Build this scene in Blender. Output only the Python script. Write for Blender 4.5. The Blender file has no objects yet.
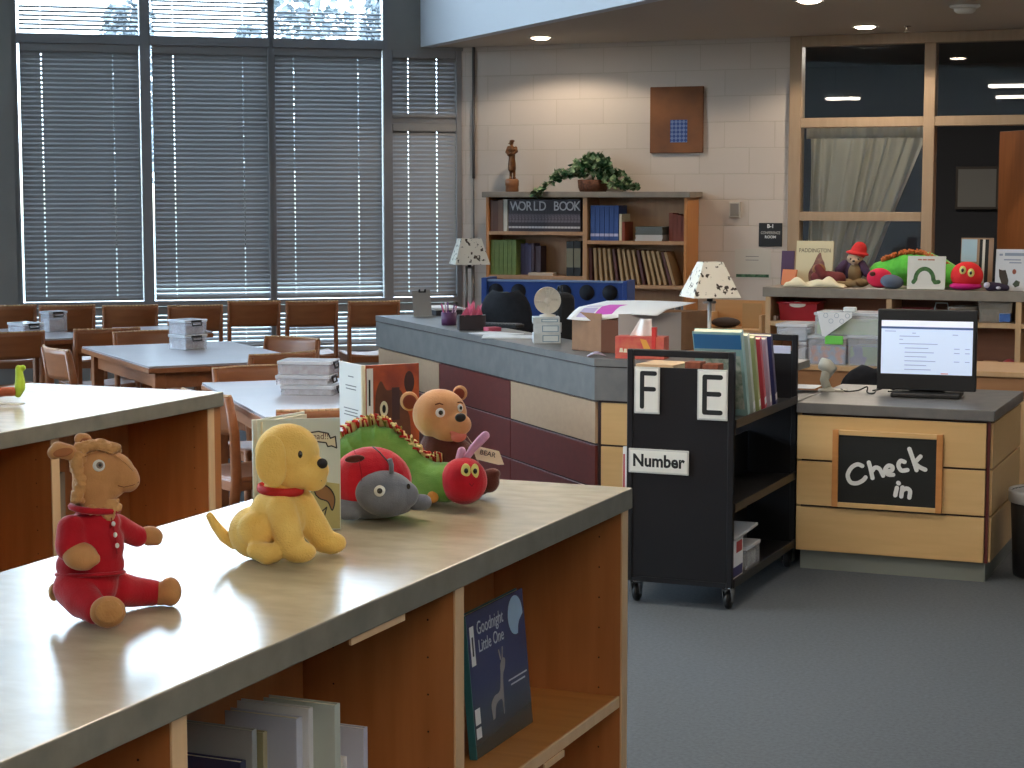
import bpy, bmesh, math, random
from mathutils import Vector, Matrix, noise
random.seed(7)
S = bpy.context.scene
COL = S.collection
R = math.radians
PI = math.pi

# ------------------------------------------------------------------ camera, world, exposure, large lights
F, EYE, YAW, PIT = 1880.0, 1.68, R(22.9), math.atan(191 / 1880.0)
cam_d = bpy.data.cameras.new('camera')
cam = bpy.data.objects.new('camera', cam_d)
COL.objects.link(cam)
cam_d.sensor_width = 36.0
cam_d.lens = F / 1024 * 36.0
cam_d.clip_start = 0.05
cam_d.clip_end = 300
cam.location = (0, 0, EYE)
cam.rotation_euler = (PI / 2 - PIT, 0, YAW)
S.camera = cam
S.view_settings.view_transform = 'Standard'
S.view_settings.look = 'None'
S.view_settings.exposure = 1.72
S.view_settings.gamma = 1.0
S.view_settings.use_curve_mapping = False
W = bpy.data.worlds.new('overcast_sky')
S.world = W
W.use_nodes = True
wn = W.node_tree
for n in list(wn.nodes): wn.nodes.remove(n)
w_out = wn.nodes.new('ShaderNodeOutputWorld')
w_bg = wn.nodes.new('ShaderNodeBackground')
w_tc = wn.nodes.new('ShaderNodeTexCoord')
w_sx = wn.nodes.new('ShaderNodeSeparateXYZ')
w_rp = wn.nodes.new('ShaderNodeValToRGB')
w_rp.color_ramp.elements[0].position = 0.0
w_rp.color_ramp.elements[0].color = (0.22, 0.24, 0.22, 1)
w_rp.color_ramp.elements[1].position = 0.06
w_rp.color_ramp.elements[1].color = (0.73, 0.84, 1.0, 1)
e_ = w_rp.color_ramp.elements.new(0.9)
e_.color = (0.62, 0.76, 1.0, 1)
wn.links.new(w_tc.outputs['Generated'], w_sx.inputs[0])
wn.links.new(w_sx.outputs['Z'], w_rp.inputs[0])
wn.links.new(w_rp.outputs[0], w_bg.inputs['Color'])
w_bg.inputs['Strength'].default_value = 5.6
wn.links.new(w_bg.outputs[0], w_out.inputs['Surface'])
S.cycles.max_bounces = 8
S.cycles.diffuse_bounces = 4
S.cycles.glossy_bounces = 4
S.cycles.transparent_max_bounces = 12
S.cycles.caustics_reflective = False
S.cycles.caustics_refractive = False
S.cycles.sample_clamp_indirect = 6.0


def light(name, kind, loc, energy, color=(1, 1, 1), size=0.3, size_y=None, rot=(0, 0, 0), **kw):
    d = bpy.data.lights.new(name, kind)
    d.energy = energy
    d.color = color
    if kind == 'AREA':
        d.shape = 'RECTANGLE' if size_y else 'SQUARE'
        d.size = size
        if size_y: d.size_y = size_y
    elif kind in ('SPOT', 'POINT'):
        d.shadow_soft_size = size
    for k, v in kw.items(): setattr(d, k, v)
    o = bpy.data.objects.new(name, d)
    o.location = loc
    o.rotation_euler = rot
    COL.objects.link(o)
    return o


# window wall: runs from the corner with the block wall toward the left, 38 degrees off the X axis
CORNER = Vector((-6.524, 14.4, 0))
WA = R(38)
WDIR = Vector((-math.cos(WA), -math.sin(WA), 0))
WIN_N = Vector((math.sin(WA), -math.cos(WA), 0))      # into the room
def wp(t, z, d=0.0):
    p = CORNER + WDIR * t + WIN_N * d
    return Vector((p.x, p.y, z))
CEIL, HIGH = 2.88, 5.6

# ------------------------------------------------------------------ pixel helpers (where a thing of known height stands in the place)
def ray(px, py):
    r = (px - 512) / F
    u = -(py - 384) / F
    f = math.cos(PIT) + u * math.sin(PIT)
    z = -math.sin(PIT) + u * math.cos(PIT)
    return Vector((r * math.cos(YAW) - f * math.sin(YAW), r * math.sin(YAW) + f * math.cos(YAW), z))
def atz(px, py, z):
    d = ray(px, py)
    p = d * ((z - EYE) / d.z)
    return Vector((p.x, p.y, z))
def aty(px, py, y):
    d = ray(px, py)
    p = d * (y / d.y)
    return Vector((p.x, p.y, p.z + EYE))
def atx(px, py, x):
    d = ray(px, py)
    p = d * (x / d.x)
    return Vector((p.x, p.y, p.z + EYE))

# ------------------------------------------------------------------ materials
def lin(c):
    return tuple(((v / 255) / 12.92 if v / 255 <= 0.04045 else ((v / 255 + 0.055) / 1.055) ** 2.4) for v in c) + (1.0,)
MATS = {}
def mat(name, col, rough=0.6, col2=None, nscale=8.0, stretch=(1, 1, 1), bump=0.0, bscale=60.0, metal=0.0, coat=0.0,
        sheen=0.0, emit=0.0, emit_col=None, spec=0.5, detail=4.0, lo=0.35, hi=0.65, rot=(0, 0, 0), trans=0.0, bdist=0.002):
    if name in MATS: return MATS[name]
    m = bpy.data.materials.new(name)
    m.use_nodes = True
    nt = m.node_tree
    b = nt.nodes['Principled BSDF']
    b.inputs['Roughness'].default_value = rough
    b.inputs['Metallic'].default_value = metal
    b.inputs['Coat Weight'].default_value = coat
    b.inputs['Coat Roughness'].default_value = 0.15
    b.inputs['Specular IOR Level'].default_value = spec
    if sheen:
        b.inputs['Sheen Weight'].default_value = sheen
        b.inputs['Sheen Roughness'].default_value = 0.4
    if trans: b.inputs['Transmission Weight'].default_value = trans
    c1 = lin(col)
    b.inputs['Base Color'].default_value = c1
    tc = nt.nodes.new('ShaderNodeTexCoord')
    if col2 is not None:
        mp = nt.nodes.new('ShaderNodeMapping')
        mp.inputs['Scale'].default_value = stretch
        mp.inputs['Rotation'].default_value = rot
        nz = nt.nodes.new('ShaderNodeTexNoise')
        nz.inputs['Scale'].default_value = nscale
        nz.inputs['Detail'].default_value = detail
        rp = nt.nodes.new('ShaderNodeValToRGB')
        rp.color_ramp.elements[0].position = lo
        rp.color_ramp.elements[1].position = hi
        rp.color_ramp.elements[0].color = c1
        rp.color_ramp.elements[1].color = lin(col2)
        nt.links.new(tc.outputs['Object'], mp.inputs[0])
        nt.links.new(mp.outputs[0], nz.inputs['Vector'])
        nt.links.new(nz.outputs['Fac'], rp.inputs[0])
        nt.links.new(rp.outputs[0], b.inputs['Base Color'])
    if bump:
        n2 = nt.nodes.new('ShaderNodeTexNoise')
        n2.inputs['Scale'].default_value = bscale
        n2.inputs['Detail'].default_value = 3
        bp = nt.nodes.new('ShaderNodeBump')
        bp.inputs['Strength'].default_value = bump
        bp.inputs['Distance'].default_value = bdist
        nt.links.new(tc.outputs['Object'], n2.inputs['Vector'])
        nt.links.new(n2.outputs['Fac'], bp.inputs['Height'])
        nt.links.new(bp.outputs[0], b.inputs['Normal'])
    if emit:
        b.inputs['Emission Strength'].default_value = emit
        b.inputs['Emission Color'].default_value = lin(emit_col or col)
    MATS[name] = m
    return m


def glass(name, tint=(235, 240, 240), rough=0.02, refl=1.0):
    if name in MATS: return MATS[name]
    m = bpy.data.materials.new(name)
    m.use_nodes = True
    nt = m.node_tree
    nt.nodes.remove(nt.nodes['Principled BSDF'])
    out = nt.nodes['Material Output']
    tr = nt.nodes.new('ShaderNodeBsdfTransparent')
    tr.inputs[0].default_value = lin(tint)
    gl = nt.nodes.new('ShaderNodeBsdfGlossy')
    gl.inputs['Roughness'].default_value = rough
    fr = nt.nodes.new('ShaderNodeFresnel')
    fr.inputs[0].default_value = 1.5
    mu = nt.nodes.new('ShaderNodeMath')
    mu.operation = 'MULTIPLY'
    mu.inputs[1].default_value = refl
    mx = nt.nodes.new('ShaderNodeMixShader')
    nt.links.new(fr.outputs[0], mu.inputs[0])
    nt.links.new(mu.outputs[0], mx.inputs[0])
    nt.links.new(tr.outputs[0], mx.inputs[1])
    nt.links.new(gl.outputs[0], mx.inputs[2])
    nt.links.new(mx.outputs[0], out.inputs[0])
    MATS[name] = m
    return m


def brickmat():
    m = bpy.data.materials.new('painted_block')
    m.use_nodes = True
    nt = m.node_tree
    b = nt.nodes['Principled BSDF']
    b.inputs['Roughness'].default_value = 0.55
    tc = nt.nodes.new('ShaderNodeTexCoord')
    sx = nt.nodes.new('ShaderNodeSeparateXYZ')
    cb = nt.nodes.new('ShaderNodeCombineXYZ')
    br = nt.nodes.new('ShaderNodeTexBrick')
    br.inputs['Color1'].default_value = lin((200, 188, 177))
    br.inputs['Color2'].default_value = lin((196, 184, 173))
    br.inputs['Mortar'].default_value = lin((186, 174, 159))
    br.inputs['Scale'].default_value = 1.0
    br.inputs['Brick Width'].default_value = 0.4064
    br.inputs['Row Height'].default_value = 0.2032
    br.inputs['Mortar Size'].default_value = 0.004
    br.inputs['Mortar Smooth'].default_value = 0.3
    bp = nt.nodes.new('ShaderNodeBump')
    bp.invert = True
    bp.inputs['Strength'].default_value = 0.4
    bp.inputs['Distance'].default_value = 0.006
    L = nt.links.new
    L(tc.outputs['Object'], sx.inputs[0])
    L(sx.outputs['X'], cb.inputs['X'])
    L(sx.outputs['Z'], cb.inputs['Y'])
    L(cb.outputs[0], br.inputs['Vector'])
    L(br.outputs['Color'], b.inputs['Base Color'])
    L(br.outputs['Fac'], bp.inputs['Height'])
    L(bp.outputs[0], b.inputs['Normal'])
    return m


def wood(name, c1, c2, rough=0.42, axis='z', scale=5.0, coat=0.0):
    st = {'z': (7, 7, 0.7), 'x': (0.7, 7, 7), 'y': (7, 0.7, 7)}[axis]
    return mat(name, c1, rough, c2, scale, st, coat=coat, bump=0.05, bscale=120, lo=0.3, hi=0.75, detail=6)


M_STONE = mat('stone_laminate', (162, 150, 124), 0.24, (176, 164, 138), 14.0, (1, 1.8, 1), detail=9, lo=0.35, hi=0.68, spec=0.6)
M_STONE_EDGE = mat('stone_laminate_edge', (118, 114, 102), 0.4, (136, 130, 116), 14.0)
M_HONEY = wood('honey_maple', (168, 104, 56), (186, 120, 68), 0.40, 'z')
M_HONEY_H = wood('honey_maple_board', (196, 130, 66), (212, 146, 80), 0.40, 'x')
M_EDGE = wood('light_edge_banding', (226, 190, 146), (214, 174, 128), 0.5, 'z')
M_CHAIR = wood('chair_wood', (142, 86, 50), (160, 100, 60), 0.38, 'x')
M_CHAIR_EDGE = wood('chair_edge', (205, 165, 120), (190, 148, 104), 0.45, 'x')
M_TABLETOP = mat('table_laminate', (172, 168, 174), 0.28, (180, 174, 180), 6, spec=0.6)
M_MAPLE = wood('maple_laminate', (206, 170, 116), (214, 178, 124), 0.4, 'x')
M_CHERRY = wood('cherry_laminate', (92, 40, 36), (104, 46, 40), 0.35, 'x')
M_REVEAL = mat('dark_reveal', (48, 26, 24), 0.5)
M_DESKGREY = mat('grey_laminate', (102, 102, 102), 0.42, (114, 113, 111), 12)
M_TOEGREY = mat('grey_kick', (124, 128, 122), 0.5)
M_BLACK = mat('black_metal', (20, 20, 23), 0.38)
M_BLACKP = mat('black_plastic', (22, 22, 24), 0.5)
M_CHROME = mat('chrome', (200, 200, 200), 0.2, metal=1.0)
M_WHITE = mat('white_plastic', (226, 226, 222), 0.45)
M_PAPER = mat('white_paper', (232, 232, 232), 0.8)
M_CREAM = mat('cream_paper', (226, 218, 190), 0.7)
M_GREYP = mat('grey_plastic', (160, 160, 158), 0.5)
M_FRAME = mat('window_frame_paint', (136, 136, 140), 0.45)
M_WALLG = mat('grey_wall_paint', (140, 138, 135), 0.7, (145, 143, 140), 4)
M_WHITEPAINT = mat('white_wall_paint', (196, 198, 202), 0.75)
M_CEIL = mat('ceiling_paint', (196, 186, 174), 0.85)
M_BLIND = mat('blind_slat', (142, 141, 142), 0.5)
M_CORD = mat('blind_cord', (225, 228, 230), 0.6)
M_DOORFRAME = wood('door_frame_wood', (158, 134, 108), (168, 144, 118), 0.45, 'z')
M_CLEAR = mat('clear_plastic', (225, 228, 232), 0.25, trans=0.0)
M_BRICK = brickmat()

def clear(name, col, a=0.35, rough=0.2):
    if name in MATS: return MATS[name]
    m = mat(name, col, rough)
    m.node_tree.nodes['Principled BSDF'].inputs['Alpha'].default_value = a
    return m
M_BIN = clear('clear_bin', (226, 230, 236), 0.30)
M_BINL = clear('clear_bin_lid', (236, 238, 244), 0.62)

# ------------------------------------------------------------------ geometry helper
class MB:
    def __init__(s, T=None):
        s.bm = bmesh.new()
        s.T = T or Matrix.Identity(4)
        s.mats = []
        s.mi = 0
        s.smooth = False
    def use(s, m):
        if m not in s.mats: s.mats.append(m)
        s.mi = s.mats.index(m)
        return s
    def _fin(s, verts, faces, smooth=False, T=None):
        TT = s.T @ T if T is not None else s.T
        for v in verts: v.co = TT @ v.co
        for f in faces:
            f.material_index = s.mi
            f.smooth = smooth
    def box(s, x0, x1, y0, y1, z0, z1, bev=0.0, seg=2, T=None):
        g = bmesh.ops.create_cube(s.bm, size=1.0)
        vs = g['verts']
        for v in vs:
            v.co = Vector(((x0 + x1) / 2 + v.co.x * (x1 - x0), (y0 + y1) / 2 + v.co.y * (y1 - y0), (z0 + z1) / 2 + v.co.z * (z1 - z0)))
        if bev:
            es = list({e for v in vs for e in v.link_edges})
            r = bmesh.ops.bevel(s.bm, geom=es, offset=bev, segments=seg, profile=0.5, affect='EDGES')
            fs = list({f for v in r['verts'] for f in v.link_faces} | {f for f in r['faces']})
            vs = list({v for f in fs for v in f.verts})
            s._fin(vs, fs, False, T)
        else:
            s._fin(vs, {f for v in vs for f in v.link_faces}, False, T)
        return s
    def ell(s, c, r, rot=None, seg=24, T=None):
        g = bmesh.ops.create_uvsphere(s.bm, u_segments=seg, v_segments=max(8, seg * 2 // 3), radius=1.0)
        rx = r if hasattr(r, '__len__') else (r, r, r)
        Mx = Matrix.Translation(Vector(c)) @ (rot if rot is not None else Matrix.Identity(4)) @ Matrix.Diagonal((rx[0], rx[1], rx[2], 1))
        for v in g['verts']: v.co = Mx @ v.co
        s._fin(g['verts'], {f for v in g['verts'] for f in v.link_faces}, True, T)
        return s
    def tube(s, pts, rad, seg=12, caps=True, smooth=True, T=None, flat=1.0, up=None):
        pts = [Vector(p) for p in pts]
        n = len(pts)
        if not hasattr(rad, '__len__'): rad = [rad] * n
        rings = []
        prev = None
        for i, p in enumerate(pts):
            t = (pts[min(i + 1, n - 1)] - pts[max(i - 1, 0)])
            t = t.normalized() if t.length > 1e-9 else Vector((0, 0, 1))
            if up is not None:
                u = Vector(up)
            elif prev is None:
                u = Vector((0, 0, 1)) if abs(t.z) < 0.9 else Vector((1, 0, 0))
            else:
                u = prev
            a = t.cross(u)
            a = a.normalized() if a.length > 1e-6 else Vector((1, 0, 0))
            b = a.cross(t).normalized()
            prev = b
            ring = []
            for k in range(seg):
                an = 2 * PI * k / seg
                ring.append(s.bm.verts.new(p + a * math.cos(an) * rad[i] + b * math.sin(an) * rad[i] * flat))
            rings.append(ring)
        fs = []
        for i in range(n - 1):
            for k in range(seg):
                fs.append(s.bm.faces.new((rings[i][k], rings[i][(k + 1) % seg], rings[i + 1][(k + 1) % seg], rings[i + 1][k])))
        if caps:
            fs.append(s.bm.faces.new(list(reversed(rings[0]))))
            fs.append(s.bm.faces.new(rings[-1]))
        s._fin([v for r_ in rings for v in r_], fs, smooth, T)
        if caps:
            fs[-1].smooth = False
            fs[-2].smooth = False
        return s
    def cyl(s, p0, p1, r0, r1=None, seg=20, T=None, smooth=True):
        return s.tube([p0, p1], [r0, r0 if r1 is None else r1], seg, True, smooth, T)
    def lathe(s, prof, seg=28, c=(0, 0, 0), T=None, smooth=True, sx=1, sy=1, ang0=0.0):
        rings = []
        for r, z in prof:
            rings.append([s.bm.verts.new(Vector((c[0] + sx * r * math.cos(2 * PI * k / seg + ang0), c[1] + sy * r * math.sin(2 * PI * k / seg + ang0), c[2] + z))) for k in range(seg)])
        fs = []
        for i in range(len(prof) - 1):
            for k in range(seg):
                fs.append(s.bm.faces.new((rings[i][k], rings[i][(k + 1) % seg], rings[i + 1][(k + 1) % seg], rings[i + 1][k])))
        if prof[0][0] > 1e-5: fs.append(s.bm.faces.new(list(reversed(rings[0]))))
        if prof[-1][0] > 1e-5: fs.append(s.bm.faces.new(rings[-1]))
        s._fin([v for r_ in rings for v in r_], fs, smooth, T)
        return s
    def prism(s, pts, z0, z1, T=None):
        """polygon in XY extruded from z0 to z1"""
        a = [s.bm.verts.new(Vector((p[0], p[1], z0))) for p in pts]
        b = [s.bm.verts.new(Vector((p[0], p[1], z1))) for p in pts]
        fs = [s.bm.faces.new(list(reversed(a))), s.bm.faces.new(b)]
        n = len(pts)
        for i in range(n):
            fs.append(s.bm.faces.new((a[i], a[(i + 1) % n], b[(i + 1) % n], b[i])))
        s._fin(a + b, fs, False, T)
        return s
    def quad(s, p, T=None):
        vs = [s.bm.verts.new(Vector(q)) for q in p]
        f = s.bm.faces.new(vs)
        s._fin(vs, [f], False, T)
        return s
    def grid(s, fn, nu, nv, smooth=True, T=None):
        vs = [[s.bm.verts.new(Vector(fn(i / nu, j / nv))) for j in range(nv + 1)] for i in range(nu + 1)]
        fs = [s.bm.faces.new((vs[i][j], vs[i + 1][j], vs[i + 1][j + 1], vs[i][j + 1])) for i in range(nu) for j in range(nv)]
        s._fin([v for r_ in vs for v in r_], fs, smooth, T)
        return s
    def build(s, name, m=None, parent=None, label=None):
        if m is not None:
            if s.mats: s.mats[0:0] = []
            if not s.mats: s.mats = [m]
        bmesh.ops.recalc_face_normals(s.bm, faces=s.bm.faces)
        me = bpy.data.meshes.new(name)
        s.bm.to_mesh(me)
        s.bm.free()
        for q in s.mats: me.materials.append(q)
        o = bpy.data.objects.new(name, me)
        COL.objects.link(o)
        if parent is not None: o.parent = parent
        if label: o['label'] = label
        return o


def thing(name, label, cat, loc=(0, 0, 0), rz=0.0, group=None):
    o = bpy.data.objects.new(name, None)
    o.empty_display_size = 0.05
    COL.objects.link(o)
    o.location = loc
    o.rotation_euler = (0, 0, rz)
    o['label'] = label
    o['category'] = cat
    if group: o['group'] = group
    return o
def tag(o, label, cat, group=None, loc=None, rz=None):
    o['label'] = label
    o['category'] = cat
    if group: o['group'] = group
    if loc is not None: o.location = loc
    if rz is not None: o.rotation_euler = (0, 0, rz)
    return o
def struct(o):
    o['kind'] = 'structure'
    return o
def kids(o): return [c for c in COL.objects if c.parent == o]
def dup(o, parent=None):
    cs = kids(o)
    c = o.copy()
    COL.objects.link(c)
    c.parent = parent
    for k in cs: dup(k, c)
    return c
def solid(o, th, off=0.0):
    md = o.modifiers.new('thickness', 'SOLIDIFY')
    md.thickness = th
    md.offset = off
    return o

def text(name, body, size, m, parent, T, bold=0.0, align='CENTER', depth=0.0004, sx=1.0, label=None):
    cu = bpy.data.curves.new(name, 'FONT')
    cu.body = body
    cu.size = size
    cu.extrude = depth
    cu.offset = bold
    cu.align_x = align
    cu.align_y = 'CENTER'
    cu.resolution_u = 3
    t = bpy.data.objects.new(name, cu)
    COL.objects.link(t)
    dg = bpy.context.evaluated_depsgraph_get()
    me = bpy.data.meshes.new_from_object(t.evaluated_get(dg))
    bpy.data.objects.remove(t)
    me.transform(T @ Matrix.Diagonal((sx, 1, 1, 1)))
    me.materials.clear()
    me.materials.append(m)
    me.name = name
    o = bpy.data.objects.new(name, me)
    COL.objects.link(o)
    o.parent = parent
    if label: o['label'] = label
    return o

# plane frames for flat artwork: maps (x right, y up, z out) onto a vertical face whose outward normal is +X or -Y (local)
def face_negY(x, y, z): return Matrix.Translation((x, y, z)) @ Matrix.Rotation(PI / 2, 4, 'X')
def face_posX(x, y, z): return Matrix.Translation((x, y, z)) @ Matrix.Rotation(PI / 2, 4, 'Z') @ Matrix.Rotation(PI / 2, 4, 'X')

def strokes(name, lines, w, m, parent, T, depth=0.0006, seg=8):
    """rounded flat marker strokes: each line a list of 2-D points"""
    b = MB(T)
    for ln in lines:
        for (x0, y0), (x1, y1) in zip(ln[:-1], ln[1:]):
            depth += 0.000012
            a = math.atan2(y1 - y0, x1 - x0)
            pts = []
            for k in range(seg + 1):
                t = a + PI / 2 + PI * k / seg
                pts.append((x0 + w / 2 * math.cos(t), y0 + w / 2 * math.sin(t)))
            for k in range(seg + 1):
                t = a - PI / 2 + PI * k / seg
                pts.append((x1 + w / 2 * math.cos(t), y1 + w / 2 * math.sin(t)))
            b.prism(pts, 0, depth)
    return b.build(name, m, parent)
def smooth2(pts, n=5):
    out = []
    P = [pts[0]] + list(pts) + [pts[-1]]
    for i in range(1, len(P) - 2):
        p0, p1, p2, p3 = P[i - 1], P[i], P[i + 1], P[i + 2]
        for k in range(n):
            t = k / n
            out.append(tuple(0.5 * (2 * p1[j] + (p2[j] - p0[j]) * t + (2 * p0[j] - 5 * p1[j] + 4 * p2[j] - p3[j]) * t * t + (3 * p1[j] - p0[j] - 3 * p2[j] + p3[j]) * t ** 3) for j in range(len(p1))))
    out.append(tuple(pts[-1]))
    return out


def settle(root, z, gap=0.0004, k=None):
    """lower or lift a thing so that its lowest point just rests at height z"""
    dg = bpy.context.evaluated_depsgraph_get()
    bpy.context.view_layer.update()
    lo = [1e9]
    def walk(o):
        for c in kids(o): walk(c)
        if o.type == 'MESH':
            e = o.evaluated_get(dg); m = e.to_mesh()
            Mx = o.matrix_world
            for v in m.vertices: lo[0] = min(lo[0], (Mx @ v.co).z)
            e.to_mesh_clear()
    walk(root)
    dz = z + gap - lo[0]
    root.location.z += dz
    if k:
        d = Vector((root.location.x, root.location.y, 0)).normalized()
        root.location -= d * (dz / k)
# ------------------------------------------------------------------ the room
WL = 7.2                                              # length of the window wall
PL = wp(WL, 0)
XR, YB = 4.6, -3.4
m_carpet = mat('grey_carpet', (74, 80, 86), 0.95, (88, 94, 100), 70, detail=8, bump=0.3, bscale=260, lo=0.3, hi=0.7, bdist=0.004)
nt_ = m_carpet.node_tree
b = MB()
b.quad([(PL.x - 0.3, YB, 0), (XR, YB, 0), (XR, 18.2, 0), (PL.x - 0.3, 18.2, 0)])
struct(b.build('floor', m_carpet))
SOF = [wp(0.36, 0).to_2d(), Vector((-5.37, 12.77)), Vector((-3.93, 11.36)), Vector((XR, 2.95))]
b = MB()
n0_ = Vector((0.04, 0.04))
b.prism([tuple(SOF[0] + n0_), tuple(SOF[1] + n0_), tuple(SOF[2] + n0_), tuple(SOF[3] + n0_), (XR, 14.55), (-6.45, 14.55)], CEIL, CEIL + 0.12)
struct(b.build('ceiling', M_CEIL))
b = MB()
b.box(PL.x - 0.4, XR, YB - 0.2, 14.6, HIGH, HIGH + 0.1)
struct(b.build('ceiling_high', M_WHITEPAINT))
# light blue-white fascia at the edge of the low ceiling
b = MB()
n_ = Vector((1, 1)).normalized() * 0.10
for p, q in zip(SOF[:-1], SOF[1:]):
    b.prism([tuple(p), tuple(q), tuple(q + n_), tuple(p + n_)], CEIL - 0.004, HIGH)
struct(b.build('wall_fascia', mat('fascia_paint', (216, 222, 232), 0.7)))
# block wall
b = MB()
b.box(-6.62, -3.74, 14.4, 14.6, 0, CEIL)
struct(b.build('wall_back', M_BRICK))
b = MB()
b.box(PL.x - 0.2, PL.x, YB, PL.y + 0.1, 0, 0.9)
b.box(PL.x - 0.2, PL.x, YB, PL.y + 0.1, 4.9, HIGH)
b.box(PL.x - 0.2, PL.x, YB, -1.0, 0.9, 4.9)
b.box(PL.x - 0.2, PL.x, 8.6, PL.y + 0.1, 0.9, 4.9)
b.box(PL.x - 0.2, PL.x, 3.6, 4.0, 0.9, 4.9)
struct(b.build('wall_left', M_WHITEPAINT))
b = MB()
b.box(XR, XR + 0.15, YB, 14.5, 0, HIGH)
struct(b.build('wall_right', M_WHITEPAINT))
b = MB()
b.box(PL.x, XR, YB - 0.15, YB, 0, HIGH)
struct(b.build('wall_rear', M_WHITEPAINT))

# ---- window wall
TW = Matrix.Translation(CORNER) @ Matrix(((WDIR.x, WIN_N.x, 0, 0), (WDIR.y, WIN_N.y, 0, 0), (0, 0, 1, 0), (0, 0, 0, 1)))
Z0, ZS, ZH0, ZH1, ZT = 0.42, 0.80, 2.85, 2.925, 5.15      # low sill, mid rail, header, top
b = MB(TW)
b.box(-0.1, WL, -0.22, 0, 0, Z0 - 0.02)                  # below the windows
b.box(-0.1, 0.64, -0.22, 0, ZH0, HIGH)                   # solid bay beside the soffit
b.box(0.64, WL, -0.22, 0, ZT, HIGH)
b.box(3.60, 4.06, -0.22, 0, Z0 - 0.02, HIGH)
b.box(6.9, WL, -0.22, 0, Z0 - 0.02, HIGH)
struct(b.build('wall_window', M_WALLG))
b = MB(TW)
b.box(0.0, WL, -0.14, 0.05, Z0 - 0.04, Z0, 0.004)
struct(b.build('trim_1', mat('ledge_paint', (176, 176, 176), 0.4)))
BAYS = [(0.055, 0.60), (0.675, 1.585), (1.61, 2.56), (2.64, 3.585), (4.10, 5.02), (5.08, 6.0), (6.06, 6.86)]
M_PANE = glass('window_glass', (240, 246, 246), 0.0, 0.6)
slat_mats = M_BLIND


def slat_bm(b, x0, x1, z, tilt, depth, cords, hole=0.008, th=0.0014):
    """one slat, split where the ladder cords run; tilt in radians from horizontal"""
    cuts = [x0]
    for c in cords: cuts += [c - hole / 2, c + hole / 2]
    cuts.append(x1)
    for k in range(0, len(cuts), 2):
        T = Matrix.Translation((0, 0, z)) @ Matrix.Rotation(tilt, 4, 'X')
        b.box(cuts[k], cuts[k + 1], -depth / 2, 0.0005, -th / 2, th / 2, T=T @ Matrix.Rotation(0.15, 4, 'X'))
        b.box(cuts[k], cuts[k + 1], -0.0005, depth / 2, -th / 2, th / 2, T=T @ Matrix.Rotation(-0.15, 4, 'X'))
    for c in cords:                                       # the slat carries on beside its route hole
        T = Matrix.Translation((0, 0, z)) @ Matrix.Rotation(tilt, 4, 'X')
        b.box(c - hole / 2, c + hole / 2, -depth / 2, -depth * 0.02, -th / 2, th / 2, T=T)


def blind(bay, z0, z1, pitch, tiltfn, depth, label, gap=(0.017, 0.007), cords=2, off=-0.045, head=True, group='window blinds', rail=True):
    x0, x1 = bay[0] + gap[1], bay[1] - gap[0]
    t = thing('window_blind', label, 'window blind', TW @ Vector(((x0 + x1) / 2, off, z0)), math.atan2(WDIR.y, WDIR.x), group)
    w = (x1 - x0) / 2
    cs = [-w + 2 * w * f for f in ((0.22, 0.82) if cords == 2 else (0.3, 0.75))]
    b = MB(Matrix.Diagonal((1, -1, 1, 1)))
    n = int((z1 - z0 - 0.045) / pitch)
    for i in range(n):
        z = 0.02 + pitch * (i + 0.5)
        slat_bm(b, -w, w, z, tiltfn(z), depth, cs)
    b.build('slat_panel', M_BLIND, t)
    for c in cs:
        bb = MB(Matrix.Diagonal((1, -1, 1, 1)))
        bb.tube([(c, depth * 0.48, 0.02), (c, depth * 0.48, z1 - z0 - 0.02)], 0.0016, 6)
        bb.build('ladder_cord', M_CORD, t)
    if rail:
        bb = MB(Matrix.Diagonal((1, -1, 1, 1)))
        bb.box(-w, w, -0.02, 0.02, 0.0, 0.022, 0.004)
        bb.build('bottom_rail', M_BLIND, t)
    if head:
        bb = MB(Matrix.Diagonal((1, -1, 1, 1)))
        bb.box(-w, w, -0.025, 0.025, z1 - z0 - 0.062, z1 - z0, 0.003)
        bb.build('head_rail', M_BLIND, t)
    return t


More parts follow.
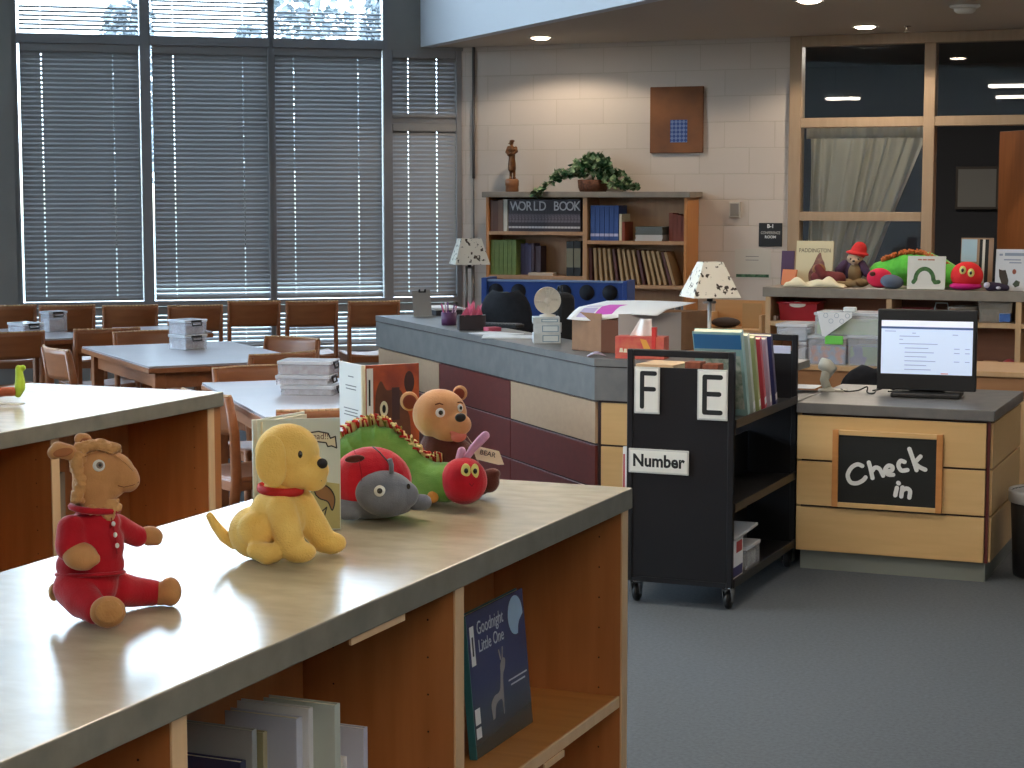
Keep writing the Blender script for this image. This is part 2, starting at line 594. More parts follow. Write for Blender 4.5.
blab = ['narrow closed grey blind beside the pale block wall, split by a rail',
        'tall closed grey blind just before the narrow one, glowing along its bottom slats',
        'tall closed grey blind in the middle window, pale glow along the bottom',
        'tall closed grey blind next to the bare grey pillar, dark to the bottom rail']
llab = ['short open blind low in the narrow bay near the counter', 'short open blind below the third tall blind, between chair legs',
        'short open blind under the middle tall blind, behind wooden chairs', 'short open blind below the tall blind nearest the grey pillar']
ulab = [None, 'raised blind gathered in the upper window closest to the soffit', 'raised blind gathered thickly in the middle upper window',
        'raised blind gathered in the upper window beside the pillar']
for i, (x0, x1) in enumerate(BAYS):
    rows = [(Z0, ZS - 0.03)]
    if i == 0: rows += [(ZS + 0.02, ZH0)]
    else: rows += [(ZS + 0.02, ZH0 - 0.0), (ZH1, ZT)]
    fb = MB(TW)
    # frame members round each light
    fb.box(x0 - 0.042, x0, -0.13, 0.0, Z0, ZT if i else ZH0)
    fb.box(x1, x1 + 0.038, -0.13, 0.0, Z0, ZT if i else ZH0)
    fb.box(x0, x1, -0.13, 0.0, ZS - 0.03, ZS + 0.012)
    if i: fb.box(x0, x1, -0.13, 0.012, ZH0, ZH1, 0.004)
    else: fb.box(x0, x1, -0.06, -0.03, 2.25, 2.30)
    w = struct(fb.build('window_%d' % (i + 1), M_FRAME))
    for (a, c) in rows:
        g = MB(TW)
        g.box(x0, x1, -0.11, -0.104, a, c)
        g.build('pane', M_PANE, w)
    if i > 3: 
        tf = lambda z: 1.2
        blind((x0, x1), ZS + 0.02, ZH0, 0.0365, tf, 0.042, 'closed grey blind in the windows beyond the grey pillar', group='blinds beyond the pillar')
        continue
    if i == 0:
        blind((x0, x1), 2.30, ZH0, 0.0365, lambda z: 1.04, 0.046, 'upper half of the narrow closed grey blind beside the block wall', cords=3, off=-0.03, gap=(0.004, 0.003))
        blind((x0, x1), ZS + 0.02, 2.25, 0.0365, lambda z: 1.04, 0.046, 'lower half of the narrow closed grey blind beside the block wall', cords=3, off=-0.03, gap=(0.004, 0.003))
    else:
        op = {1: 0.26, 2: 0.24, 3: 0.04}[i]
        blind((x0, x1), ZS + 0.02, ZH0, 0.0365, (lambda z, op=op: 1.04 if z > op else 0.55 + 0.5 * z / op), 0.046, blab[i])
        ub = {1: (0.34, 9), 2: (0.52, 14), 3: (0.30, 8)}[i]
        blind((x0, x1), ZH1 + 0.005, ZH1 + 0.06 + ub[1] * 0.0245, 0.034, lambda z: 0.55, 0.042, ulab[i], head=False, group='blinds in the upper windows', rail=False)
    blind((x0, x1), Z0 + 0.005, ZS - 0.035, 0.036, lambda z: 0.66, 0.042, llab[i], group='low blinds under the mid rail')
# unseen windows in the wall to the left, added for daylight from that side
for i, (y0, y1) in enumerate([(-1.0, 3.6), (4.0, 8.6)]):
    fb = MB()
    X = PL.x
    for k in range(5):
        y = y0 + (y1 - y0) * k / 4
        fb.box(X - 0.14, X - 0.04, y - 0.03, y + 0.03, 0.9, 4.9)
    for z in (0.93, 2.9, 4.87): fb.box(X - 0.14, X - 0.04, y0, y1, z - 0.03, z + 0.03)
    w = struct(fb.build('window_%d' % (i + 8), M_FRAME))
    g = MB()
    g.box(X - 0.1, X - 0.095, y0, y1, 0.9, 4.9)
    g.build('pane', M_PANE, w)

# dark pipe line in the corner
b = MB()
b.cyl((-6.42, 14.38, 1.8), (-6.42, 14.38, CEIL), 0.012)
b.cyl((-6.42, 14.38, 0.0), (-6.42, 14.38, 1.8), 0.006)
struct(b.build('trim_2', mat('conduit', (96, 92, 92), 0.5)))

# ---- conference room storefront
YG = 14.4
b = MB()
def fr(x0, x1, z0, z1, d0=-0.04, d1=0.08): b.box(x0, x1, YG + d0, YG + d1, z0, z1, 0.004, 1)
fr(-3.74, -3.645, 0, CEIL); fr(-2.705, -2.62, 0, 2.80); fr(-3.645, XR, 2.80, CEIL); fr(-3.645, -2.705, 2.18, 2.255); fr(-2.62, -1.72, 2.18, 2.255); fr(-1.63, -1.2, 2.18, 2.255)
fr(-3.645, -2.705, 1.465, 1.535); fr(-3.645, -2.705, 0.0, 0.75); fr(-1.72, -1.63, 0, 2.80); fr(-1.20, -1.12, 0, 2.80)
struct(b.build('window_10', M_DOORFRAME))
w10 = bpy.data.objects['window_10']
M_GLASS2 = glass('room_glass', (246, 248, 248), 0.01, 1.25)
for (x0, x1, z0, z1) in ((-3.645, -2.705, 2.255, 2.80), (-3.645, -2.705, 1.535, 2.18), (-3.645, -2.705, 0.75, 1.465), (-2.62, -1.2, 2.255, 2.80)):
    g = MB()
    g.box(x0, x1, YG + 0.015, YG + 0.021, z0, z1)
    g.build('pane', M_GLASS2, w10)
b = MB()
b.box(-1.12, XR, YG, YG + 0.2, 0, CEIL)
struct(b.build('wall_storefront', M_BRICK))
# dark room behind it
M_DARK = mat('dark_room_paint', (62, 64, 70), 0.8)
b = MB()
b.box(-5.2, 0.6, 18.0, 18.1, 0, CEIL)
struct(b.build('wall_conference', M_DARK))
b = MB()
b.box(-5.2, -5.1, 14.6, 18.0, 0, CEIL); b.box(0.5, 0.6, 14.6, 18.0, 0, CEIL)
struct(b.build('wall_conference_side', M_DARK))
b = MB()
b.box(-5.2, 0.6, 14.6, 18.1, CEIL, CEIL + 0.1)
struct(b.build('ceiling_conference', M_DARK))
# open door seen at the right
b = MB(Matrix.Translation((-1.735, YG + 0.10, 0)) @ Matrix.Rotation(R(124), 4, 'Z'))
b.box(0, 0.93, -0.022, 0.022, 0.01, 2.16, 0.003)
d1 = struct(b.build('door_1', wood('door_veneer', (124, 74, 40), (140, 86, 48), 0.4, 'z')))
b = MB(Matrix.Translation((-1.735, YG + 0.10, 0)) @ Matrix.Rotation(R(124), 4, 'Z'))
b.tube([(0.86, 0.022, 1.0), (0.86, 0.07, 1.0), (0.76, 0.07, 1.0)], 0.010, 10)
b.build('door_handle', M_CHROME, d1)

light('curtain_fill', 'AREA', (-3.3, 15.4, CEIL - 0.02), 9, (1.0, 0.9, 0.78), 0.3)  # unseen fill light added to brighten the curtain, no fitting modelled
# picture hung in the dark room
pc = aty(977, 188, 17.95)
pf = thing('framed_picture', 'faint square framed picture hanging in the dark room behind the doorway', 'picture', (pc.x, 17.98, pc.z))
b = MB(); b.box(-0.2, 0.2, -0.03, 0.0, -0.2, 0.2, 0.004); b.build('frame', mat('dull_frame', (70, 62, 56), 0.5), pf)
b = MB(); b.box(-0.175, 0.175, -0.034, -0.028, -0.175, 0.175); b.build('print', mat('dull_print', (150, 150, 146), 0.7), pf)

# sheer curtain behind the glass
def cur(u, v, yo=0.0):
    # v 0 top..1 bottom ; gathers and sweeps left toward the bottom
    left, right = -3.62, -2.72 - 0.58 * max(0, v - 0.04) ** 1.1
    x = left + (right - left) * u
    a = 0.030 + 0.03 * v
    y = YG + 0.17 + a * math.sin(u * 62 + 2 * math.sin(u * 9)) * (0.6 + 0.4 * math.sin(u * 13 + 1))
    return (x + 0.01 * math.sin(u * 40 + v * 6), y, 2.20 - v * 1.45)
b = MB(); b.grid(cur, 180, 16)
m_ = mat('sheer_white_cloth', (226, 224, 214), 0.9)
nt_ = m_.node_tree; tl_ = nt_.nodes.new('ShaderNodeBsdfTranslucent'); tl_.inputs[0].default_value = lin((226, 222, 210)); mx_ = nt_.nodes.new('ShaderNodeMixShader'); mx_.inputs[0].default_value = 0.5
nt_.links.new(nt_.nodes['Principled BSDF'].outputs[0], mx_.inputs[1]); nt_.links.new(tl_.outputs[0], mx_.inputs[2]); nt_.links.new(mx_.outputs[0], nt_.nodes['Material Output'].inputs[0])
cu_ = b.build('curtain', m_)
solid(cu_, 0.0015)
cu2 = thing('window_curtain', 'white gathered curtain hanging behind the conference room glass', 'curtain', (0, 0, 0))
cu_.parent = cu2; cu_.name = 'drape'
b = MB(); b.cyl((-3.68, YG + 0.16, 2.205), (-2.66, YG + 0.16, 2.205), 0.010); b.build('curtain_rod', M_WHITE, cu2)
def val(u, v):
    x = -3.64 + 0.92 * u
    return (x, YG + 0.125 + 0.012 * math.sin(u * 70), 2.20 - v * 0.10)
b = MB(); b.grid(val, 120, 4); vo = b.build('valance', MATS['sheer_white_cloth'], cu2); solid(vo, 0.0015)

# ---- ceiling fittings
def downlight(x, y, label, e=26, group='round recessed ceiling lights'):
    t = thing('ceiling_downlight', label, 'ceiling light', (x, y, CEIL), 0, group)
    b = MB(); b.lathe([(0.075, 0.0), (0.098, -0.002), (0.100, -0.006), (0.088, -0.008), (0.074, -0.004)], 32); b.build('trim_ring', M_WHITE, t)
    b = MB(); b.lathe([(0.0, -0.022), (0.05, -0.019), (0.070, -0.010), (0.073, -0.001), (0.0, 0.0)], 32)
    b.build('lens', mat('downlight_lens', (255, 238, 214), 0.5, emit=9.0, emit_col=(255, 232, 205)), t)
    l = light('downlight_lamp', 'SPOT', (x, y, CEIL - 0.03), e, (1.0, 0.84, 0.66), 0.05, spot_size=R(150), spot_blend=0.25)
    l.rotation_euler = (0, 0, 0)
downlight(-5.53, 13.66, 'recessed round ceiling light over the bookcase with the statue', 15)
downlight(-3.01, 13.68, 'recessed round ceiling light in front of the conference room glass', 24)
downlight(-2.93, 11.71, 'recessed round ceiling light out above the low shelving', 22)
downlight(-0.4, 13.68, 'recessed round ceiling light beyond the doorway', 12)
downlight(-0.4, 11.71, 'recessed round ceiling light further along from the low shelving', 12)
downlight(-0.4, 9.4, 'recessed round ceiling light above the check-in desk aisle', 14)
downlight(2.2, 9.4, 'recessed round ceiling light at the far side of the aisle', 14)
p = atz(965, 5, CEIL)
t = thing('smoke_detector', 'white round smoke detector on the low ceiling', 'smoke detector', (p.x, p.y, CEIL))
b = MB(); b.lathe([(0.095, 0.0), (0.098, -0.012), (0.086, -0.02)], 32); b.build('base_plate', M_WHITE, t)
b = MB(); b.lathe([(0.07, -0.02), (0.066, -0.04), (0.05, -0.052), (0.0, -0.056)], 32); b.build('sensor_dome', M_WHITE, t)
p = atz(907, 26, CEIL)
t = thing('sprinkler_head', 'small brass sprinkler head below the ceiling', 'sprinkler', (p.x, p.y, CEIL))
b = MB(); b.lathe([(0.03, 0), (0.03, -0.004), (0.009, -0.006), (0.009, -0.025)], 16); b.build('stem', M_CHROME, t)
b = MB(); b.lathe([(0.018, -0.045), (0.02, -0.048), (0.0, -0.05)], 16); b.tube([(0.009, 0, -0.025), (0.016, 0, -0.036), (0.004, 0, -0.046)], 0.002, 6); b.tube([(-0.009, 0, -0.025), (-0.016, 0, -0.036), (-0.004, 0, -0.046)], 0.002, 6); b.build('deflector', M_CHROME, t)
# suspended strip lights over the open floor (reflected in the dark glass; the last one is unseen, added as fill)
for (x0, y0, L_, lab) in ((-3.45, 6.65, 2.4, 'long strip light hung over the aisle beside the book truck'), (-3.75, 4.1, 2.6, 'long strip light hung over the near reading area'), (-5.85, 4.5, 0.45, 'short strip light hung over the tables'), (-0.4, 0.9, 2.6, 'long unseen strip light added as fill behind the near bookcase')):
    t = thing('strip_light', lab, 'ceiling light', (x0, y0, CEIL), 0)
    b = MB(); b.box(0, L_, -0.11, 0.11, 0.03, 0.09, 0.006); b.build('housing', M_WHITE, t)
    b = MB(); b.box(0.02, L_ - 0.02, -0.1, 0.1, 0.0, 0.03, 0.006); b.build('diffuser', mat('strip_diffuser', (255, 250, 240), 0.5, emit=10.0, emit_col=(255, 240, 220)), t)
    for xx in (0.12, L_ - 0.12):
        b = MB(); b.cyl((xx, 0, 0.09), (xx, 0, HIGH - CEIL), 0.003, seg=6); b.build('cable', M_CHROME, t)

# ---- trees beyond the windows
M_LEAFOUT = mat('outdoor_leaves', (136, 142, 148), 0.8, (110, 118, 126), 3)
M_BARK = mat('bark', (86, 72, 60), 0.9)
def tree(px, D, top, r, seed, label):
    rr = random.Random(seed)
    d = ray(px, 60); d = Vector((d.x, d.y, 0)).normalized()
    base = Vector((0, 0, 0)) + d * D
    t = thing('leafy_tree', label, 'tree', (base.x, base.y, 0), 0, 'trees outside the upper windows')
    b = MB()
    b.tube([(0, 0, 0), (0.1, 0, top * 0.4), (0, 0.1, top * 0.8)], [0.25, 0.18, 0.06], 10)
    b.build('trunk', M_BARK, t)
    b = MB()
    for k in range(1500):
        a = rr.uniform(0, 2 * PI); h = rr.uniform(0.25, 1.0)
        rad = r * math.sin(min(1, (1.05 - h) / 0.8) * PI / 2) * rr.uniform(0.2, 1.0) + 0.1
        c = Vector((rad * math.cos(a), rad * math.sin(a), top * h))
        s_ = rr.uniform(0.08, 0.2)
        q = Matrix.Translation(c) @ Matrix.Rotation(rr.uniform(0, 6), 4, (rr.uniform(-1, 1), rr.uniform(-1, 1), rr.uniform(-1, 1) + 0.01)) 
        b.quad([(-s_, 0, 0), (0, -s_ * .6, 0.05), (s_, 0, 0), (0, s_ * .6, -0.05)], T=q)
    b.build('crown', M_LEAFOUT, t)
tree(118, 60, 7.4, 1.4, 1, 'pale tree seen through the upper window by the pillar')
tree(141, 80, 11.4, 1.0, 2, 'pale taller tree seen in the upper window by the pillar')
tree(246, 62, 7.0, 1.2, 3, 'pale tree low in the middle upper window')
tree(305, 50, 9.8, 1.7, 4, 'pale bushy tree filling the upper window closest to the soffit')
tree(374, 66, 9.0, 0.9, 5, 'pale narrow tree at the edge of the upper window by the soffit')
b = MB(); b.quad([(-120, 5, -0.3), (60, 5, -0.3), (60, 140, -0.3), (-120, 140, -0.3)])
struct(b.build('ground_outside', mat('lawn', (110, 114, 104), 0.9, (96, 104, 92), 0.6)))
# ------------------------------------------------------------------ low bookcases with stone tops
def panel_holes(b, y, x0, x1, z0, z1, side=-1):
    """rows of shelf pin holes on a panel face looking -Y"""
    for x in (x0, x1):
        z = z0
        while z < z1:
            b.lathe([(0.0, 0.0), (0.0018, 0.0005), (0.0018, 0.0)], 8, T=Matrix.Translation((x, y, z)) @ Matrix.Rotation(PI / 2, 4, 'X'))
            z += 0.064

def low_bookcase(name, label, X1, Y0, Y1, width, divs, shelves, end_cap=False):
    """local frame: x from 0 (front edge of the top) back to -width, y along the case, z up"""
    t = thing(name, label, 'bookcase', (X1, Y0, 0))
    L_ = Y1 - Y0
    b = MB(); b.use(M_STONE); b.box(-width, 0, 0, L_, 1.026, 1.07, 0.003)
    top_ = b.build('countertop', M_STONE, t)
    top_.data.materials.append(M_STONE_EDGE)
    for f in top_.data.polygons:
        if f.normal.z < 0.5: f.material_index = 1
    fx, bx = -0.009, -0.30
    fx2 = -width + 0.009
    b = MB(); b.box(bx - 0.012, bx, 0.03, L_ - 0.03, 0.10, 1.026); b.build('back_panel', M_HONEY, t)
    ys = [0.035] + divs + [L_ - (0.060 if end_cap else 0.0195)]
    for k, y in enumerate(ys):
        last = k in (0, len(ys) - 1)
        b = MB(); b.box(fx2 + 0.004, fx - 0.004, y - 0.0175, y + 0.0175, 0.0 if last else 0.1, 1.026)
        pn = b.build('end_panel' if last else 'divider', M_HONEY, t)
        b = MB(); b.box(fx - 0.004, fx, y - 0.0175, y + 0.0175, 0.0 if last else 0.1, 1.026, 0.0008, 1); b.build('edge_banding', M_EDGE, pn)
        if k:
            b = MB(); panel_holes(b, y - 0.0177, -0.06, -0.24, 0.2, 0.98); b.build('pin_holes', mat('pin_hole', (52, 28, 18), 0.8), pn)
    b = MB(); b.box(fx2 + 0.03, fx - 0.03, 0.03, L_ - 0.03, 0.0, 0.10); b.build('plinth', M_HONEY, t)
    b = MB(); b.box(fx2, fx, 0.03, L_ - 0.03, 0.10, 0.122); b.build('bottom_board', M_HONEY_H, t)
    for k in range(len(ys) - 1):
        for z in shelves[min(k, len(shelves) - 1)]:
            b = MB(); b.box(bx, fx - 0.010, ys[k] + 0.0185, ys[k + 1] - 0.0185, z - 0.022, z)
            sh = b.build('shelf_board', M_HONEY_H, t)
            b = MB(); b.box(fx - 0.010, fx - 0.004, ys[k] + 0.0185, ys[k + 1] - 0.0185, z - 0.023, z + 0.001, 0.001, 1); b.build('edge_banding', M_EDGE, sh)
            b = MB(); b.box(fx2 + 0.004, bx - 0.012, ys[k] + 0.0185, ys[k + 1] - 0.0185, z - 0.022, z); b.build('shelf_board', M_HONEY_H, t)
    if end_cap:
        b = MB(); b.box(fx2, fx - 0.002, L_ - 0.042, L_ - 0.004, 0.0, 1.026); b.build('end_cap', M_HONEY, t)
    return t

near = low_bookcase('low_bookcase', 'near honey wood bookcase with stone top that carries the row of plush toys', -1.275, 0.35, 3.665, 0.655,
                    [0.765, 1.615, 2.465], [[0.633, 0.36], [0.60, 0.36], [0.60, 0.3], [0.633, 0.3]])
far = low_bookcase('low_bookcase', 'honey wood bookcase with stone top behind the red-clothed plush toy', -3.062, 1.55, 4.965, 0.725,
                   [0.85, 1.72, 2.575], [[0.62], [0.62], [0.62], [0.62, 0.35]], end_cap=True)
# plastic price strip under the near top
b = MB(); b.box(-1.284, -1.280, 2.42, 2.60, 1.014, 1.026); o = b.build('label_strip', M_EDGE, near); o.parent = near; o.location = -near.location
b = MB(); b.box(-1.288, -1.284, 3.20, 3.30, 0.598, 0.610); o = b.build('label_strip', M_EDGE, near); o.location = -near.location

# ------------------------------------------------------------------ reading tables
TA = math.atan2(-0.65, 0.76)   # run of the long side
def rtable(cx, cy, L_, W_, rz, label, r=0.0):
    t = thing('reading_table', label, 'table', (cx, cy, 0), rz, 'reading tables')
    b = MB(); b.use(M_TABLETOP); b.box(-L_ / 2, L_ / 2, -W_ / 2, W_ / 2, 0.728, 0.74, 0.002)
    tp = b.build('tabletop', M_TABLETOP, t)
    b = MB(); b.box(-L_ / 2 - 0.004, L_ / 2 + 0.004, -W_ / 2 - 0.004, W_ / 2 + 0.004, 0.70, 0.7275, 0.003); b.build('wood_edge', M_CHAIR, tp)
    b = MB()
    i = 0.07
    b.box(-L_ / 2 + i, L_ / 2 - i, -W_ / 2 + i, -W_ / 2 + i + 0.022, 0.61, 0.70); b.box(-L_ / 2 + i, L_ / 2 - i, W_ / 2 - i - 0.022, W_ / 2 - i, 0.61, 0.70)
    b.box(-L_ / 2 + i, -L_ / 2 + i + 0.022, -W_ / 2 + i, W_ / 2 - i, 0.61, 0.70); b.box(L_ / 2 - i - 0.022, L_ / 2 - i, -W_ / 2 + i, W_ / 2 - i, 0.61, 0.70)
    b.build('apron', M_CHAIR, t)
    for sx in (-1, 1):
        for sy in (-1, 1):
            x, y = sx * (L_ / 2 - 0.075), sy * (W_ / 2 - 0.075)
            b = MB(); b.box(x - 0.032, x + 0.032, y - 0.032, y + 0.032, 0, 0.70, 0.004); b.build('leg', M_CHAIR, t)
    return t
def rt_from(pl, pf, pb, label):
    """corner left, corner front, corner back-left, in pixels on the 0.74 m plane"""
    l, f, k = atz(*pl, 0.74), atz(*pf, 0.74), atz(*pb, 0.74)
    u = (f - l); L_ = u.length; u.normalize()
    v = Vector((-u.y, u.x, 0)); w = (k - l).dot(v)
    c = l + u * L_ / 2 + v * w / 2
    return rtable(c.x, c.y, L_, abs(w), math.atan2(u.y, u.x), label), c, u, v, L_, w
tabA = rt_from((82, 346.5), (149, 366.5), (229, 341), 'middle reading table with one stack of clear boxes, in front of the windows')
tabB = rt_from((202, 382.5), (265, 417), (346, 378.5), 'reading table closest to the bookcases, behind the plush puppy')
tabC = rt_from((-62, 331), (-24, 341.5), (42, 326.5), 'reading table by the grey pillar with two clear boxes')
tabD = rt_from((112, 327.5), (137, 334), (186, 325.5), 'reading table nearest the windows, half hidden by chair backs')

# ------------------------------------------------------------------ library chairs
def chair_proto():
    t = thing('library_chair', 'x', 'chair')
    b = MB()
    b.grid(lambda u, v: ((u - 0.5) * 0.43, -0.21 + 0.42 * v, 0.435 - 0.018 * math.sin(PI * u) * (1 - 0.3 * v)), 12, 10)
    s_ = b.build('seat', M_CHAIR, t); solid(s_, 0.02, -1)
    # backrest: bent plywood panel, hollow toward the sitter (front is -y)
    def bk(u, v):
        x = (u - 0.5) * 0.44
        return (x, 0.205 + 0.045 * math.cos((u - 0.5) * PI) + 0.03 * v, 0.625 + 0.172 * v)
    b = MB(); b.grid(bk, 16, 6)
    s_ = b.build('backrest', M_CHAIR, t); solid(s_, 0.016, 0)
    b = MB()
    for k in range(16):
        p, q = bk(k / 16, 1), bk((k + 1) / 16, 1)
        b.tube([p, q], 0.0082, 6)
    b.build('top_edge', M_CHAIR_EDGE, s_)
    for sx in (-1, 1):
        b = MB(); b.tube([(sx * 0.205, -0.18, 0), (sx * 0.205, -0.19, 0.435)], 0.023, 8, flat=0.75); b.build('leg', M_CHAIR, t)
        b = MB(); b.tube([(sx * 0.205, 0.25, 0), (sx * 0.205, 0.205, 0.43), (sx * 0.205, 0.21, 0.63), (sx * 0.207, 0.238, 0.79)], [0.024, 0.028, 0.026, 0.02], 8, flat=0.7); b.build('leg', M_CHAIR, t)
        b = MB(); b.box(sx * 0.205 - 0.01, sx * 0.205 + 0.01, -0.18, 0.22, 0.375, 0.425, 0.003); b.build('side_rail', M_CHAIR, t)
        b = MB(); b.box(sx * 0.205 - 0.009, sx * 0.205 + 0.009, -0.18, 0.235, 0.13, 0.165, 0.003); b.build('stretcher', M_CHAIR, t)
    b = MB(); b.box(-0.2, 0.2, 0.205, 0.225, 0.375, 0.42, 0.003); b.build('cross_rail', M_CHAIR, t)
    b = MB(); b.box(-0.2, 0.2, -0.2, -0.18, 0.375, 0.42, 0.003); b.build('cross_rail', M_CHAIR, t)
    return t
ch0 = chair_proto()
ch_used = [False]
def chair_at(x, y, rz, label, group='library chairs'):
    o = ch0 if not ch_used[0] else dup(ch0)
    ch_used[0] = True
    o.location = (x, y, 0); o.rotation_euler = (0, 0, rz); o.scale = (1, 1, 1); o['label'] = label; o['group'] = group
    return o
# chairs lined up along the windows, backs toward the room
u_ = -WDIR
wl = ['wooden chair at the counter end of the window row', 'wooden chair next along from the counter in the window row', 'third wooden chair in the window row, before the long stretch of table',
      'wooden chair in the window row behind the clear boxes of the middle table', 'wooden chair in the window row below the pillar-side blind', 'wooden chair in the window row behind the upright clear box', 'wooden chair at the pillar end of the window row']
WROW = -WA + 0
for i, (px, py) in enumerate([(368, 299), (307, 299), (250, 299), (192, 303), (128, 303), (66, 303), (8, 303)]):
    p = atz(px, py, 0.875)
    c_ = chair_at(p.x, p.y, math.atan2(WDIR.y, WDIR.x), wl[i], 'chairs along the windows'); c_.scale = (0.90, 1, 1.09)
def back_at(px, py, face, label, z=0.80):
    """place a chair so that the top of its backrest stands at the pixel; face = world angle the sitter looks toward"""
    p = atz(px, py, z)
    rz = face + PI / 2
    off = Matrix.Rotation(rz, 3, 'Z') @ Vector((0, 0.26, 0))
    q = Vector((p.x - off.x, p.y - off.y, 0)); back = Matrix.Rotation(rz, 3, 'Z') @ Vector((0, 1, 0))
    for _ in range(30):
        hit = False
        for (t_, c, u, v, L_, w) in (tabA, tabB, tabC, tabD):
            for lx in (-0.23, 0, 0.23):
                for ly in (0.17, 0.28):
                    r = q + Matrix.Rotation(rz, 3, 'Z') @ Vector((lx, ly, 0)) - c
                    if abs(r.dot(u)) < L_ / 2 + 0.015 and abs(r.dot(v)) < abs(w) / 2 + 0.015: hit = True
        if not hit: break
        q += back * 0.02
    return chair_at(q.x, q.y, rz, label)
uA, vA = tabA[2], tabA[3]
aU = math.atan2(uA.y, uA.x); aV = math.atan2(vA.y, vA.x)
back_at(97, 326, aU + PI, 'wooden chair with broad curved back between the pillar table and the middle table')
back_at(52, 348, aV + 0.1, 'wooden chair turned side-on at the pillar-side corner of the middle table')
back_at(-6, 327, aU + PI, 'wooden chair cut by the picture edge in front of the pillar table')
back_at(145, 331, aU + 0.05, 'wooden chair on the window side of the middle table')
back_at(288, 338, aV + PI + 0.5, 'wooden chair at the counter end of the middle table, low behind the white tabletop')
back_at(285, 353, aU + PI + 0.25, 'wooden chair with pale curved top edge between the two tables')
back_at(256, 367, aU + 0.05, 'wooden chair pushed in behind the boxes of the closest table')
back_at(205, 392, aV + 0.2, 'wooden chair at the pillar-side end of the closest table')
back_at(330, 409, aU + PI - 0.1, 'wooden chair just behind the picture book with the banner')

# ------------------------------------------------------------------ circulation desk (45 degree run, then a run parallel to the block wall)
D0, D1, D2 = Vector((-5.43, 10.63)), Vector((-3.06, 8.235)), Vector((-2.12, 8.235))
DT, BAND = 0.907, 0.195
desk = thing('circulation_desk', 'long angled service desk with grey counter band over cherry and maple panels', 'desk', (0, 0, 0))
desk.location = (D1.x, D1.y, 0)
def loc2(p): return (p[0] - D1.x, p[1] - D1.y)
dv = (D0 - D1).normalized(); LD = (D0 - D1).length
nv = Vector((-dv.y, dv.x))
if nv.y < 0 and nv.x < 0: nv = -nv
nin = Vector((0.7, 0.7)).normalized()
if nv.dot(nin) < 0: nv = -nv
def TD(): # local: x along the run from the corner, y into the desk, z up
    return Matrix(((dv.x, nv.x, 0, 0), (dv.y, nv.y, 0, 0), (0, 0, 1, 0), (0, 0, 0, 1)))
k_ = math.tan(R(22.5))
def off(d):   # polyline offset inward by d
    return [tuple(Vector(loc2(D0)) + nv * d), (d * k_ * 1.0, d), (loc2(D2)[0], d)]
def strip(b, d0, d1, z0, z1):
    a, c = off(d0), off(d1)
    b.prism([a[0], a[1], c[1], c[0]], z0, z1)
    b.prism([a[1], a[2], c[2], c[1]], z0, z1)
b = MB(); strip(b, 0.0, 0.36, DT - 0.034, DT); b.build('countertop', M_DESKGREY, desk)
b = MB(); strip(b, 0.012, 0.09, DT - 0.040, DT - 0.034); b.build('reveal_strip', M_REVEAL, desk)
b = MB(); strip(b, 0.003, 0.10, DT - BAND, DT - 0.040); b.build('counter_band', M_DESKGREY, desk)
b = MB(); strip(b, 0.03, 0.09, 0.09, DT - BAND); b.build('carcass', M_REVEAL, desk)
b = MB(); strip(b, 0.08, 0.13, 0.0, 0.09); b.build('toe_kick', M_TOEGREY, desk)
b = MB(); strip(b, 0.10, 0.62, 0.70, 0.735); b.build('worktop', M_DESKGREY, desk)
b = MB(); strip(b, 0.57, 0.60, 0.0, 0.70); b.build('inner_panel', M_MAPLE, desk)
ZR = DT - BAND - 0.012
def pnl(T, x0, x1, row, m, nm='front_panel'):
    z1 = ZR - row * 0.2075
    b = MB(T); b.box(x0, x1, 0.016, 0.034, z1 - 0.197, z1, 0.001, 1)
    b.build(nm, m, desk)
T_ = TD()
M_MAPLE_D = wood('maple_desk_panel', (176, 146, 118), (184, 154, 124), 0.4, 'x')
runs = [(0.02, 0.98), (0.988, 1.93), (1.938, 2.62), (2.628, LD - 0.012)]
rowm = [[M_MAPLE_D, M_CHERRY, M_CHERRY, M_MAPLE_D], [M_CHERRY] * 4, [M_CHERRY] * 4]
def dx_at(px):   # distance along the run seen at a pixel column
    d = ray(px, 400); # ray(s) = D1 + dv*x
    det = d.x * (-dv.y) + dv.x * d.y
    s = (D1.x * (-dv.y) + dv.x * D1.y) / det
    p = Vector((d.x * s, d.y * s))
    return (p - D1).dot(dv)
e1, e2 = dx_at(507.5), dx_at(436.5)
for row in range(3):
    for (x0, x1, m) in ((0.022, e1 - 0.004, M_MAPLE_D if row == 0 else M_CHERRY), (e1 + 0.004, e2 - 0.004, M_CHERRY), (e2 + 0.004, LD - 0.01, M_MAPLE_D if row == 0 else M_CHERRY)):
        pnl(T_, x0, x1, row, m)
    pnl(Matrix.Identity(4), 0.03, loc2(D2)[0] - 0.01, row, M_MAPLE)

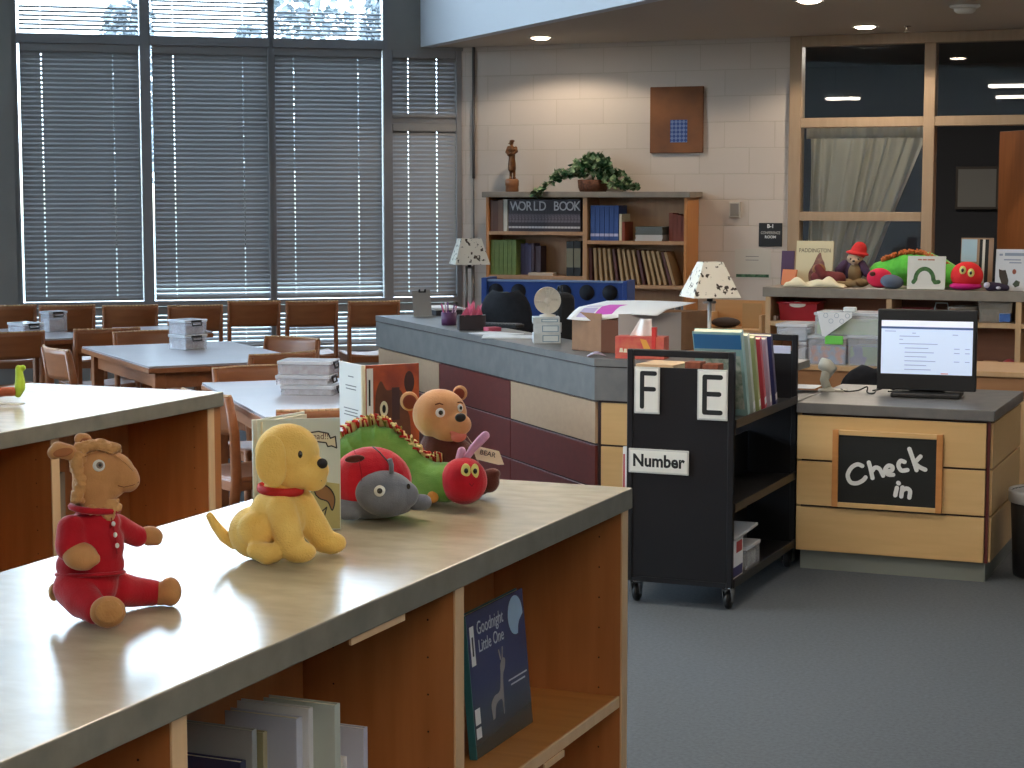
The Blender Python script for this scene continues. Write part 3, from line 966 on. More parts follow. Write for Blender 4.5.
# ------------------------------------------------------------------ check-in counter
CX0, CX1, CY0, CY1 = -2.072, -1.207, 8.165, 9.05
ck = thing('checkin_counter', 'low maple panelled counter with grey top and dark reveals holding the chalkboard sign', 'counter', (CX1, CY0, 0))
w_, d_ = CX1 - CX0, CY1 - CY0
b = MB(); b.box(-w_, 0, 0, d_, 0.705, 0.752, 0.003); b.build('countertop', M_DESKGREY, ck)
b = MB(); b.box(-w_ + 0.02, -0.025, 0.025, d_ - 0.02, 0.085, 0.705); b.build('carcass', M_REVEAL, ck)
b = MB(); b.box(-w_ + 0.02, -0.028, 0.028, d_ - 0.03, 0.0, 0.085); b.build('toe_kick', M_TOEGREY, ck)
for row in range(3):
    z1 = 0.694 - row * 0.2055
    b = MB(); b.box(-w_ + 0.004, -0.034, 0.008, 0.026, z1 - 0.196, z1, 0.001, 1); b.build('front_panel', M_MAPLE, ck)
    b = MB(); b.box(-0.026, -0.008, 0.034, d_ - 0.01, z1 - 0.196, z1, 0.001, 1); b.build('side_panel', M_MAPLE, ck)
b = MB(); b.box(-0.030, -0.018, 0.018, 0.030, 0.085, 0.705); b.build('corner_strip', M_CHERRY, ck)
# chalkboard sign
sc_ = aty(887, 471, CY0 - 0.0)
sg = thing('chalkboard_sign', 'small black chalkboard in an orange-brown wood frame with hand-lettered white words', 'sign', (sc_.x, CY0 + 0.006, sc_.z))
M_SF = wood('sign_frame_wood', (186, 124, 66), (200, 138, 78), 0.5, 'x')
b = MB(); b.box(-0.215, 0.215, -0.012, 0.0, -0.150, 0.150); b.build('chalk_panel', mat('chalkboard', (24, 25, 24), 0.8), sg)
for (a, c, e, f_) in ((-0.242, -0.215, -0.172, 0.172), (0.215, 0.242, -0.172, 0.172)):
    b = MB(); b.box(a, c, -0.018, 0.0, e, f_, 0.002); b.build('frame_side', M_SF, sg)
for (e, f_) in ((-0.172, -0.150), (0.150, 0.172)):
    b = MB(); b.box(-0.215, 0.215, -0.018, 0.0, e, f_, 0.002); b.build('frame_rail', M_MAPLE, sg)
# letters traced as pen strokes; coordinates from the sign's own face (x right, y up, metres)
def cs(pts):   # crop coordinates (768..1024,384..576 at 4x) -> metres about the sign centre
    k = 8.30 / F / 4.0
    return [((x - 470) * k, (352 - y) * k + (x - 470) * k * 0.045) for x, y in pts]
CH = [
    smooth2(cs([(372, 332), (352, 326), (328, 340), (314, 370), (326, 398), (352, 402), (376, 390), (386, 378)])),
    smooth2(cs([(398, 318), (406, 345), (414, 380)])), smooth2(cs([(412, 352), (424, 338), (442, 344), (456, 370)])),
    smooth2(cs([(472, 352), (490, 348), (492, 334), (476, 330), (464, 346), (474, 364), (496, 366)])),
    smooth2(cs([(540, 314), (524, 310), (516, 328), (528, 348), (552, 346)])),
    smooth2(cs([(558, 262), (572, 300), (588, 346)])), smooth2(cs([(602, 292), (578, 318)])), smooth2(cs([(578, 318), (600, 334), (622, 344)])),
    smooth2(cs([(512, 418), (506, 448)])), cs([(517, 398), (519, 400)]),
    smooth2(cs([(534, 416), (530, 452)])), smooth2(cs([(534, 428), (550, 420), (564, 430), (562, 456)])),
]
strokes('lettering', CH, 0.0185, mat('chalk_white', (225, 226, 224), 0.8), sg, Matrix.Translation((0, -0.0122, 0)) @ Matrix.Rotation(PI / 2, 4, 'X'))

# ------------------------------------------------------------------ book truck
BX0, BX1, BY0, BY1 = -2.533, -2.081, 7.20, 8.222
tr = thing('book_truck', 'black metal book truck on casters with letter plates on its end panel', 'book truck', (BX0, BY0, 0))
bw, bd = BX1 - BX0, BY1 - BY0
TH = 1.050
for y0, nm in ((0.0, 'end_panel'), (bd - 0.022, 'end_panel')):
    b = MB()
    b.box(0.0, bw, y0 + 0.006, y0 + 0.016, 0.10, TH - 0.072)
    b.box(0.0, 0.026, y0, y0 + 0.022, 0.095, TH, 0.003, 1)
    b.box(bw - 0.026, bw, y0, y0 + 0.022, 0.095, TH, 0.003, 1)
    b.box(0.026, bw - 0.026, y0, y0 + 0.022, TH - 0.028, TH, 0.003, 1)
    b.box(0.026, bw - 0.026, y0, y0 + 0.022, 0.095, 0.115)
    b.build(nm, M_BLACK, tr)
M_SHELFB = mat('black_shelf_steel', (34, 33, 34), 0.4)
for z in (0.80, 0.46, 0.15):
    for sgn in (1, -1):   # double sided, each tray tilted toward the middle
        b = MB()
        x0 = bw / 2
        T = Matrix.Translation((x0, 0, z - 0.035)) @ Matrix.Rotation(-sgn * R(0), 4, 'Y')
        b.box(min(0, sgn * (bw / 2)), max(0, sgn * (bw / 2)), 0.022, bd - 0.022, -0.004, 0.0, T=T)
        if sgn > 0: b.box(sgn * (bw / 2) - 0.004, sgn * (bw / 2) + 0.004, 0.022, bd - 0.022, -0.022, 0.012, T=T)
        b.build('shelf_tray', M_SHELFB, tr)
    b = MB(); b.box(bw / 2 - 0.004, bw / 2 + 0.004, 0.022, bd - 0.022, z - 0.035, z + 0.16 if z > 0.7 else z + 0.15); b.build('centre_plate', M_BLACK, tr)
for x in (0.03, bw - 0.03):
    for y in (0.045, bd - 0.045):
        b = MB()
        b.box(x - 0.02, x + 0.02, y - 0.025, y + 0.025, 0.092, 0.097)
        b.cyl((x, y, 0.08), (x, y, 0.093), 0.016)
        for s_ in (-1, 1): b.prism([(0.004, 0), (0.034, 0.082), (-0.034, 0.082), (-0.012, 0.0)], -0.0015, 0.0015, T=Matrix.Translation((x + s_ * 0.018, y + 0.01, 0.012 + 0.02)) @ Matrix.Rotation(PI / 2, 4, 'Z') @ Matrix.Rotation(PI / 2, 4, 'X') @ Matrix.Diagonal((1, 0.75, 1, 1)))
        cf = b.build('caster_fork', M_CHROME, tr)
        b = MB(); b.lathe([(0.0, -0.012), (0.030, -0.012), (0.037, -0.006), (0.037, 0.006), (0.030, 0.012), (0.0, 0.012)], 24, T=Matrix.Translation((x, y + 0.012, 0.037)) @ Matrix.Rotation(PI / 2, 4, 'Y'))
        b.build('caster_wheel', M_BLACKP, cf)
def plate(px, py, wpx, hpx, lab, kind):
    p = aty(px, py, BY0)
    k = 7.52 / F
    w, h = wpx * k, hpx * k
    t = thing('letter_plate', lab, 'sign', (p.x, BY0 - 0.001, p.z))
    b = MB(); b.box(-w / 2, w / 2, -0.007, 0.0, -h / 2, h / 2, 0.002); b.build('plate', mat('plate_rim', (196, 196, 190), 0.4), t)
    b = MB(); b.box(-w / 2 + 0.007, w / 2 - 0.007, -0.0085, -0.0068, -h / 2 + 0.007, h / 2 - 0.007, 0.0005, 1); b.build('insert', mat('plate_face', (222, 220, 212), 0.6), t)
    return t, w, h
TZ = Matrix.Translation((0, -0.0086, 0)) @ Matrix.Rotation(PI / 2, 4, 'X')
M_INK = mat('black_ink', (14, 14, 14), 0.7)
t, w, h = plate(647.5, 390.3, 27, 47.5, 'white plate with a black letter F on the truck end panel', 'F')
strokes('lettering', [[(-0.020, 0.070), (-0.020, -0.066)], [(-0.020, 0.070), (0.034, 0.070)], [(-0.020, 0.006), (0.030, 0.006)]], 0.0185, M_INK, t, TZ)
t, w, h = plate(713, 395.0, 31.5, 51, 'white plate with a black letter E on the truck end panel', 'E')
strokes('lettering', [[(-0.032, 0.072), (-0.032, -0.070)], [(-0.032, 0.072), (0.034, 0.072)], [(-0.032, 0.004), (0.028, 0.004)], [(-0.032, -0.070), (0.034, -0.070)]], 0.0195, M_INK, t, TZ)
t, w, h = plate(659, 461.5, 64, 25, 'wide white plate reading Number on the truck end panel', 'N')
text('lettering', 'Number', 0.070, M_INK, t, TZ, bold=0.0022, sx=0.92)
# ------------------------------------------------------------------ plush toys on the near bookcase
def plush_mat(name, col, col2, bump=0.5, bscale=420):
    return mat(name, col, 0.95, col2, 26, bump=bump, bscale=bscale, sheen=0.35, lo=0.3, hi=0.7, bdist=0.003)
M_TAN = plush_mat('tan_velour', (206, 150, 96), (190, 134, 82), 0.25)
M_TANW = plush_mat('tan_wool', (214, 164, 106), (188, 134, 80), 0.8, 160)
M_RED = plush_mat('red_jersey', (188, 12, 32), (168, 8, 26), 0.25, 300)
M_YEL = plush_mat('yellow_plush', (255, 216, 122), (248, 200, 100), 0.7, 360)
M_GREYPL = plush_mat('grey_plush', (126, 130, 140), (108, 112, 122), 0.4)
M_RED2 = plush_mat('red_plush', (206, 22, 44), (184, 14, 34), 0.4)
M_GREEN = plush_mat('green_plush', (134, 182, 84), (104, 156, 62), 0.5)
M_BEAR = plush_mat('bear_velour', (218, 162, 112), (202, 144, 96), 0.3)
M_BEARD = plush_mat('dark_brown_plush', (98, 46, 34), (82, 36, 28), 0.4)
M_PINK = plush_mat('pink_velour', (212, 160, 190), (200, 146, 178), 0.3)
M_EYEW = mat('eye_white', (232, 232, 226), 0.35)
M_EYEG = mat('eye_iris', (112, 132, 150), 0.3)
M_EYEB = mat('eye_black', (10, 9, 9), 0.15, coat=0.6)
M_NOSE = mat('nose_thread', (22, 18, 18), 0.45)


class Toy:
    """a toy described in its own frame: x along the shelf view, y away, z up; units are crop pixels"""
    def __init__(s, root, ox, oy, crop, scale, k):
        s.root, s.ox, s.oy, s.crop, s.sc, s.k = root, ox, oy, crop, scale, k
    def P(s, cx, cy, dep=0.0):
        u = s.m
        return Vector(((cx - s.ox) * u, dep * u, ((s.oy - cy) - s.k * dep) * u))
    def soft(s, name, blobs, m, voxel=0.0032, smooth=4, parent=None, lumps=0.0):
        b = MB()
        for q in blobs:
            if q[0] == 'e':
                _, cx, cy, dep, rx, rz, ry = q[:7]
                rot = Matrix.Rotation(R(q[7]), 4, 'Y') if len(q) > 7 else None
                if len(q) > 8: rot = Matrix.Rotation(R(q[8]), 4, 'Z') @ rot
                b.ell(s.P(cx, cy, dep), (rx * s.m, ry * s.m, rz * s.m), rot, 20)
            else:   # capsule chain: [(cx,cy,dep,r)...]
                pts = q[1]
                for i in range(len(pts)):
                    b.ell(s.P(*pts[i][:3]), pts[i][3] * s.m, None, 16)
                P_ = [s.P(*p[:3]) for p in pts]
                b.tube(P_, [p[3] * s.m for p in pts], 16)
        o = b.build(name, m, parent or s.root)
        md = o.modifiers.new('body', 'REMESH'); md.mode = 'VOXEL'; md.voxel_size = voxel; md.use_smooth_shade = True
        md = o.modifiers.new('soft', 'SMOOTH'); md.factor = 0.6; md.iterations = smooth
        if lumps:
            tx = bpy.data.textures.get('fleece') or bpy.data.textures.new('fleece', 'CLOUDS')
            tx.noise_scale = 0.008
            md = o.modifiers.new('fleece', 'DISPLACE'); md.texture = tx; md.strength = lumps; md.mid_level = 0.5
        return o
    def ball(s, name, cx, cy, dep, rx, rz, ry, m, parent=None, rot=0.0, rotz=0.0):
        b = MB()
        rt = Matrix.Rotation(R(rotz), 4, 'Z') @ Matrix.Rotation(R(rot), 4, 'Y')
        b.ell(s.P(cx, cy, dep), (rx * s.m, ry * s.m, rz * s.m), rt, 20)
        return b.build(name, m, parent or s.root)
    def line(s, name, pts, r, m, parent=None, flat=1.0):
        b = MB(); b.tube([s.P(*p) for p in pts], [r * s.m] * len(pts), 8)
        return b.build(name, m, parent or s.root)

def toy(name, label, cat, crop, scale, ox, oy, z=1.07, sink=0.0):
    """crop=(x0,y0) scale=crop px per photo px; (ox,oy) the standing point in crop px"""
    px, py = crop[0] + ox / scale, crop[1] + oy / scale
    p = atz(px, py, z)
    az = YAW - math.atan((px - 512) / F)
    root = thing(name, label, cat, (p.x, p.y, z - sink), az)
    dist = p.x * -math.sin(YAW) + p.y * math.cos(YAW)
    depth = dist * math.cos(PIT) + (EYE - z) * math.sin(PIT)
    T = Toy(root, ox, oy, crop, scale, (EYE - z) / math.hypot(p.x, p.y))
    T.m = depth / F / scale
    return T

# --- plush llama in red clothes (crop 40,420 at 3.49)
L = toy('plush_llama', 'tan plush llama in red pyjamas sitting upright on the near stone top', 'plush toy', (40, 420), 3.49, 190, 698)
body = L.soft('clothed_body', [
    ('e', 188, 430, 0, 112, 120, 90), ('e', 170, 560, 10, 106, 116, 98), ('e', 180, 500, 0, 120, 80, 92), ('e', 200, 352, 0, 88, 58, 66),
    ('c', [(215, 330, 0, 58), (200, 300, 0, 52)]),
    ('c', [(120, 375, -50, 52), (118, 435, -80, 56)]),                    # near sleeve
    ('c', [(275, 365, 45, 44), (330, 395, 90, 40), (345, 402, 95, 39)]),                      # far sleeve
    ('c', [(128, 580, -30, 78), (154, 628, -100, 64), (196, 664, -168, 50)]),          # near trouser leg
    ('c', [(270, 590, 70, 66), (330, 602, 110, 56), (395, 608, 140, 48)]),
], M_RED, 0.003, 3)
L.soft('head', [
    ('e', 215, 170, 0, 92, 82, 78, 0), ('e', 262, 175, 0, 78, 72, 62, 14), ('e', 295, 192, -8, 62, 52, 52, 24), ('c', [(290, 188, -8, 56), (314, 206, -14, 44)]),
    ('c', [(200, 215, 0, 78), (208, 295, 0, 60)]), ('e', 246, 226, -4, 58, 46, 54, 10),
], M_TAN, 0.0026, 4)
wool = [('e', 152 - 8 * math.sin(k), 118 + k * 19, dep, 26, 17, 30) for k in range(9) for dep in (-46, -10, 36)]
wool += [('e', 150 + 17 * k, 95 - 14 * math.sin(PI * k / 7), dep, 24, 22, 30) for k in range(8) for dep in (-22, 22)]
wool += [('e', 190 + 13 * k, 300 + 10 * math.sin(k), -40 + 2 * k, 22, 24, 26) for k in range(7)] + [('e', 245, 325, -40, 24, 28, 20)]
L.soft('wool_mane', wool, M_TANW, 0.0024, 1, lumps=0.010)
for nm, pts, (ax, ay, ad) in (('ear', [(144, 124, -36, 22), (114, 104, -44, 28), (84, 96, -50, 29), (68, 106, -52, 24)], (98, 108, -76)), ('ear', [(192, 78, 32, 20), (170, 58, 38, 26), (156, 52, 40, 22)], (172, 62, 14))):
    e = L.soft(nm, [('c', pts)], M_TAN, 0.0022, 2)
    L.ball('inner_ear', ax, ay, ad, 34 if ad < 0 else 16, 15 if ad < 0 else 12, 8, mat('inner_ear_velour', (168, 104, 62), 0.95), e, rot=-10)
eye = L.ball('eye', 217, 157, -74, 21, 21, 12, M_EYEW)
L.ball('pupil', 220, 157, -85, 12, 12, 5, mat('eye_taupe', (140, 120, 104), 0.3), eye); L.ball('pupil', 221, 157, -89, 6, 6, 3, M_EYEB, eye)
L.line('seam', [(170, 125, -66), (215, 98, -52), (262, 112, -52), (308, 150, -50), (335, 178, -38)], 1.6, M_TANW)
L.line('mouth', [(352, 216, -34), (330, 228, -52), (300, 234, -60), (280, 228, -62)], 1.5, mat('brown_thread', (120, 70, 40), 0.9))
for dep, c in ((-122, [(150, 470), (178, 492)]), ):
    L.soft('hand', [('e', 148, 472, -108, 62, 50, 48, 12), ('c', [(165, 490, -115, 34), (192, 484, -128, 24)])], M_TAN, 0.0024, 3)
L.soft('hand', [('e', 392, 400, 110, 46, 34, 36, 12), ('c', [(385, 412, 105, 26), (412, 416, 100, 22)])], M_TAN, 0.0024, 3)
f_ = L.soft('foot', [('e', 236, 672, -206, 62, 56, 36)], M_TAN, 0.0024, 3)
L.ball('sole_patch', 240, 672, -241, 46, 40, 4, M_TANW, f_)
L.soft('foot', [('c', [(425, 612, 140, 44), (455, 608, 128, 46)]), ('e', 458, 607, 120, 42, 54, 36)], M_TAN, 0.0024, 3)
b = MB(); pts = [L.P(200 + 78 * math.cos(a) , 300 + 16 * math.sin(a) + 8 * math.cos(a), 66 * math.sin(-a)) for a in [2 * PI * k / 24 for k in range(25)]]
b.tube(pts, [15 * L.m] * 25, 8, flat=0.8); b.build('collar', M_RED, L.root)
for (cx, cy, dp) in ((262, 362, -72), (267, 402, -94), (273, 440, -100)): L.ball('button', cx, cy, dp - 2, 7, 9, 6, M_EYEW)
b = MB(); b.tube([L.P(255, 340, -60), L.P(266, 400, -90), L.P(272, 470, -92)], 2.2 * L.m, 6); b.build('placket', mat('red_trim', (150, 8, 24), 0.9), L.root)
b = MB(); pts = [L.P(180 + 116 * math.cos(a), 530 + 10 * math.sin(a), 98 * math.sin(-a)) for a in [2 * PI * k / 28 for k in range(29)]]
b.tube(pts, [7 * L.m] * 29, 8); b.build('shirt_hem', M_RED, L.root)
L.ball('tail', 54, 592, 30, 20, 32, 20, M_TANW)

# --- yellow puppy (crop 200,400 at 4.267)
D = toy('plush_puppy', 'yellow plush puppy with a red collar sitting on the near stone top', 'plush toy', (200, 400), 4.267, 300, 680)
D.soft('body', [
    ('e', 235, 560, 20, 112, 112, 105), ('e', 335, 490, 0, 124, 128, 96, 20), ('c', [(345, 380, 0, 72), (340, 450, 0, 98)]),
    ('e', 245, 552, -50, 84, 80, 60), ('c', [(238, 640, -110, 38), (285, 655, -120, 48), (315, 652, -122, 42)]),       # haunch and hind foot
    ('c', [(345, 460, -50, 70), (372, 560, -90, 64), (390, 622, -112, 60)]), ('e', 420, 652, -128, 74, 46, 60),        # near foreleg
    ('c', [(430, 440, 30, 66), (482, 530, 55, 64), (528, 600, 66, 56)]), ('e', 560, 615, 62, 68, 48, 56),                 # far foreleg
], M_YEL, 0.0028, 4)
D.soft('tail', [('c', [(150, 600, 30, 34), (105, 575, 36, 27), (68, 525, 40, 22), (46, 485, 42, 17)])], M_YEL, 0.0024, 3)
D.soft('head', [('e', 378, 222, 0, 138, 126, 118), ('e', 400, 290, 0, 112, 98, 98), ('c', [(430, 300, -20, 82), (480, 306, -36, 70)]), ('e', 500, 300, -40, 54, 52, 52), ('e', 486, 345, -34, 58, 46, 56)], M_YEL, 0.0028, 4)
D.soft('ear', [('e', 308, 258, -112, 66, 108, 26, 4), ('e', 318, 300, -116, 56, 78, 26)], M_YEL, 0.0024, 3)
D.soft('ear', [('e', 405, 262, 108, 56, 96, 22, -4)], M_YEL, 0.0024, 3)
D.ball('nose', 523, 275, -86, 23, 22, 15, M_NOSE, rot=20)
e_ = D.ball('eye', 428, 236, -103, 12, 17, 9, mat('eye_brown', (60, 34, 18), 0.2, coat=0.5)); D.ball('pupil', 430, 238, -110, 7, 10, 4, M_EYEB, e_)
D.line('mouth', [(492, 340, -88), (502, 350, -86), (520, 348, -80)], 2.0, M_NOSE)
b = MB(); pts = [D.P(347 + 92 * math.cos(a), 376 + 20 * math.sin(a) + 6 * math.cos(a), 84 * math.sin(-a)) for a in [2 * PI * k / 28 for k in range(29)]]
b.tube(pts, [9 * D.m] * 29, 8, flat=2.0); b.build('collar', mat('red_collar', (196, 30, 28), 0.7), D.root)

# --- plush beetle (crop 330,350 at 4.267)
B_ = toy('plush_ladybug', 'red and grey plush ladybug lying between the picture book and the plush caterpillar', 'plush toy', (330, 350), 4.267, 210, 705)
B_.soft('underside', [('e', 180, 655, 20, 185, 62, 120), ('c', [(70, 690, -60, 34), (105, 692, -66, 34)])], M_GREYPL, 0.0028, 4)
sh = B_.soft('wing_shell', [('e', 178, 560, 25, 172, 148, 130)], M_RED2, 0.003, 2)
B_.soft('head', [('e', 236, 614, -82, 128, 98, 88, 8), ('e', 320, 620, -90, 56, 56, 58)], M_GREYPL, 0.0028, 4)
B_.soft('foot', [('c', [(360, 650, -20, 36), (398, 652, -24, 34)])], M_GREYPL, 0.0026, 3)
e_ = B_.ball('eye', 213, 604, -164, 24, 24, 10, M_EYEW); B_.ball('pupil', 213, 604, -172, 12, 12, 4, M_EYEB, e_)
B_.ball('eye', 332, 586, -136, 8, 12, 8, M_EYEB)
B_.line('antenna', [(262, 530, -120), (262, 495, -128), (255, 470, -134)], 10, M_GREYPL)
B_.ball('spot', 110, 466, -72, 42, 16, 12, M_BEARD, rot=-6)
B_.line('wing_seam', [(185, 414, -18), (215, 440, -52), (248, 480, -84), (262, 515, -100)], 3.0, M_NOSE)
B_.line('shell_seam', [(100, 418, -6), (128, 470, -86), (140, 540, -108), (120, 640, -96)], 1.5, mat('dark_red_thread', (130, 6, 24), 0.9))

# --- plush caterpillar
Cc = toy('plush_caterpillar', 'green plush caterpillar with red head and pink antennae in front of the plush bear', 'plush toy', (330, 350), 4.267, 400, 655)
Cc.soft('body', [('c', [(40, 470, 190, 70), (90, 430, 175, 76), (160, 395, 160, 80), (230, 400, 140, 82), (300, 450, 110, 84), (360, 520, 70, 86), (430, 560, 25, 88), (490, 565, -15, 86)]),
                 ('c', [(10, 560, 200, 70), (40, 470, 190, 70)]),('c', [(160, 480, 160, 80), (230, 500, 140, 84), (300, 540, 110, 84), (370, 572, 70, 84)])] +
        [('e', x, y, d, 22, 88, 88, a) for (x, y, d, a) in ((110, 424, 172, -30), (150, 400, 164, -14), (195, 392, 150, 0), (238, 404, 138, 18), (280, 434, 122, 35), (318, 470, 100, 42), (356, 512, 74, 45), (400, 545, 46, 28), (450, 562, 10, 12))],
        M_GREEN, 0.003, 2)
Cc.soft('head', [('e', 568, 560, -60, 100, 100, 92)], M_RED2, 0.0028, 3)
for (cx, cy, dp) in ((575, 520, -138), (613, 521, -130)):
    e_ = Cc.ball('eye', cx, cy, dp, 20 if cx < 600 else 17, 32, 10, mat('pale_yellow_felt', (222, 214, 128), 0.9)); Cc.ball('pupil', cx + 1, cy, dp - 8, 9, 12, 4, M_EYEB, e_)
Cc.line('mouth', [(590, 572, -150), (600, 585, -148), (607, 572, -146)], 2, mat('dark_red_thread', (130, 6, 24), 0.9))
Cc.soft('antenna', [('c', [(582, 462, -40, 14), (605, 425, -36, 17), (640, 388, -30, 20), (660, 368, -28, 19)])], M_PINK, 0.002, 2)
Cc.soft('antenna', [('c', [(548, 470, -50, 16), (560, 435, -52, 19)])], M_PINK, 0.002, 2)
Cc.soft('foot', [('e', 438, 628, -70, 26, 26, 30)], mat('orange_velour', (206, 140, 62), 0.95), 0.0022, 2)
Cc.soft('foot', [('e', 372, 640, 10, 24, 22, 30)], mat('orange_velour', (206, 140, 62), 0.95), 0.0022, 2)
rr = random.Random(3)
M_FR = [mat('cream_yarn', (244, 226, 160), 0.9), mat('red_yarn', (190, 48, 36), 0.9), mat('olive_yarn', (150, 150, 60), 0.9)]
path = smooth2([(30, 392, 188), (75, 350, 176), (125, 322, 166), (180, 308, 156), (235, 312, 142), (290, 345, 124), (345, 392, 98), (390, 440, 70), (430, 470, 44), (475, 478, 14)], 9)
tuft = [MB(), MB(), MB()]
for i, (x, y, d) in enumerate(path):
    for s_ in range(2):
        q = tuft[rr.choice((0, 0, 0, 1, 1, 2))]
        lx = rr.uniform(-34, 6); ly = rr.uniform(-54, -28); dd = rr.uniform(-44, 34)
        q.tube([Cc.P(x, y + 10, d + dd * 0.3), Cc.P(x + lx * .5, y + ly * .7, d + dd * 0.7), Cc.P(x + lx * 1.2, y + ly * .75, d + dd)], [5.6 * Cc.m, 5.6 * Cc.m, 5.2 * Cc.m], 6)
for q, m, nm in zip(tuft, M_FR, ('cream_fringe', 'red_fringe', 'olive_fringe')):
    o = q.build(nm, m, Cc.root); o['kind'] = 'stuff'

# --- plush bear
Be = toy('plush_bear', 'light brown plush bear with a pink tongue and paper tag behind the plush caterpillar', 'plush toy', (330, 350), 4.267, 540, 606)
Be.soft('head', [('e', 470, 275, 120, 116, 108, 100), ('e', 505, 320, 95, 92, 74, 84), ('c', [(530, 320, 60, 52), (560, 322, 30, 44)])], M_BEAR, 0.003, 4)
for (cx, cy, d, r, n) in ((342, 218, 140, 40, 1), (556, 184, 150, 32, 1)):
    e_ = Be.soft('ear', [('e', cx, cy, d, r, r * 1.05, 20)], M_BEAR, 0.0024, 2)
    Be.ball('inner_ear', cx + (2 if cx < 400 else -4), cy + 4, d - 16, r * .74, r * .76, 6, mat('inner_ear_red', (138, 66, 50), 0.95), e_)
Be.soft('tongue', [('e', 550, 372, 28, 34, 24, 30, -12), ('e', 540, 355, 34, 36, 16, 30, 10)], mat('tongue_felt', (214, 120, 104), 0.9), 0.0022, 2)
Be.ball('nose', 557, 294, -6, 23, 19, 16, M_NOSE, rot=-8)
e_ = Be.ball('eye', 473, 273, 24, 20, 20, 9, M_EYEW); Be.ball('pupil', 475, 273, 17, 10, 10, 4, M_EYEB, e_)
e_ = Be.ball('eye', 556, 252, 58, 12, 17, 9, M_EYEW); Be.ball('pupil', 559, 252, 50, 6, 8, 4, M_EYEB, e_)
Be.line('brow', [(452, 238, 36), (470, 232, 34), (486, 238, 34)], 3, mat('brown_thread', (120, 70, 40), 0.9))
Be.line('brow', [(545, 228, 62), (558, 226, 62), (568, 232, 64)], 2.5, mat('brown_thread', (120, 70, 40), 0.9))
Be.soft('body', [('e', 500, 480, 150, 135, 120, 110), ('c', [(470, 370, 130, 70), (480, 430, 140, 100)]), ('c', [(560, 560, 90, 60), (640, 570, 40, 50)]), ('c', [(440, 560, 90, 60), (420, 560, 110, 60)])], M_BEARD, 0.0032, 4)
Be.soft('foot', [('e', 676, 560, 10, 44, 50, 40), ('e', 690, 530, 10, 34, 24, 36)], M_BEARD, 0.0026, 3)
b = MB(); b.prism([(-0.022, -0.013), (0.022, -0.017), (0.034, -0.015), (0.020, 0.010), (-0.020, 0.013), (-0.030, 0.002)], -0.0008, 0.0008, T=Matrix.Translation(Be.P(672, 450, -40)) @ Matrix.Rotation(R(84), 4, 'X') @ Matrix.Rotation(R(-9), 4, 'Z'))
tg = b.build('paper_tag', mat('tag_cream', (240, 226, 196), 0.6), Be.root)
b = MB(); b.tube([Be.P(585, 372, 20), Be.P(606, 405, -20), Be.P(622, 435, -40)], 1.6 * Be.m, 6); b.build('tag_loop', M_CREAM, tg)
text('tag_print', 'BEAR', 0.014, mat('dark_ink', (50, 52, 50), 0.8), tg, Matrix.Translation(Be.P(669, 447, -43)) @ Matrix.Rotation(R(84), 4, 'X') @ Matrix.Rotation(R(-13), 4, 'Z') @ Matrix.Translation((0, 0, 0.0012)))

# ------------------------------------------------------------------ standing picture books on the near top
def cover_board(b, T, w, h, th=0.0025):
    b.box(0, w, -th / 2, th / 2, 0, h, 0.0006, 1, T=T)
def standing_book(name, label, base, a1, a2, w, h, m1, m2, spine_m, leaf=0.010):
    """an open hardback on its end: spine at the origin, the boards swing out at angles a1 (shown) and a2"""
    t = thing(name, label, 'book', base)
    TT = []
    for a, m, nm in ((a1, m1, 'front_cover'), (a2, m2, 'back_cover')):
        T = Matrix.Rotation(a, 4, 'Z')
        TT.append(T)
        b = MB(); cover_board(b, T @ Matrix.Translation((0.004, 0, 0)), w, h); b.build(nm, m, t)
    b = MB(); b.tube([(0, 0, 0), (0, 0, h)], 0.005, 12); b.build('spine', spine_m, t)
    for a in (a1, a2):
        sgn = 1 if ((a2 - a1) % (2 * PI)) < PI else -1
        sg_ = sgn if a == a1 else -sgn
        b = MB(); b.box(0.006, w - 0.004, min(0, sg_ * leaf) + sg_ * 0.0014, max(0, sg_ * leaf) + sg_ * 0.0014, 0.003, h - 0.004, 0, T=Matrix.Rotation(a, 4, 'Z'))
        b.build('page_block', M_CREAM, t)
    return t, TT
# book behind the puppy: pale cover with a banner
M_PALE = mat('pale_green_cover', (206, 214, 204), 0.35, coat=0.2)
p1 = atz(341, 529.5, 1.07)
h1 = 0.205
az = YAW - math.atan((341 - 512) / F)
# free edge at p1; spine is to the left and farther behind the puppy
a_sh = az + R(8)
w1 = 0.150
base = p1 - Vector((math.cos(a_sh), math.sin(a_sh), 0)) * (w1 + 0.004)
bk1, TT = standing_book('picture_book', 'pale green picture book with a ribbon banner standing open behind the plush puppy', (base.x, base.y, 1.0705), a_sh, a_sh + R(48), w1, h1, M_PALE, mat('pale_cover_back', (204, 206, 190), 0.4), mat('pale_spine', (214, 208, 184), 0.5))
FT = lambda x, z: TT[0] @ Matrix.Translation((0.004, -0.0016, 0)) @ Matrix.Rotation(PI / 2, 4, 'X') @ Matrix.Translation((x, z, 0))
b = MB(FT(0, 0)); b.prism([(0.002, 0.002), (w1 - 0.002, 0.002), (w1 - 0.002, 0.084), (0.10, 0.092), (0.06, 0.078), (0.002, 0.088)], 0, 0.0003); b.build('meadow_print', mat('meadow_ink', (176, 168, 112), 0.4), bk1)
ban = [(0.062, 0.168), (0.085, 0.178), (0.110, 0.181), (0.128, 0.177), (0.132, 0.168), (0.141, 0.171), (0.143, 0.150), (0.134, 0.154), (0.127, 0.153), (0.124, 0.160), (0.105, 0.163), (0.084, 0.160), (0.066, 0.152)]
b = MB(FT(0, 0)); b.prism(ban, 0.0001, 0.0005); bn = b.build('banner_print', mat('banner_cream', (222, 214, 184), 0.5), bk1)
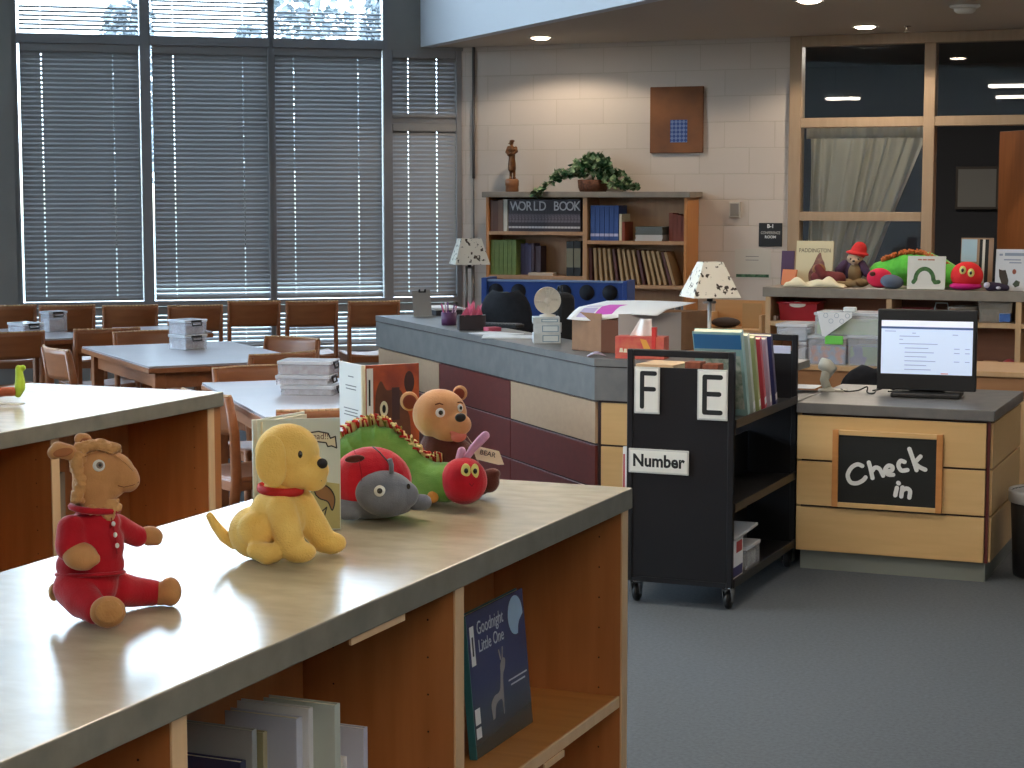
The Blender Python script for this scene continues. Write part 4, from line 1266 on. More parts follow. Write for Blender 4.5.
strokes('banner_outline', [ban + [ban[0]]], 0.0024, mat('dark_ink', (50, 52, 50), 0.8), bn, FT(0, 0) @ Matrix.Translation((0, 0, 0.0003)))
text('banner_lettering', 'Read!!', 0.0165, mat('brown_ink', (104, 62, 50), 0.8), bn, FT(0.110, 0.172) @ Matrix.Rotation(R(-2), 4, 'Z') @ Matrix.Translation((0, 0, 0.0006)), sx=0.9)
b = MB(FT(0, 0)); b.prism(smooth2([(0.076, 0.100), (0.088, 0.120), (0.094, 0.098), (0.100, 0.088), (0.094, 0.070), (0.086, 0.082), (0.080, 0.076), (0.078, 0.09)], 4), 0.0001, 0.0006); b.build('figure_print', M_EYEW, bk1)
dog2 = smooth2([(0.100, 0.078), (0.116, 0.084), (0.132, 0.074), (0.139, 0.056), (0.134, 0.036), (0.126, 0.052), (0.112, 0.058), (0.104, 0.066)], 4)
b = MB(FT(0, 0)); b.prism(dog2, 0.0002, 0.0006); dp_ = b.build('pup_print', mat('brown_print', (146, 104, 62), 0.5), bk1)
strokes('pup_outline', [dog2 + [dog2[0]], [(0.112, 0.032), (0.124, 0.042), (0.118, 0.02)]], 0.0022, mat('dark_ink', (50, 52, 50), 0.8), dp_, FT(0, 0) @ Matrix.Translation((0, 0, 0.0004)))
# book behind the bear: white back board, orange front
p2 = atz(364, 480, 1.07)
az2 = YAW - math.atan((364 - 512) / F)
bk2, TT = standing_book('picture_book', 'picture book with an orange-brown cover standing open behind the plush bear', (p2.x, p2.y, 1.0705), az2 + R(24), az2 + R(113), 0.127, 0.245, mat('orange_cover', (206, 92, 38), 0.35, (150, 58, 28), 16, coat=0.2), mat('white_cover', (222, 220, 214), 0.4), mat('cream_spine', (226, 214, 182), 0.5))
FT = lambda x, z: TT[0] @ Matrix.Translation((0.004, -0.0016, 0)) @ Matrix.Rotation(PI / 2, 4, 'X') @ Matrix.Translation((x, z, 0))
M_BRB = mat('bear_print_brown', (112, 62, 36), 0.5, (92, 48, 30), 20)
b = MB(FT(0, 0)); b.prism(smooth2([(0.022, 0.12), (0.024, 0.18), (0.036, 0.21), (0.05, 0.19), (0.07, 0.192), (0.085, 0.185), (0.095, 0.15), (0.105, 0.12), (0.100, 0.03), (0.03, 0.03), (0.022, 0.08)], 4), 0, 0.0003); q = b.build('bear_print', M_BRB, bk2)
b = MB(FT(0, 0)); b.prism([(0.062 , 0.125), (0.080, 0.125), (0.080, 0.195), (0.062, 0.195)], 0.0003, 0.0006); b.build('muzzle_print', mat('dark_brown_print', (72, 40, 38), 0.5), q)
for (cx, cz, rx, rz, m, d) in ((0.043, 0.150, 0.0095, 0.017, M_CREAM, 0.0004), (0.043, 0.150, 0.0042, 0.009, M_INK, 0.0008), (0.103, 0.205, 0.012, 0.024, mat('dark_brown_print', (72, 40, 38), 0.5), 0.0003)):
    b = MB(FT(cx, cz)); b.prism([(rx * math.cos(2 * PI * k / 20), rz * math.sin(2 * PI * k / 20)) for k in range(20)], d, d + 0.0003); b.build('eye_print' if m != MATS['dark_brown_print'] else 'ear_print', m, q)
b = MB(FT(0, 0)); b.prism([(0.003, 0.132), (0.018, 0.132), (0.018, 0.238), (0.003, 0.238)], 0.0002, 0.0006); q = b.build('call_label', M_PAPER, bk2)
b = MB(FT(0, 0)); b.prism([(0.0075, 0.158), (0.0115, 0.158), (0.0115, 0.214), (0.0075, 0.214)], 0.0006, 0.0009); b.build('barcode', M_INK, q)
BT = TT[1] @ Matrix.Translation((0.004, 0.0016, 0)) @ Matrix.Rotation(PI, 4, 'Z') @ Matrix.Rotation(PI / 2, 4, 'X')
for k, (z, l) in enumerate(((0.215, 0.03), (0.195, 0.06), (0.188, 0.056), (0.145, 0.08), (0.138, 0.07), (0.131, 0.078))):
    b = MB(BT); b.prism([(-0.06 - l / 2, z), (-0.06 + l / 2, z), (-0.06 + l / 2, z + 0.0022), (-0.06 - l / 2, z + 0.0022)], 0, 0.0003); b.build('print_line', mat('grey_ink', (120, 118, 118), 0.8), bk2)

# --- toy at the picture edge on the far bookcase
G = toy('soft_toy', 'lime green and rust soft toy lying on the far bookcase top', 'plush toy', (0, 360), 10.97, 190, 480)
G.soft('leg', [('c', [(-60, 420, 0, 55), (60, 408, 0, 52), (150, 410, 0, 52)])], mat('rust_plush', (150, 78, 52), 0.95), 0.004, 3)
G.soft('foot', [('c', [(200, 440, -8, 40), (222, 370, -10, 60), (226, 300, -5, 56), (220, 220, 0, 46), (212, 150, 0, 34)]), ('e', 262, 150, 0, 32, 34, 34)], plush_mat('lime_plush', (170, 196, 62), (150, 178, 50)), 0.003, 3)
G.soft('body', [('e', -240, 380, 30, 200, 150, 150)], mat('rust_plush', (150, 78, 52), 0.95), 0.006, 3)
pf = atz(6, 404, 1.07)
fc = tag(MB().box(-0.07, 0.05, -0.03, 0.02, 0, 0.002).build('folded_cloth', mat('beige_cloth', (186, 178, 160), 0.9)), 'beige scrap of cloth lying before the lime green toy', 'cloth', loc=(pf.x, pf.y, 1.0702), rz=0.3)

for T_x in (L, D, B_, Cc, Be): settle(T_x.root, 1.07, k=T_x.k)
settle(G.root, 1.0735)
# ------------------------------------------------------------------ clear latch boxes on the tables
def clear_box(label, x, y, z, rz, w, d, h, content=None, group='clear latch boxes', latch=True):
    t = thing('clear_storage_box', label, 'storage box', (x, y, z), rz, group)
    b = MB()
    th = 0.003
    b.box(-w / 2 + 0.008, w / 2 - 0.008, -d / 2 + 0.008, d / 2 - 0.008, 0, th)
    for (a, c, e, f_) in ((-w / 2, w / 2, -d / 2, -d / 2 + th), (-w / 2, w / 2, d / 2 - th, d / 2), (-w / 2, -w / 2 + th, -d / 2, d / 2), (w / 2 - th, w / 2, -d / 2, d / 2)):
        b.box(a + (0.004 if a < -w / 2 + .01 else 0), c, e, f_, 0.001, h - 0.012)
    b.build('tub', M_BIN, t)
    b = MB(); b.box(-w / 2 - 0.004, w / 2 + 0.004, -d / 2 - 0.004, d / 2 + 0.004, h - 0.016, h, 0.003); b.build('lid', M_BINL, t)
    if latch:
        for s_ in (-1, 1):
            b = MB()
            b.tube([(s_ * (w / 2 + 0.007), -0.035, h - 0.012), (s_ * (w / 2 + 0.012), -0.035, h - 0.035), (s_ * (w / 2 + 0.012), 0.035, h - 0.035), (s_ * (w / 2 + 0.007), 0.035, h - 0.012)], 0.004, 6)
            b.box(s_ * (w / 2 + 0.004) - 0.004, s_ * (w / 2 + 0.004) + 0.004, -0.04, 0.04, h - 0.016, h - 0.004)
            b.build('latch', M_BLACKP, t)
    if content:
        b = MB(); b.box(-w / 2 + 0.012, w / 2 - 0.012, -d / 2 + 0.012, d / 2 - 0.012, 0.004, h * 0.62, 0.004); b.build('contents', content, t)
    return t
M_WHCON = mat('slips_of_paper', (196, 190, 196), 0.8, (160, 140, 150), 30)
M_PINKCON = mat('mixed_paper', (176, 160, 164), 0.8, (140, 96, 104), 40)
pb = atz(309, 394, 0.74)
rB = math.atan2(tabB[2].y, tabB[2].x) + R(62)
for k, (lb, cn, dx) in enumerate((('lowest clear latch box of the three stacked on the closest table', M_WHCON, 0.012), ('middle clear latch box of the three stacked on the closest table', M_WHCON, -0.008), ('top clear latch box with purplish papers, stacked on the closest table', M_PINKCON, 0.0))):
    hh = (0.047, 0.047, 0.066)[k]
    zz = 0.7405 + (0, 0.048, 0.096)[k]
    clear_box(lb, pb.x + dx, pb.y + dx * .5, zz, rB + PI, 0.25, 0.17, hh, cn)
pa = atz(188, 349, 0.74)
for k, lb in enumerate(('lower clear box of the pair on the middle table', 'upper clear box of the pair on the middle table')):
    clear_box(lb, pa.x, pa.y, 0.7405 + 0.091 * k, rB + R(-30), 0.15, 0.17, 0.09, M_WHCON)
pc_ = atz(26, 336, 0.74)
clear_box('low wide clear box on the table by the pillar', pc_.x, pc_.y, 0.7405, TA + R(18), 0.20, 0.15, 0.09, M_WHCON)
pc_ = atz(54, 331.5, 0.74)
clear_box('tall clear box with a dark latch standing behind the low one', pc_.x, pc_.y, 0.7405, TA + R(18), 0.11, 0.14, 0.14, M_WHCON)

# ------------------------------------------------------------------ on the long desk
DTZ = DT + 0.0008
def wedge_holder():
    p = atz(423, 316.5, DT)
    az = YAW - math.atan((423 - 512) / F)
    t = thing('sign_holder', 'plain grey upright board with a top clip, on the long desk', 'sign holder', (p.x, p.y, DTZ), az + R(8))
    b = MB(); b.box(-0.058, 0.058, 0.0, 0.006, 0.0, 0.165, 0.001, T=Matrix.Rotation(R(-10), 4, 'X') @ Matrix.Rotation(R(-3), 4, 'Y')); b.build('board', mat('grey_board', (150, 146, 142), 0.6), t)
    b = MB(); b.box(-0.07, 0.06, -0.02, 0.07, 0.0, 0.004, 0.001); b.build('base_plate', mat('pale_board', (188, 186, 180), 0.6), t)
    b = MB()
    for s_ in (-0.018, 0.018): b.cyl((s_, 0.030, 0.150), (s_, 0.022, 0.170), 0.006)
    b.box(-0.02, 0.02, 0.024, 0.032, 0.148, 0.156); b.build('clip', M_BLACKP, t)
wedge_holder()
def paper_stack(px, py, z, w, d, h, rz, label, m=M_PAPER, grp=None, curl=0.0, nm='paper_stack'):
    p = atz(px, py, z)
    t = thing(nm, label, 'papers', (p.x, p.y, z + 0.0008), rz, grp)
    n = max(1, min(5, int(h / 0.006)))
    for k in range(n):
        b = MB()
        r_ = Matrix.Rotation(R(((k * 37) % 11 - 5) * 1.2), 4, 'Z')
        hh = h / n
        b.box(-w / 2, w / 2, -d / 2, d / 2, k * hh, (k + 1) * hh - 0.0004, 0.0, T=r_)
        b.build('sheets', m, t)
    return t
az0 = YAW
# dark tray with paper at the window end
p = atz(434, 316, DT)
t = thing('paper_tray', 'dark tray heaped with white paper at the window end of the desk', 'tray', (p.x - 0.02, p.y + 0.16, DTZ), R(-45))
b = MB(); b.box(-0.14, 0.14, -0.09, 0.09, 0, 0.035, 0.004); b.build('tray_body', mat('dark_tray', (60, 60, 66), 0.5), t)
for k in range(3):
    b = MB(); b.box(-0.16, 0.16, -0.10, 0.10, 0.0355 + 0.005 * k, 0.0395 + 0.005 * k, T=Matrix.Rotation(R((0, 6, -5)[k]), 4, 'Z')); b.build('sheets', M_PAPER, t)
# pink and purple bits: pen cup and bag
p = atz(449, 325, DT)
t = thing('pen_cup', 'dark cup crowded with pink and purple pens on the desk', 'pen cup', (p.x, p.y, DTZ), 0)
b = MB(); b.lathe([(0.0, 0.0), (0.044, 0.0), (0.047, 0.075), (0.043, 0.075), (0.040, 0.006), (0.0, 0.006)], 20); b.build('cup', mat('purple_cup', (92, 52, 92), 0.5), t)
rr = random.Random(5)
for k in range(9):
    a = rr.uniform(0, 2 * PI); l = rr.uniform(0.09, 0.14)
    b = MB(); b.cyl((0.018 * math.cos(a), 0.018 * math.sin(a), 0.01), (0.046 * math.cos(a), 0.046 * math.sin(a), l), 0.004, seg=8)
    b.build('pen', (mat('pink_pen', (214, 96, 140), 0.5), mat('purple_pen', (120, 60, 130), 0.5), mat('pale_pen', (220, 190, 210), 0.5))[k % 3], t)
p = atz(478, 331, DT)
t = thing('gift_bag', 'small dark bag with pink tissue paper sticking out on the desk', 'bag', (p.x - 0.06, p.y + 0.05, DTZ), R(30))
b = MB(); b.prism([(-0.075, -0.04), (0.075, -0.04), (0.08, 0.04), (-0.08, 0.04)], 0, 0.085); b.build('bag_body', mat('dark_bag', (44, 34, 40), 0.6), t)
b = MB()
for k in range(9):
    a = 0.7 * k
    b.prism([(-0.03, 0), (0.03, 0), (0.012 + 0.02 * math.sin(k), 0.07 + 0.02 * math.cos(k * 2))], -0.0008, 0.0008, T=Matrix.Translation((0.045 * math.sin(k * 2.1), 0.02 * math.cos(k * 1.7), 0.08)) @ Matrix.Rotation(a, 4, 'Z') @ Matrix.Rotation(R(78), 4, 'X'))
b.build('tissue_paper', mat('pink_tissue', (228, 120, 152), 0.8), t)
p = atz(484, 330, DT)
t = thing('notepad', 'pink notepad lying beside the dark bag on the desk', 'notepad', (p.x + 0.075, p.y - 0.055, DTZ), R(50))
b = MB(); b.box(-0.04, 0.04, -0.035, 0.035, 0.0, 0.022, 0.002); b.build('pad', mat('pink_pad', (206, 92, 116), 0.7), t)
paper_stack(496, 334, DT, 0.26, 0.17, 0.004, az0 + R(-38), 'loose white papers on the desk edge next to the pink notepad')
paper_stack(514, 337.5, DT, 0.34, 0.17, 0.006, az0 + R(4), 'thin stack of white papers overhanging the front edge of the desk')

# blue organiser panel (metal book truck body with round cut-outs) behind the desk
pl_, pr_ = atz(482, 279, 1.10), atz(630, 281, 1.10)
bl = thing('blue_book_truck', 'blue metal truck end with a row of dark holes, standing inside the desk', 'book truck', (pl_.x + 0.0, pl_.y, 0), math.atan2(pr_.y - pl_.y, pr_.x - pl_.x))
M_BLUE = mat('blue_enamel', (34, 70, 142), 0.4, (28, 60, 128), 3)
wb = (pr_ - pl_).length * 0.985
b = MB(); b.box(0.03, wb - 0.02, 0.0, 0.012, 0.12, 1.095); b.box(0.0, 0.04, -0.02, 0.22, 0.10, 1.11, 0.004); b.box(wb - 0.03, wb, -0.02, 0.22, 0.10, 1.10, 0.004); b.build('body', M_BLUE, bl)
b = MB(); b.box(0.04, wb - 0.03, -0.012, 0.02, 1.085, 1.10, 0.003); b.build('top_highlight', mat('blue_highlight', (120, 142, 180), 0.4), bl)  # pale strip: the highlight on the top edge, put into the colour
for k in range(6):
    x = 0.10 + k * (wb - 0.22) / 5.0
    if k == 2: continue
    b = MB(); b.lathe([(0.0, 0.0), (0.050, 0.0), (0.052, 0.004), (0.0, 0.004)], 20, T=Matrix.Translation((x, -0.001, 1.02)) @ Matrix.Rotation(PI / 2, 4, 'X')); b.build('hole_ring', mat('dark_hole', (20, 22, 34), 0.8), bl)
for z in (0.35, 0.70):
    b = MB(); b.box(0.04, wb - 0.03, 0.012, 0.20, z, z + 0.012); b.build('shelf_tray', M_BLUE, bl)
for x in (0.05, wb - 0.05):
    for y in (0.03, 0.18):
        b = MB(); b.lathe([(0.0, -0.012), (0.045, -0.012), (0.05, 0), (0.045, 0.012), (0, 0.012)], 20, T=Matrix.Translation((x, y, 0.05)) @ Matrix.Rotation(PI / 2, 4, 'Y')); b.build('caster_wheel', M_BLACKP, bl)

# office chairs behind the desks
def office_chair(x, y, rz, ztop, w, label, lean=0.0):
    t = thing('office_chair', label, 'office chair', (x, y, 0), rz)
    M_FB = mat('black_upholstery', (24, 26, 32), 0.85, (32, 34, 42), 30)
    def bkf(u, v):
        hw = w / 2 * (0.78 + 0.22 * math.sin(PI * min(1, 0.25 + 0.75 * v))) * (1.0 if v < 0.8 else math.sqrt(max(0.0, 1 - ((v - 0.8) / 0.2) ** 2 * 0.7)))
        return ((u - 0.5) * 2 * hw + lean * v, 0.20 + 0.04 * math.cos((u - .5) * PI) + 0.06 * v, 0.55 + (ztop - 0.55) * v)
    b = MB(); b.grid(bkf, 14, 14); o = b.build('backrest', M_FB, t); solid(o, 0.06, 0)
    b = MB(); b.box(-0.24, 0.24, -0.24, 0.22, 0.43, 0.50, 0.03); b.build('seat', M_FB, t)
    b = MB(); b.cyl((0, 0, 0.08), (0, 0, 0.43), 0.028); b.cyl((0, 0.18, 0.42), (0, 0.26, 0.62), 0.02); b.build('column', M_BLACKP, t)
    for k in range(5):
        a = 2 * PI * k / 5
        b = MB(); b.tube([(0, 0, 0.10), (0.28 * math.cos(a), 0.28 * math.sin(a), 0.07)], [0.026, 0.016], 8); b.build('base_arm', M_BLACKP, t)
        b = MB(); b.lathe([(0, -0.012), (0.028, -0.012), (0.03, 0), (0.028, 0.012), (0, 0.012)], 14, T=Matrix.Translation((0.28 * math.cos(a), 0.28 * math.sin(a), 0.03)) @ Matrix.Rotation(PI / 2, 4, 'Y')); b.build('caster_wheel', M_BLACKP, t)
    return t
p = atz(522, 292, 1.055)
office_chair(p.x - 0.10, p.y + 0.22, YAW + R(160), 1.055, 0.36, 'black office chair in front of the blue truck, left of the small fan')
p = atz(559, 300, 1.03)
Dq = D1 + nv * 0.49
d_ = ray(560, 300); det_ = d_.x * (-dv.y) + dv.x * d_.y
s__ = (Dq.x * (-dv.y) + dv.x * Dq.y) / det_
bpx, bpy_ = d_.x * s__, d_.y * s__
t = thing('backpack', 'black backpack standing behind the cardboard box on the desk worktop', 'bag', (bpx, bpy_, 0.7358), R(-45))
b = MB(); b.box(-0.10, 0.10, -0.06, 0.06, 0.0, 0.40, 0.045, 4); b.build('bag_body', mat('black_nylon', (24, 24, 28), 0.8), t)
b = MB(); b.tube([(-0.03, 0.0, 0.395), (-0.02, 0, 0.43), (0.02, 0, 0.43), (0.03, 0, 0.395)], 0.006, 6); b.build('strap', M_BLACKP, t)
p = atz(868, 363, 0.80)
office_chair(p.x, p.y - 0.05, YAW + R(185), 0.80, 0.42, 'dark rounded office chair back between the check-in counter and low shelving')

# keyboard-ish dark clutter behind the papers
p = atz(497, 328, DT)
t = thing('black_keyboard', 'black keyboard lying beyond the white papers on the desk', 'keyboard', (p.x + 0.02, p.y + 0.06, DTZ), R(-2))
b = MB(); b.box(-0.18, 0.10, -0.05, 0.06, 0, 0.018, 0.003); b.build('case', M_BLACKP, t)
b = MB()
for i in range(12):
    for j in range(4): b.box(-0.17 + i * 0.022, -0.152 + i * 0.022, -0.042 + j * 0.024, -0.024 + j * 0.024, 0.018, 0.023)
o = b.build('keys', mat('grey_keys', (60, 60, 64), 0.5), t)

# stack of white boxes with the fan on top
pbx = atz(546, 343, DT)
azf = YAW - math.atan((546 - 512) / F)
lbl = ('bottom white carton under the fan on the desk', 'middle white carton under the fan on the desk', 'top white carton, the fan standing on it')
zc = DTZ
M_WB = mat('white_carton', (206, 214, 218), 0.6, (180, 190, 196), 12)
for k in range(3):
    hh = (0.052, 0.05, 0.034)[k]
    t = thing('white_carton', lbl[k], 'box', (pbx.x + (0, 0.006, -0.004)[k], pbx.y + 0.02, zc), azf + R((4, -3, 2)[k]), 'white cartons under the fan')
    b = MB(); b.box(-0.075, 0.065, -0.06, 0.06, 0, hh - 0.001, 0.002); b.build('carton', M_WB, t)
    b = MB(); b.box(-0.03, 0.055, -0.0608, -0.0598, 0.008, hh - 0.009); b.build('label_panel', mat('blue_grey_label', (120, 150, 170), 0.6), t)
    b = MB(); b.box(-0.025, 0.050, -0.0612, -0.0606, 0.012, hh - 0.013); b.build('label_face', mat('pale_label', (206, 216, 220), 0.6), t)
    zc += hh
t = thing('desk_fan', 'small round cream desk fan standing on the white cartons', 'fan', (pbx.x, pbx.y + 0.02, zc), azf)
M_FAN = mat('cream_fan', (222, 216, 204), 0.5)
b = MB(); b.lathe([(0, 0), (0.04, 0), (0.042, 0.008), (0.014, 0.014), (0.010, 0.03), (0.010, 0.05)], 24); b.build('base', M_FAN, t)
TFan = Matrix.Translation((0, 0, 0.083)) @ Matrix.Rotation(PI / 2, 4, 'X')
b = MB()
for r_ in (0.0665,): b.lathe([(r_, -0.02), (r_ + 0.003, -0.022), (r_ + 0.003, 0.022), (r_, 0.02), (r_ - 0.003, 0.0)], 40, T=TFan)
b.build('cage_rim', M_FAN, t)
b = MB()
for r_ in (0.022, 0.032, 0.042, 0.052, 0.060): b.tube([TFan @ Vector((r_ * math.cos(2 * PI * k / 32), r_ * math.sin(2 * PI * k / 32), 0.026 - r_ * 0.1)) for k in range(33)], 0.0011, 6, caps=False)
for k in range(18):
    a = 2 * PI * k / 18
    b.tube([TFan @ Vector((0.016 * math.cos(a), 0.016 * math.sin(a), 0.026)), TFan @ Vector((0.066 * math.cos(a), 0.066 * math.sin(a), 0.019))], 0.0011, 5)
b.build('front_grille', M_FAN, t)
b = MB(); b.lathe([(0, 0.029), (0.014, 0.028), (0.017, 0.022), (0.017, 0.018)], 24, T=TFan); b.build('hub_cap', M_FAN, t)
b = MB(); b.lathe([(0, -0.012), (0.06, -0.012), (0.062, -0.018), (0, -0.02)], 32, T=TFan); b.cyl(TFan @ Vector((0, 0, -0.018)), TFan @ Vector((0, 0, -0.05)), 0.026); b.build('motor_housing', mat('fan_housing_plastic', (176, 168, 156), 0.6), t)  # housing and back disc in a darker plastic than the cage
for k in range(4):
    a = 2 * PI * k / 4
    b = MB(); b.prism([(0.008, -0.008), (0.05, -0.022), (0.056, 0.008), (0.012, 0.012)], -0.0008, 0.0008, T=TFan @ Matrix.Rotation(a, 4, 'Z') @ Matrix.Rotation(R(22), 4, 'X')); b.build('blade', mat('fan_blade', (206, 200, 188), 0.4), t)

# cardboard box with paper on it
def carton(label, base, rz, w, d, h, mf, ml, open_=False):
    t = thing('cardboard_box', label, 'box', base, rz)
    return t
azb = YAW - math.atan((620 - 512) / F)
pk = atz(572, 350, DT)
pg = atz(617, 357, DT)
M_CARD = mat('cardboard', (150, 112, 82), 0.85, (140, 104, 76), 18)
M_CARDD = mat('cardboard_inside', (104, 66, 48), 0.85)
t = thing('cardboard_box', 'open brown cardboard box with a whitish side, papers laid across it', 'box', (pk.x, pk.y, DTZ), 0)
# plan: left brown face, dark open face, pale right face
A0 = Vector((0, 0)); 
def rel(px, py): q = atz(px, py, DT); return Vector((q.x - pk.x, q.y - pk.y))
q1 = rel(601, 353.0); q2 = rel(618, 353.6); q3 = rel(681, 351)
hb = 0.19
def wall(b, a, c, z0, z1, th=0.004):
    d = (c - a).normalized(); n = Vector((-d.y, d.x)) * th
    b.prism([tuple(a), tuple(c), tuple(c + n), tuple(a + n)], z0, z1)
b = MB(); wall(b, A0, q1, 0, hb); b.build('brown_side', M_CARD, t)
b = MB(); wall(b, q1, q2, 0, hb - 0.03); b.build('flap', M_CARDD, t)
b = MB(); wall(b, q2 + Vector((0.004, -0.002)), q3, 0, hb); b.build('pale_side', mat('pale_card', (178, 172, 170), 0.8), t)
dd = Vector((0.10, 0.30))
q4 = q3 + dd * 0.7; q5 = A0 + dd
b = MB(); wall(b, q3, q4, 0, hb); b.build('end_side', M_CARD, t)
b = MB(); wall(b, q4, q5, 0, hb); wall(b, q5, A0, 0, hb); b.build('back_side', M_CARD, t)
b = MB(); b.prism([tuple(A0), tuple(q1), tuple(q2), tuple(q3), tuple(q4), tuple(q5)], 0.0, 0.004); b.build('bottom', M_CARDD, t)
# papers across the box
pp = atz(574, 315, DT + hb)
t = thing('flyer', 'curled white flyer with a magenta print drooping over the cardboard box', 'papers', (pk.x, pk.y, DTZ + hb + 0.001), 0)
def fly(u, v):
    x = 0.0 + 0.46 * u + 0.10 * v; y = -0.055 + 0.02 * u + 0.30 * v
    z = 0.006 * math.sin(PI * u) - 0.055 * max(0.0, 1 - v / 0.30) ** 1.3 * (0.35 + 0.65 * math.sin(PI * min(1, 0.25 + u))) + 0.030 * v
    return (x + 0.0, y - 0.02, z + 0.012)
b = MB(); b.grid(fly, 20, 10); o = b.build('sheet', M_PAPER, t); solid(o, 0.001)
b = MB(); b.grid(lambda u, v: Vector(fly(0.26 + 0.20 * u, 0.10 + 0.40 * v)) + Vector((0, 0, 0.0012)), 4, 4); o = b.build('magenta_print', mat('magenta_ink', (206, 90, 190), 0.7), t)
b = MB(); b.grid(lambda u, v: Vector(fly(0.08 + 0.16 * u, 0.05 + 0.35 * v)) + Vector((0, 0, 0.0010)), 4, 4); o = b.build('pale_print', mat('lilac_ink', (190, 180, 215), 0.7), t)
# clear scrap near the corner
p = atz(598, 356, DT)
t = tag(MB().grid(lambda u, v: ((u - .5) * 0.09, (v - .5) * 0.05, 0.022 * math.sin(PI * u) * (0.6 + 0.4 * math.sin(PI * v)) + 0.001), 10, 5).build('plastic_wrap', mat('lilac_wrap', (168, 160, 184), 0.3)), 'crumpled lilac plastic wrap at the desk corner under the cardboard box', 'wrapper', loc=(p.x, p.y - 0.02, DTZ), rz=YAW)
solid(t, 0.001)
# tissue box
pt = atz(615, 358.6, DT)
pt2 = atz(672, 360.2, DT)
rt = math.atan2(pt2.y - pt.y, pt2.x - pt.x)
t = thing('tissue_box', 'orange-red patterned tissue box with a white tissue pulled up', 'tissue box', (pt.x, pt.y, DTZ), rt)
M_TB = mat('orange_red_print', (204, 108, 84), 0.5, (196, 78, 74), 26)
b = MB(); b.box(0, 0.235, 0, 0.10, 0, 0.105, 0.002); b.build('carton', M_TB, t)
b = MB(); b.prism([(0.12, 0.095), (0.150, 0.09), (0.175, 0.04), (0.145, 0.03), (0.130, 0.07)], 0, 0.0006, T=face_negY(0, -0.0002, 0)); b.build('gold_print', mat('gold_print', (222, 160, 66), 0.5), t)
for (x, z, w) in ((0.03, 0.04, 0.010), (0.05, 0.038, 0.009), (0.07, 0.04, 0.009)):
    b = MB(); b.prism([(x - w, z - w), (x + w, z - w), (x + w * .6, z + w), (x - w * .6, z + w)], 0, 0.0006, T=face_negY(0, -0.0002, 0)); b.build('cream_print', M_CREAM, t)
b = MB()
def tis(u, v): 
    a = u * 1.0
    return (0.055 + 0.085 * u + 0.05 * v * (1 - 0.2 * u), 0.06 + 0.012 * math.sin(u * 9) * (1 - v * 0.5), 0.103 + 0.085 * v * (0.75 + 0.25 * u) )
b.grid(lambda u, v: (0.055 + 0.11 * u * (1 - 0.5 * v) + 0.05 * v, 0.05 + 0.014 * math.sin(u * 8 + v), 0.10 + 0.085 * v), 14, 8); o = b.build('tissue', M_PAPER, t); solid(o, 0.002)
b = MB(); b.box(0.176, 0.196, -0.004, 0.03, 0.03, 0.150, 0.002); b.build('red_marker_pack', mat('red_pack', (200, 52, 48), 0.5), t)

# the two patterned lamps
def lamp(px, ptop, pbot, wtop, wbot, D, zb, label, stem_m, four=True):
    d = ray(px, 280); sc = D / (-d.x * math.sin(YAW) + d.y * math.cos(YAW))
    x, y = d.x * sc, d.y * sc
    k = D / F
    z1 = EYE + ray(px, ptop).z * sc; z0 = EYE + ray(px, pbot).z * sc
    t = thing('table_lamp', label, 'lamp', (x, y, zb), YAW + R(12))
    M_SH = bpy.data.materials.get('lamp_shade_print')
    if not M_SH:
        M_SH = mat('lamp_shade_print', (226, 220, 206), 0.8)
        nt = M_SH.node_tree; bs = nt.nodes['Principled BSDF']
        tc = nt.nodes.new('ShaderNodeTexCoord'); vo = nt.nodes.new('ShaderNodeTexNoise'); vo.inputs['Scale'].default_value = 34; vo.inputs['Detail'].default_value = 2
        rp = nt.nodes.new('ShaderNodeValToRGB'); rp.color_ramp.elements[0].position = 0.60; rp.color_ramp.elements[0].color = lin((226, 220, 206)); rp.color_ramp.elements[1].position = 0.64; rp.color_ramp.elements[1].color = lin((66, 56, 46))
        nt.links.new(tc.outputs['Object'], vo.inputs['Vector']); nt.links.new(vo.outputs['Fac'], rp.inputs[0]); nt.links.new(rp.outputs[0], bs.inputs['Base Color'])
    q = math.sqrt(2)
    h0, h1 = z0 - zb, z1 - zb
    b = MB()
    prof = [(wbot * k / 2 * q * 0.92, h0), (wtop * k / 2 * q * 0.92, h1)]
    b.lathe(prof, 4, smooth=False, ang0=PI / 4)
    bmesh.ops.delete(b.bm, geom=[f for f in b.bm.faces if len(f.verts) == 4 and abs(f.calc_center_median().x) < 1e-4 and abs(f.calc_center_median().y) < 1e-4], context='FACES_ONLY')
    o = b.build('lamp_shade', M_SH, t); solid(o, 0.003)
    b = MB(); b.cyl((0, 0, h0 - 0.02), (0, 0, h0 + 0.06), 0.014); b.cyl((0, 0, h0 + 0.06), (0, 0, h1 - 0.02), 0.004)
    for a in (0, PI / 2): b.tube([(-wtop * k / 2 * math.cos(a), -wtop * k / 2 * math.sin(a), h1 - 0.01), (0, 0, h1 - 0.02), (wtop * k / 2 * math.cos(a), wtop * k / 2 * math.sin(a), h1 - 0.01)], 0.002, 6)
    b.build('lamp_holder', M_BLACKP, t)
    b = MB(); b.lathe([(0, 0), (0.075, 0), (0.078, 0.012), (0.02, 0.02), (0.012, 0.04)], 28); b.build('base', stem_m, t)
    for s_ in ((-0.022, 0.022) if four else (0,)):
        b = MB(); b.cyl((s_, 0, 0.02), (s_, 0, h0 - 0.015), 0.009); b.build('stem', stem_m, t)
    b = MB(); b.cyl((-0.03, 0, h0 - 0.025), (0.03, 0, h0 - 0.025), 0.006); b.build('cross_bar', stem_m, t)
    return x, y
M_STEM = mat('pewter_stem', (120, 112, 104), 0.4, metal=0.6)
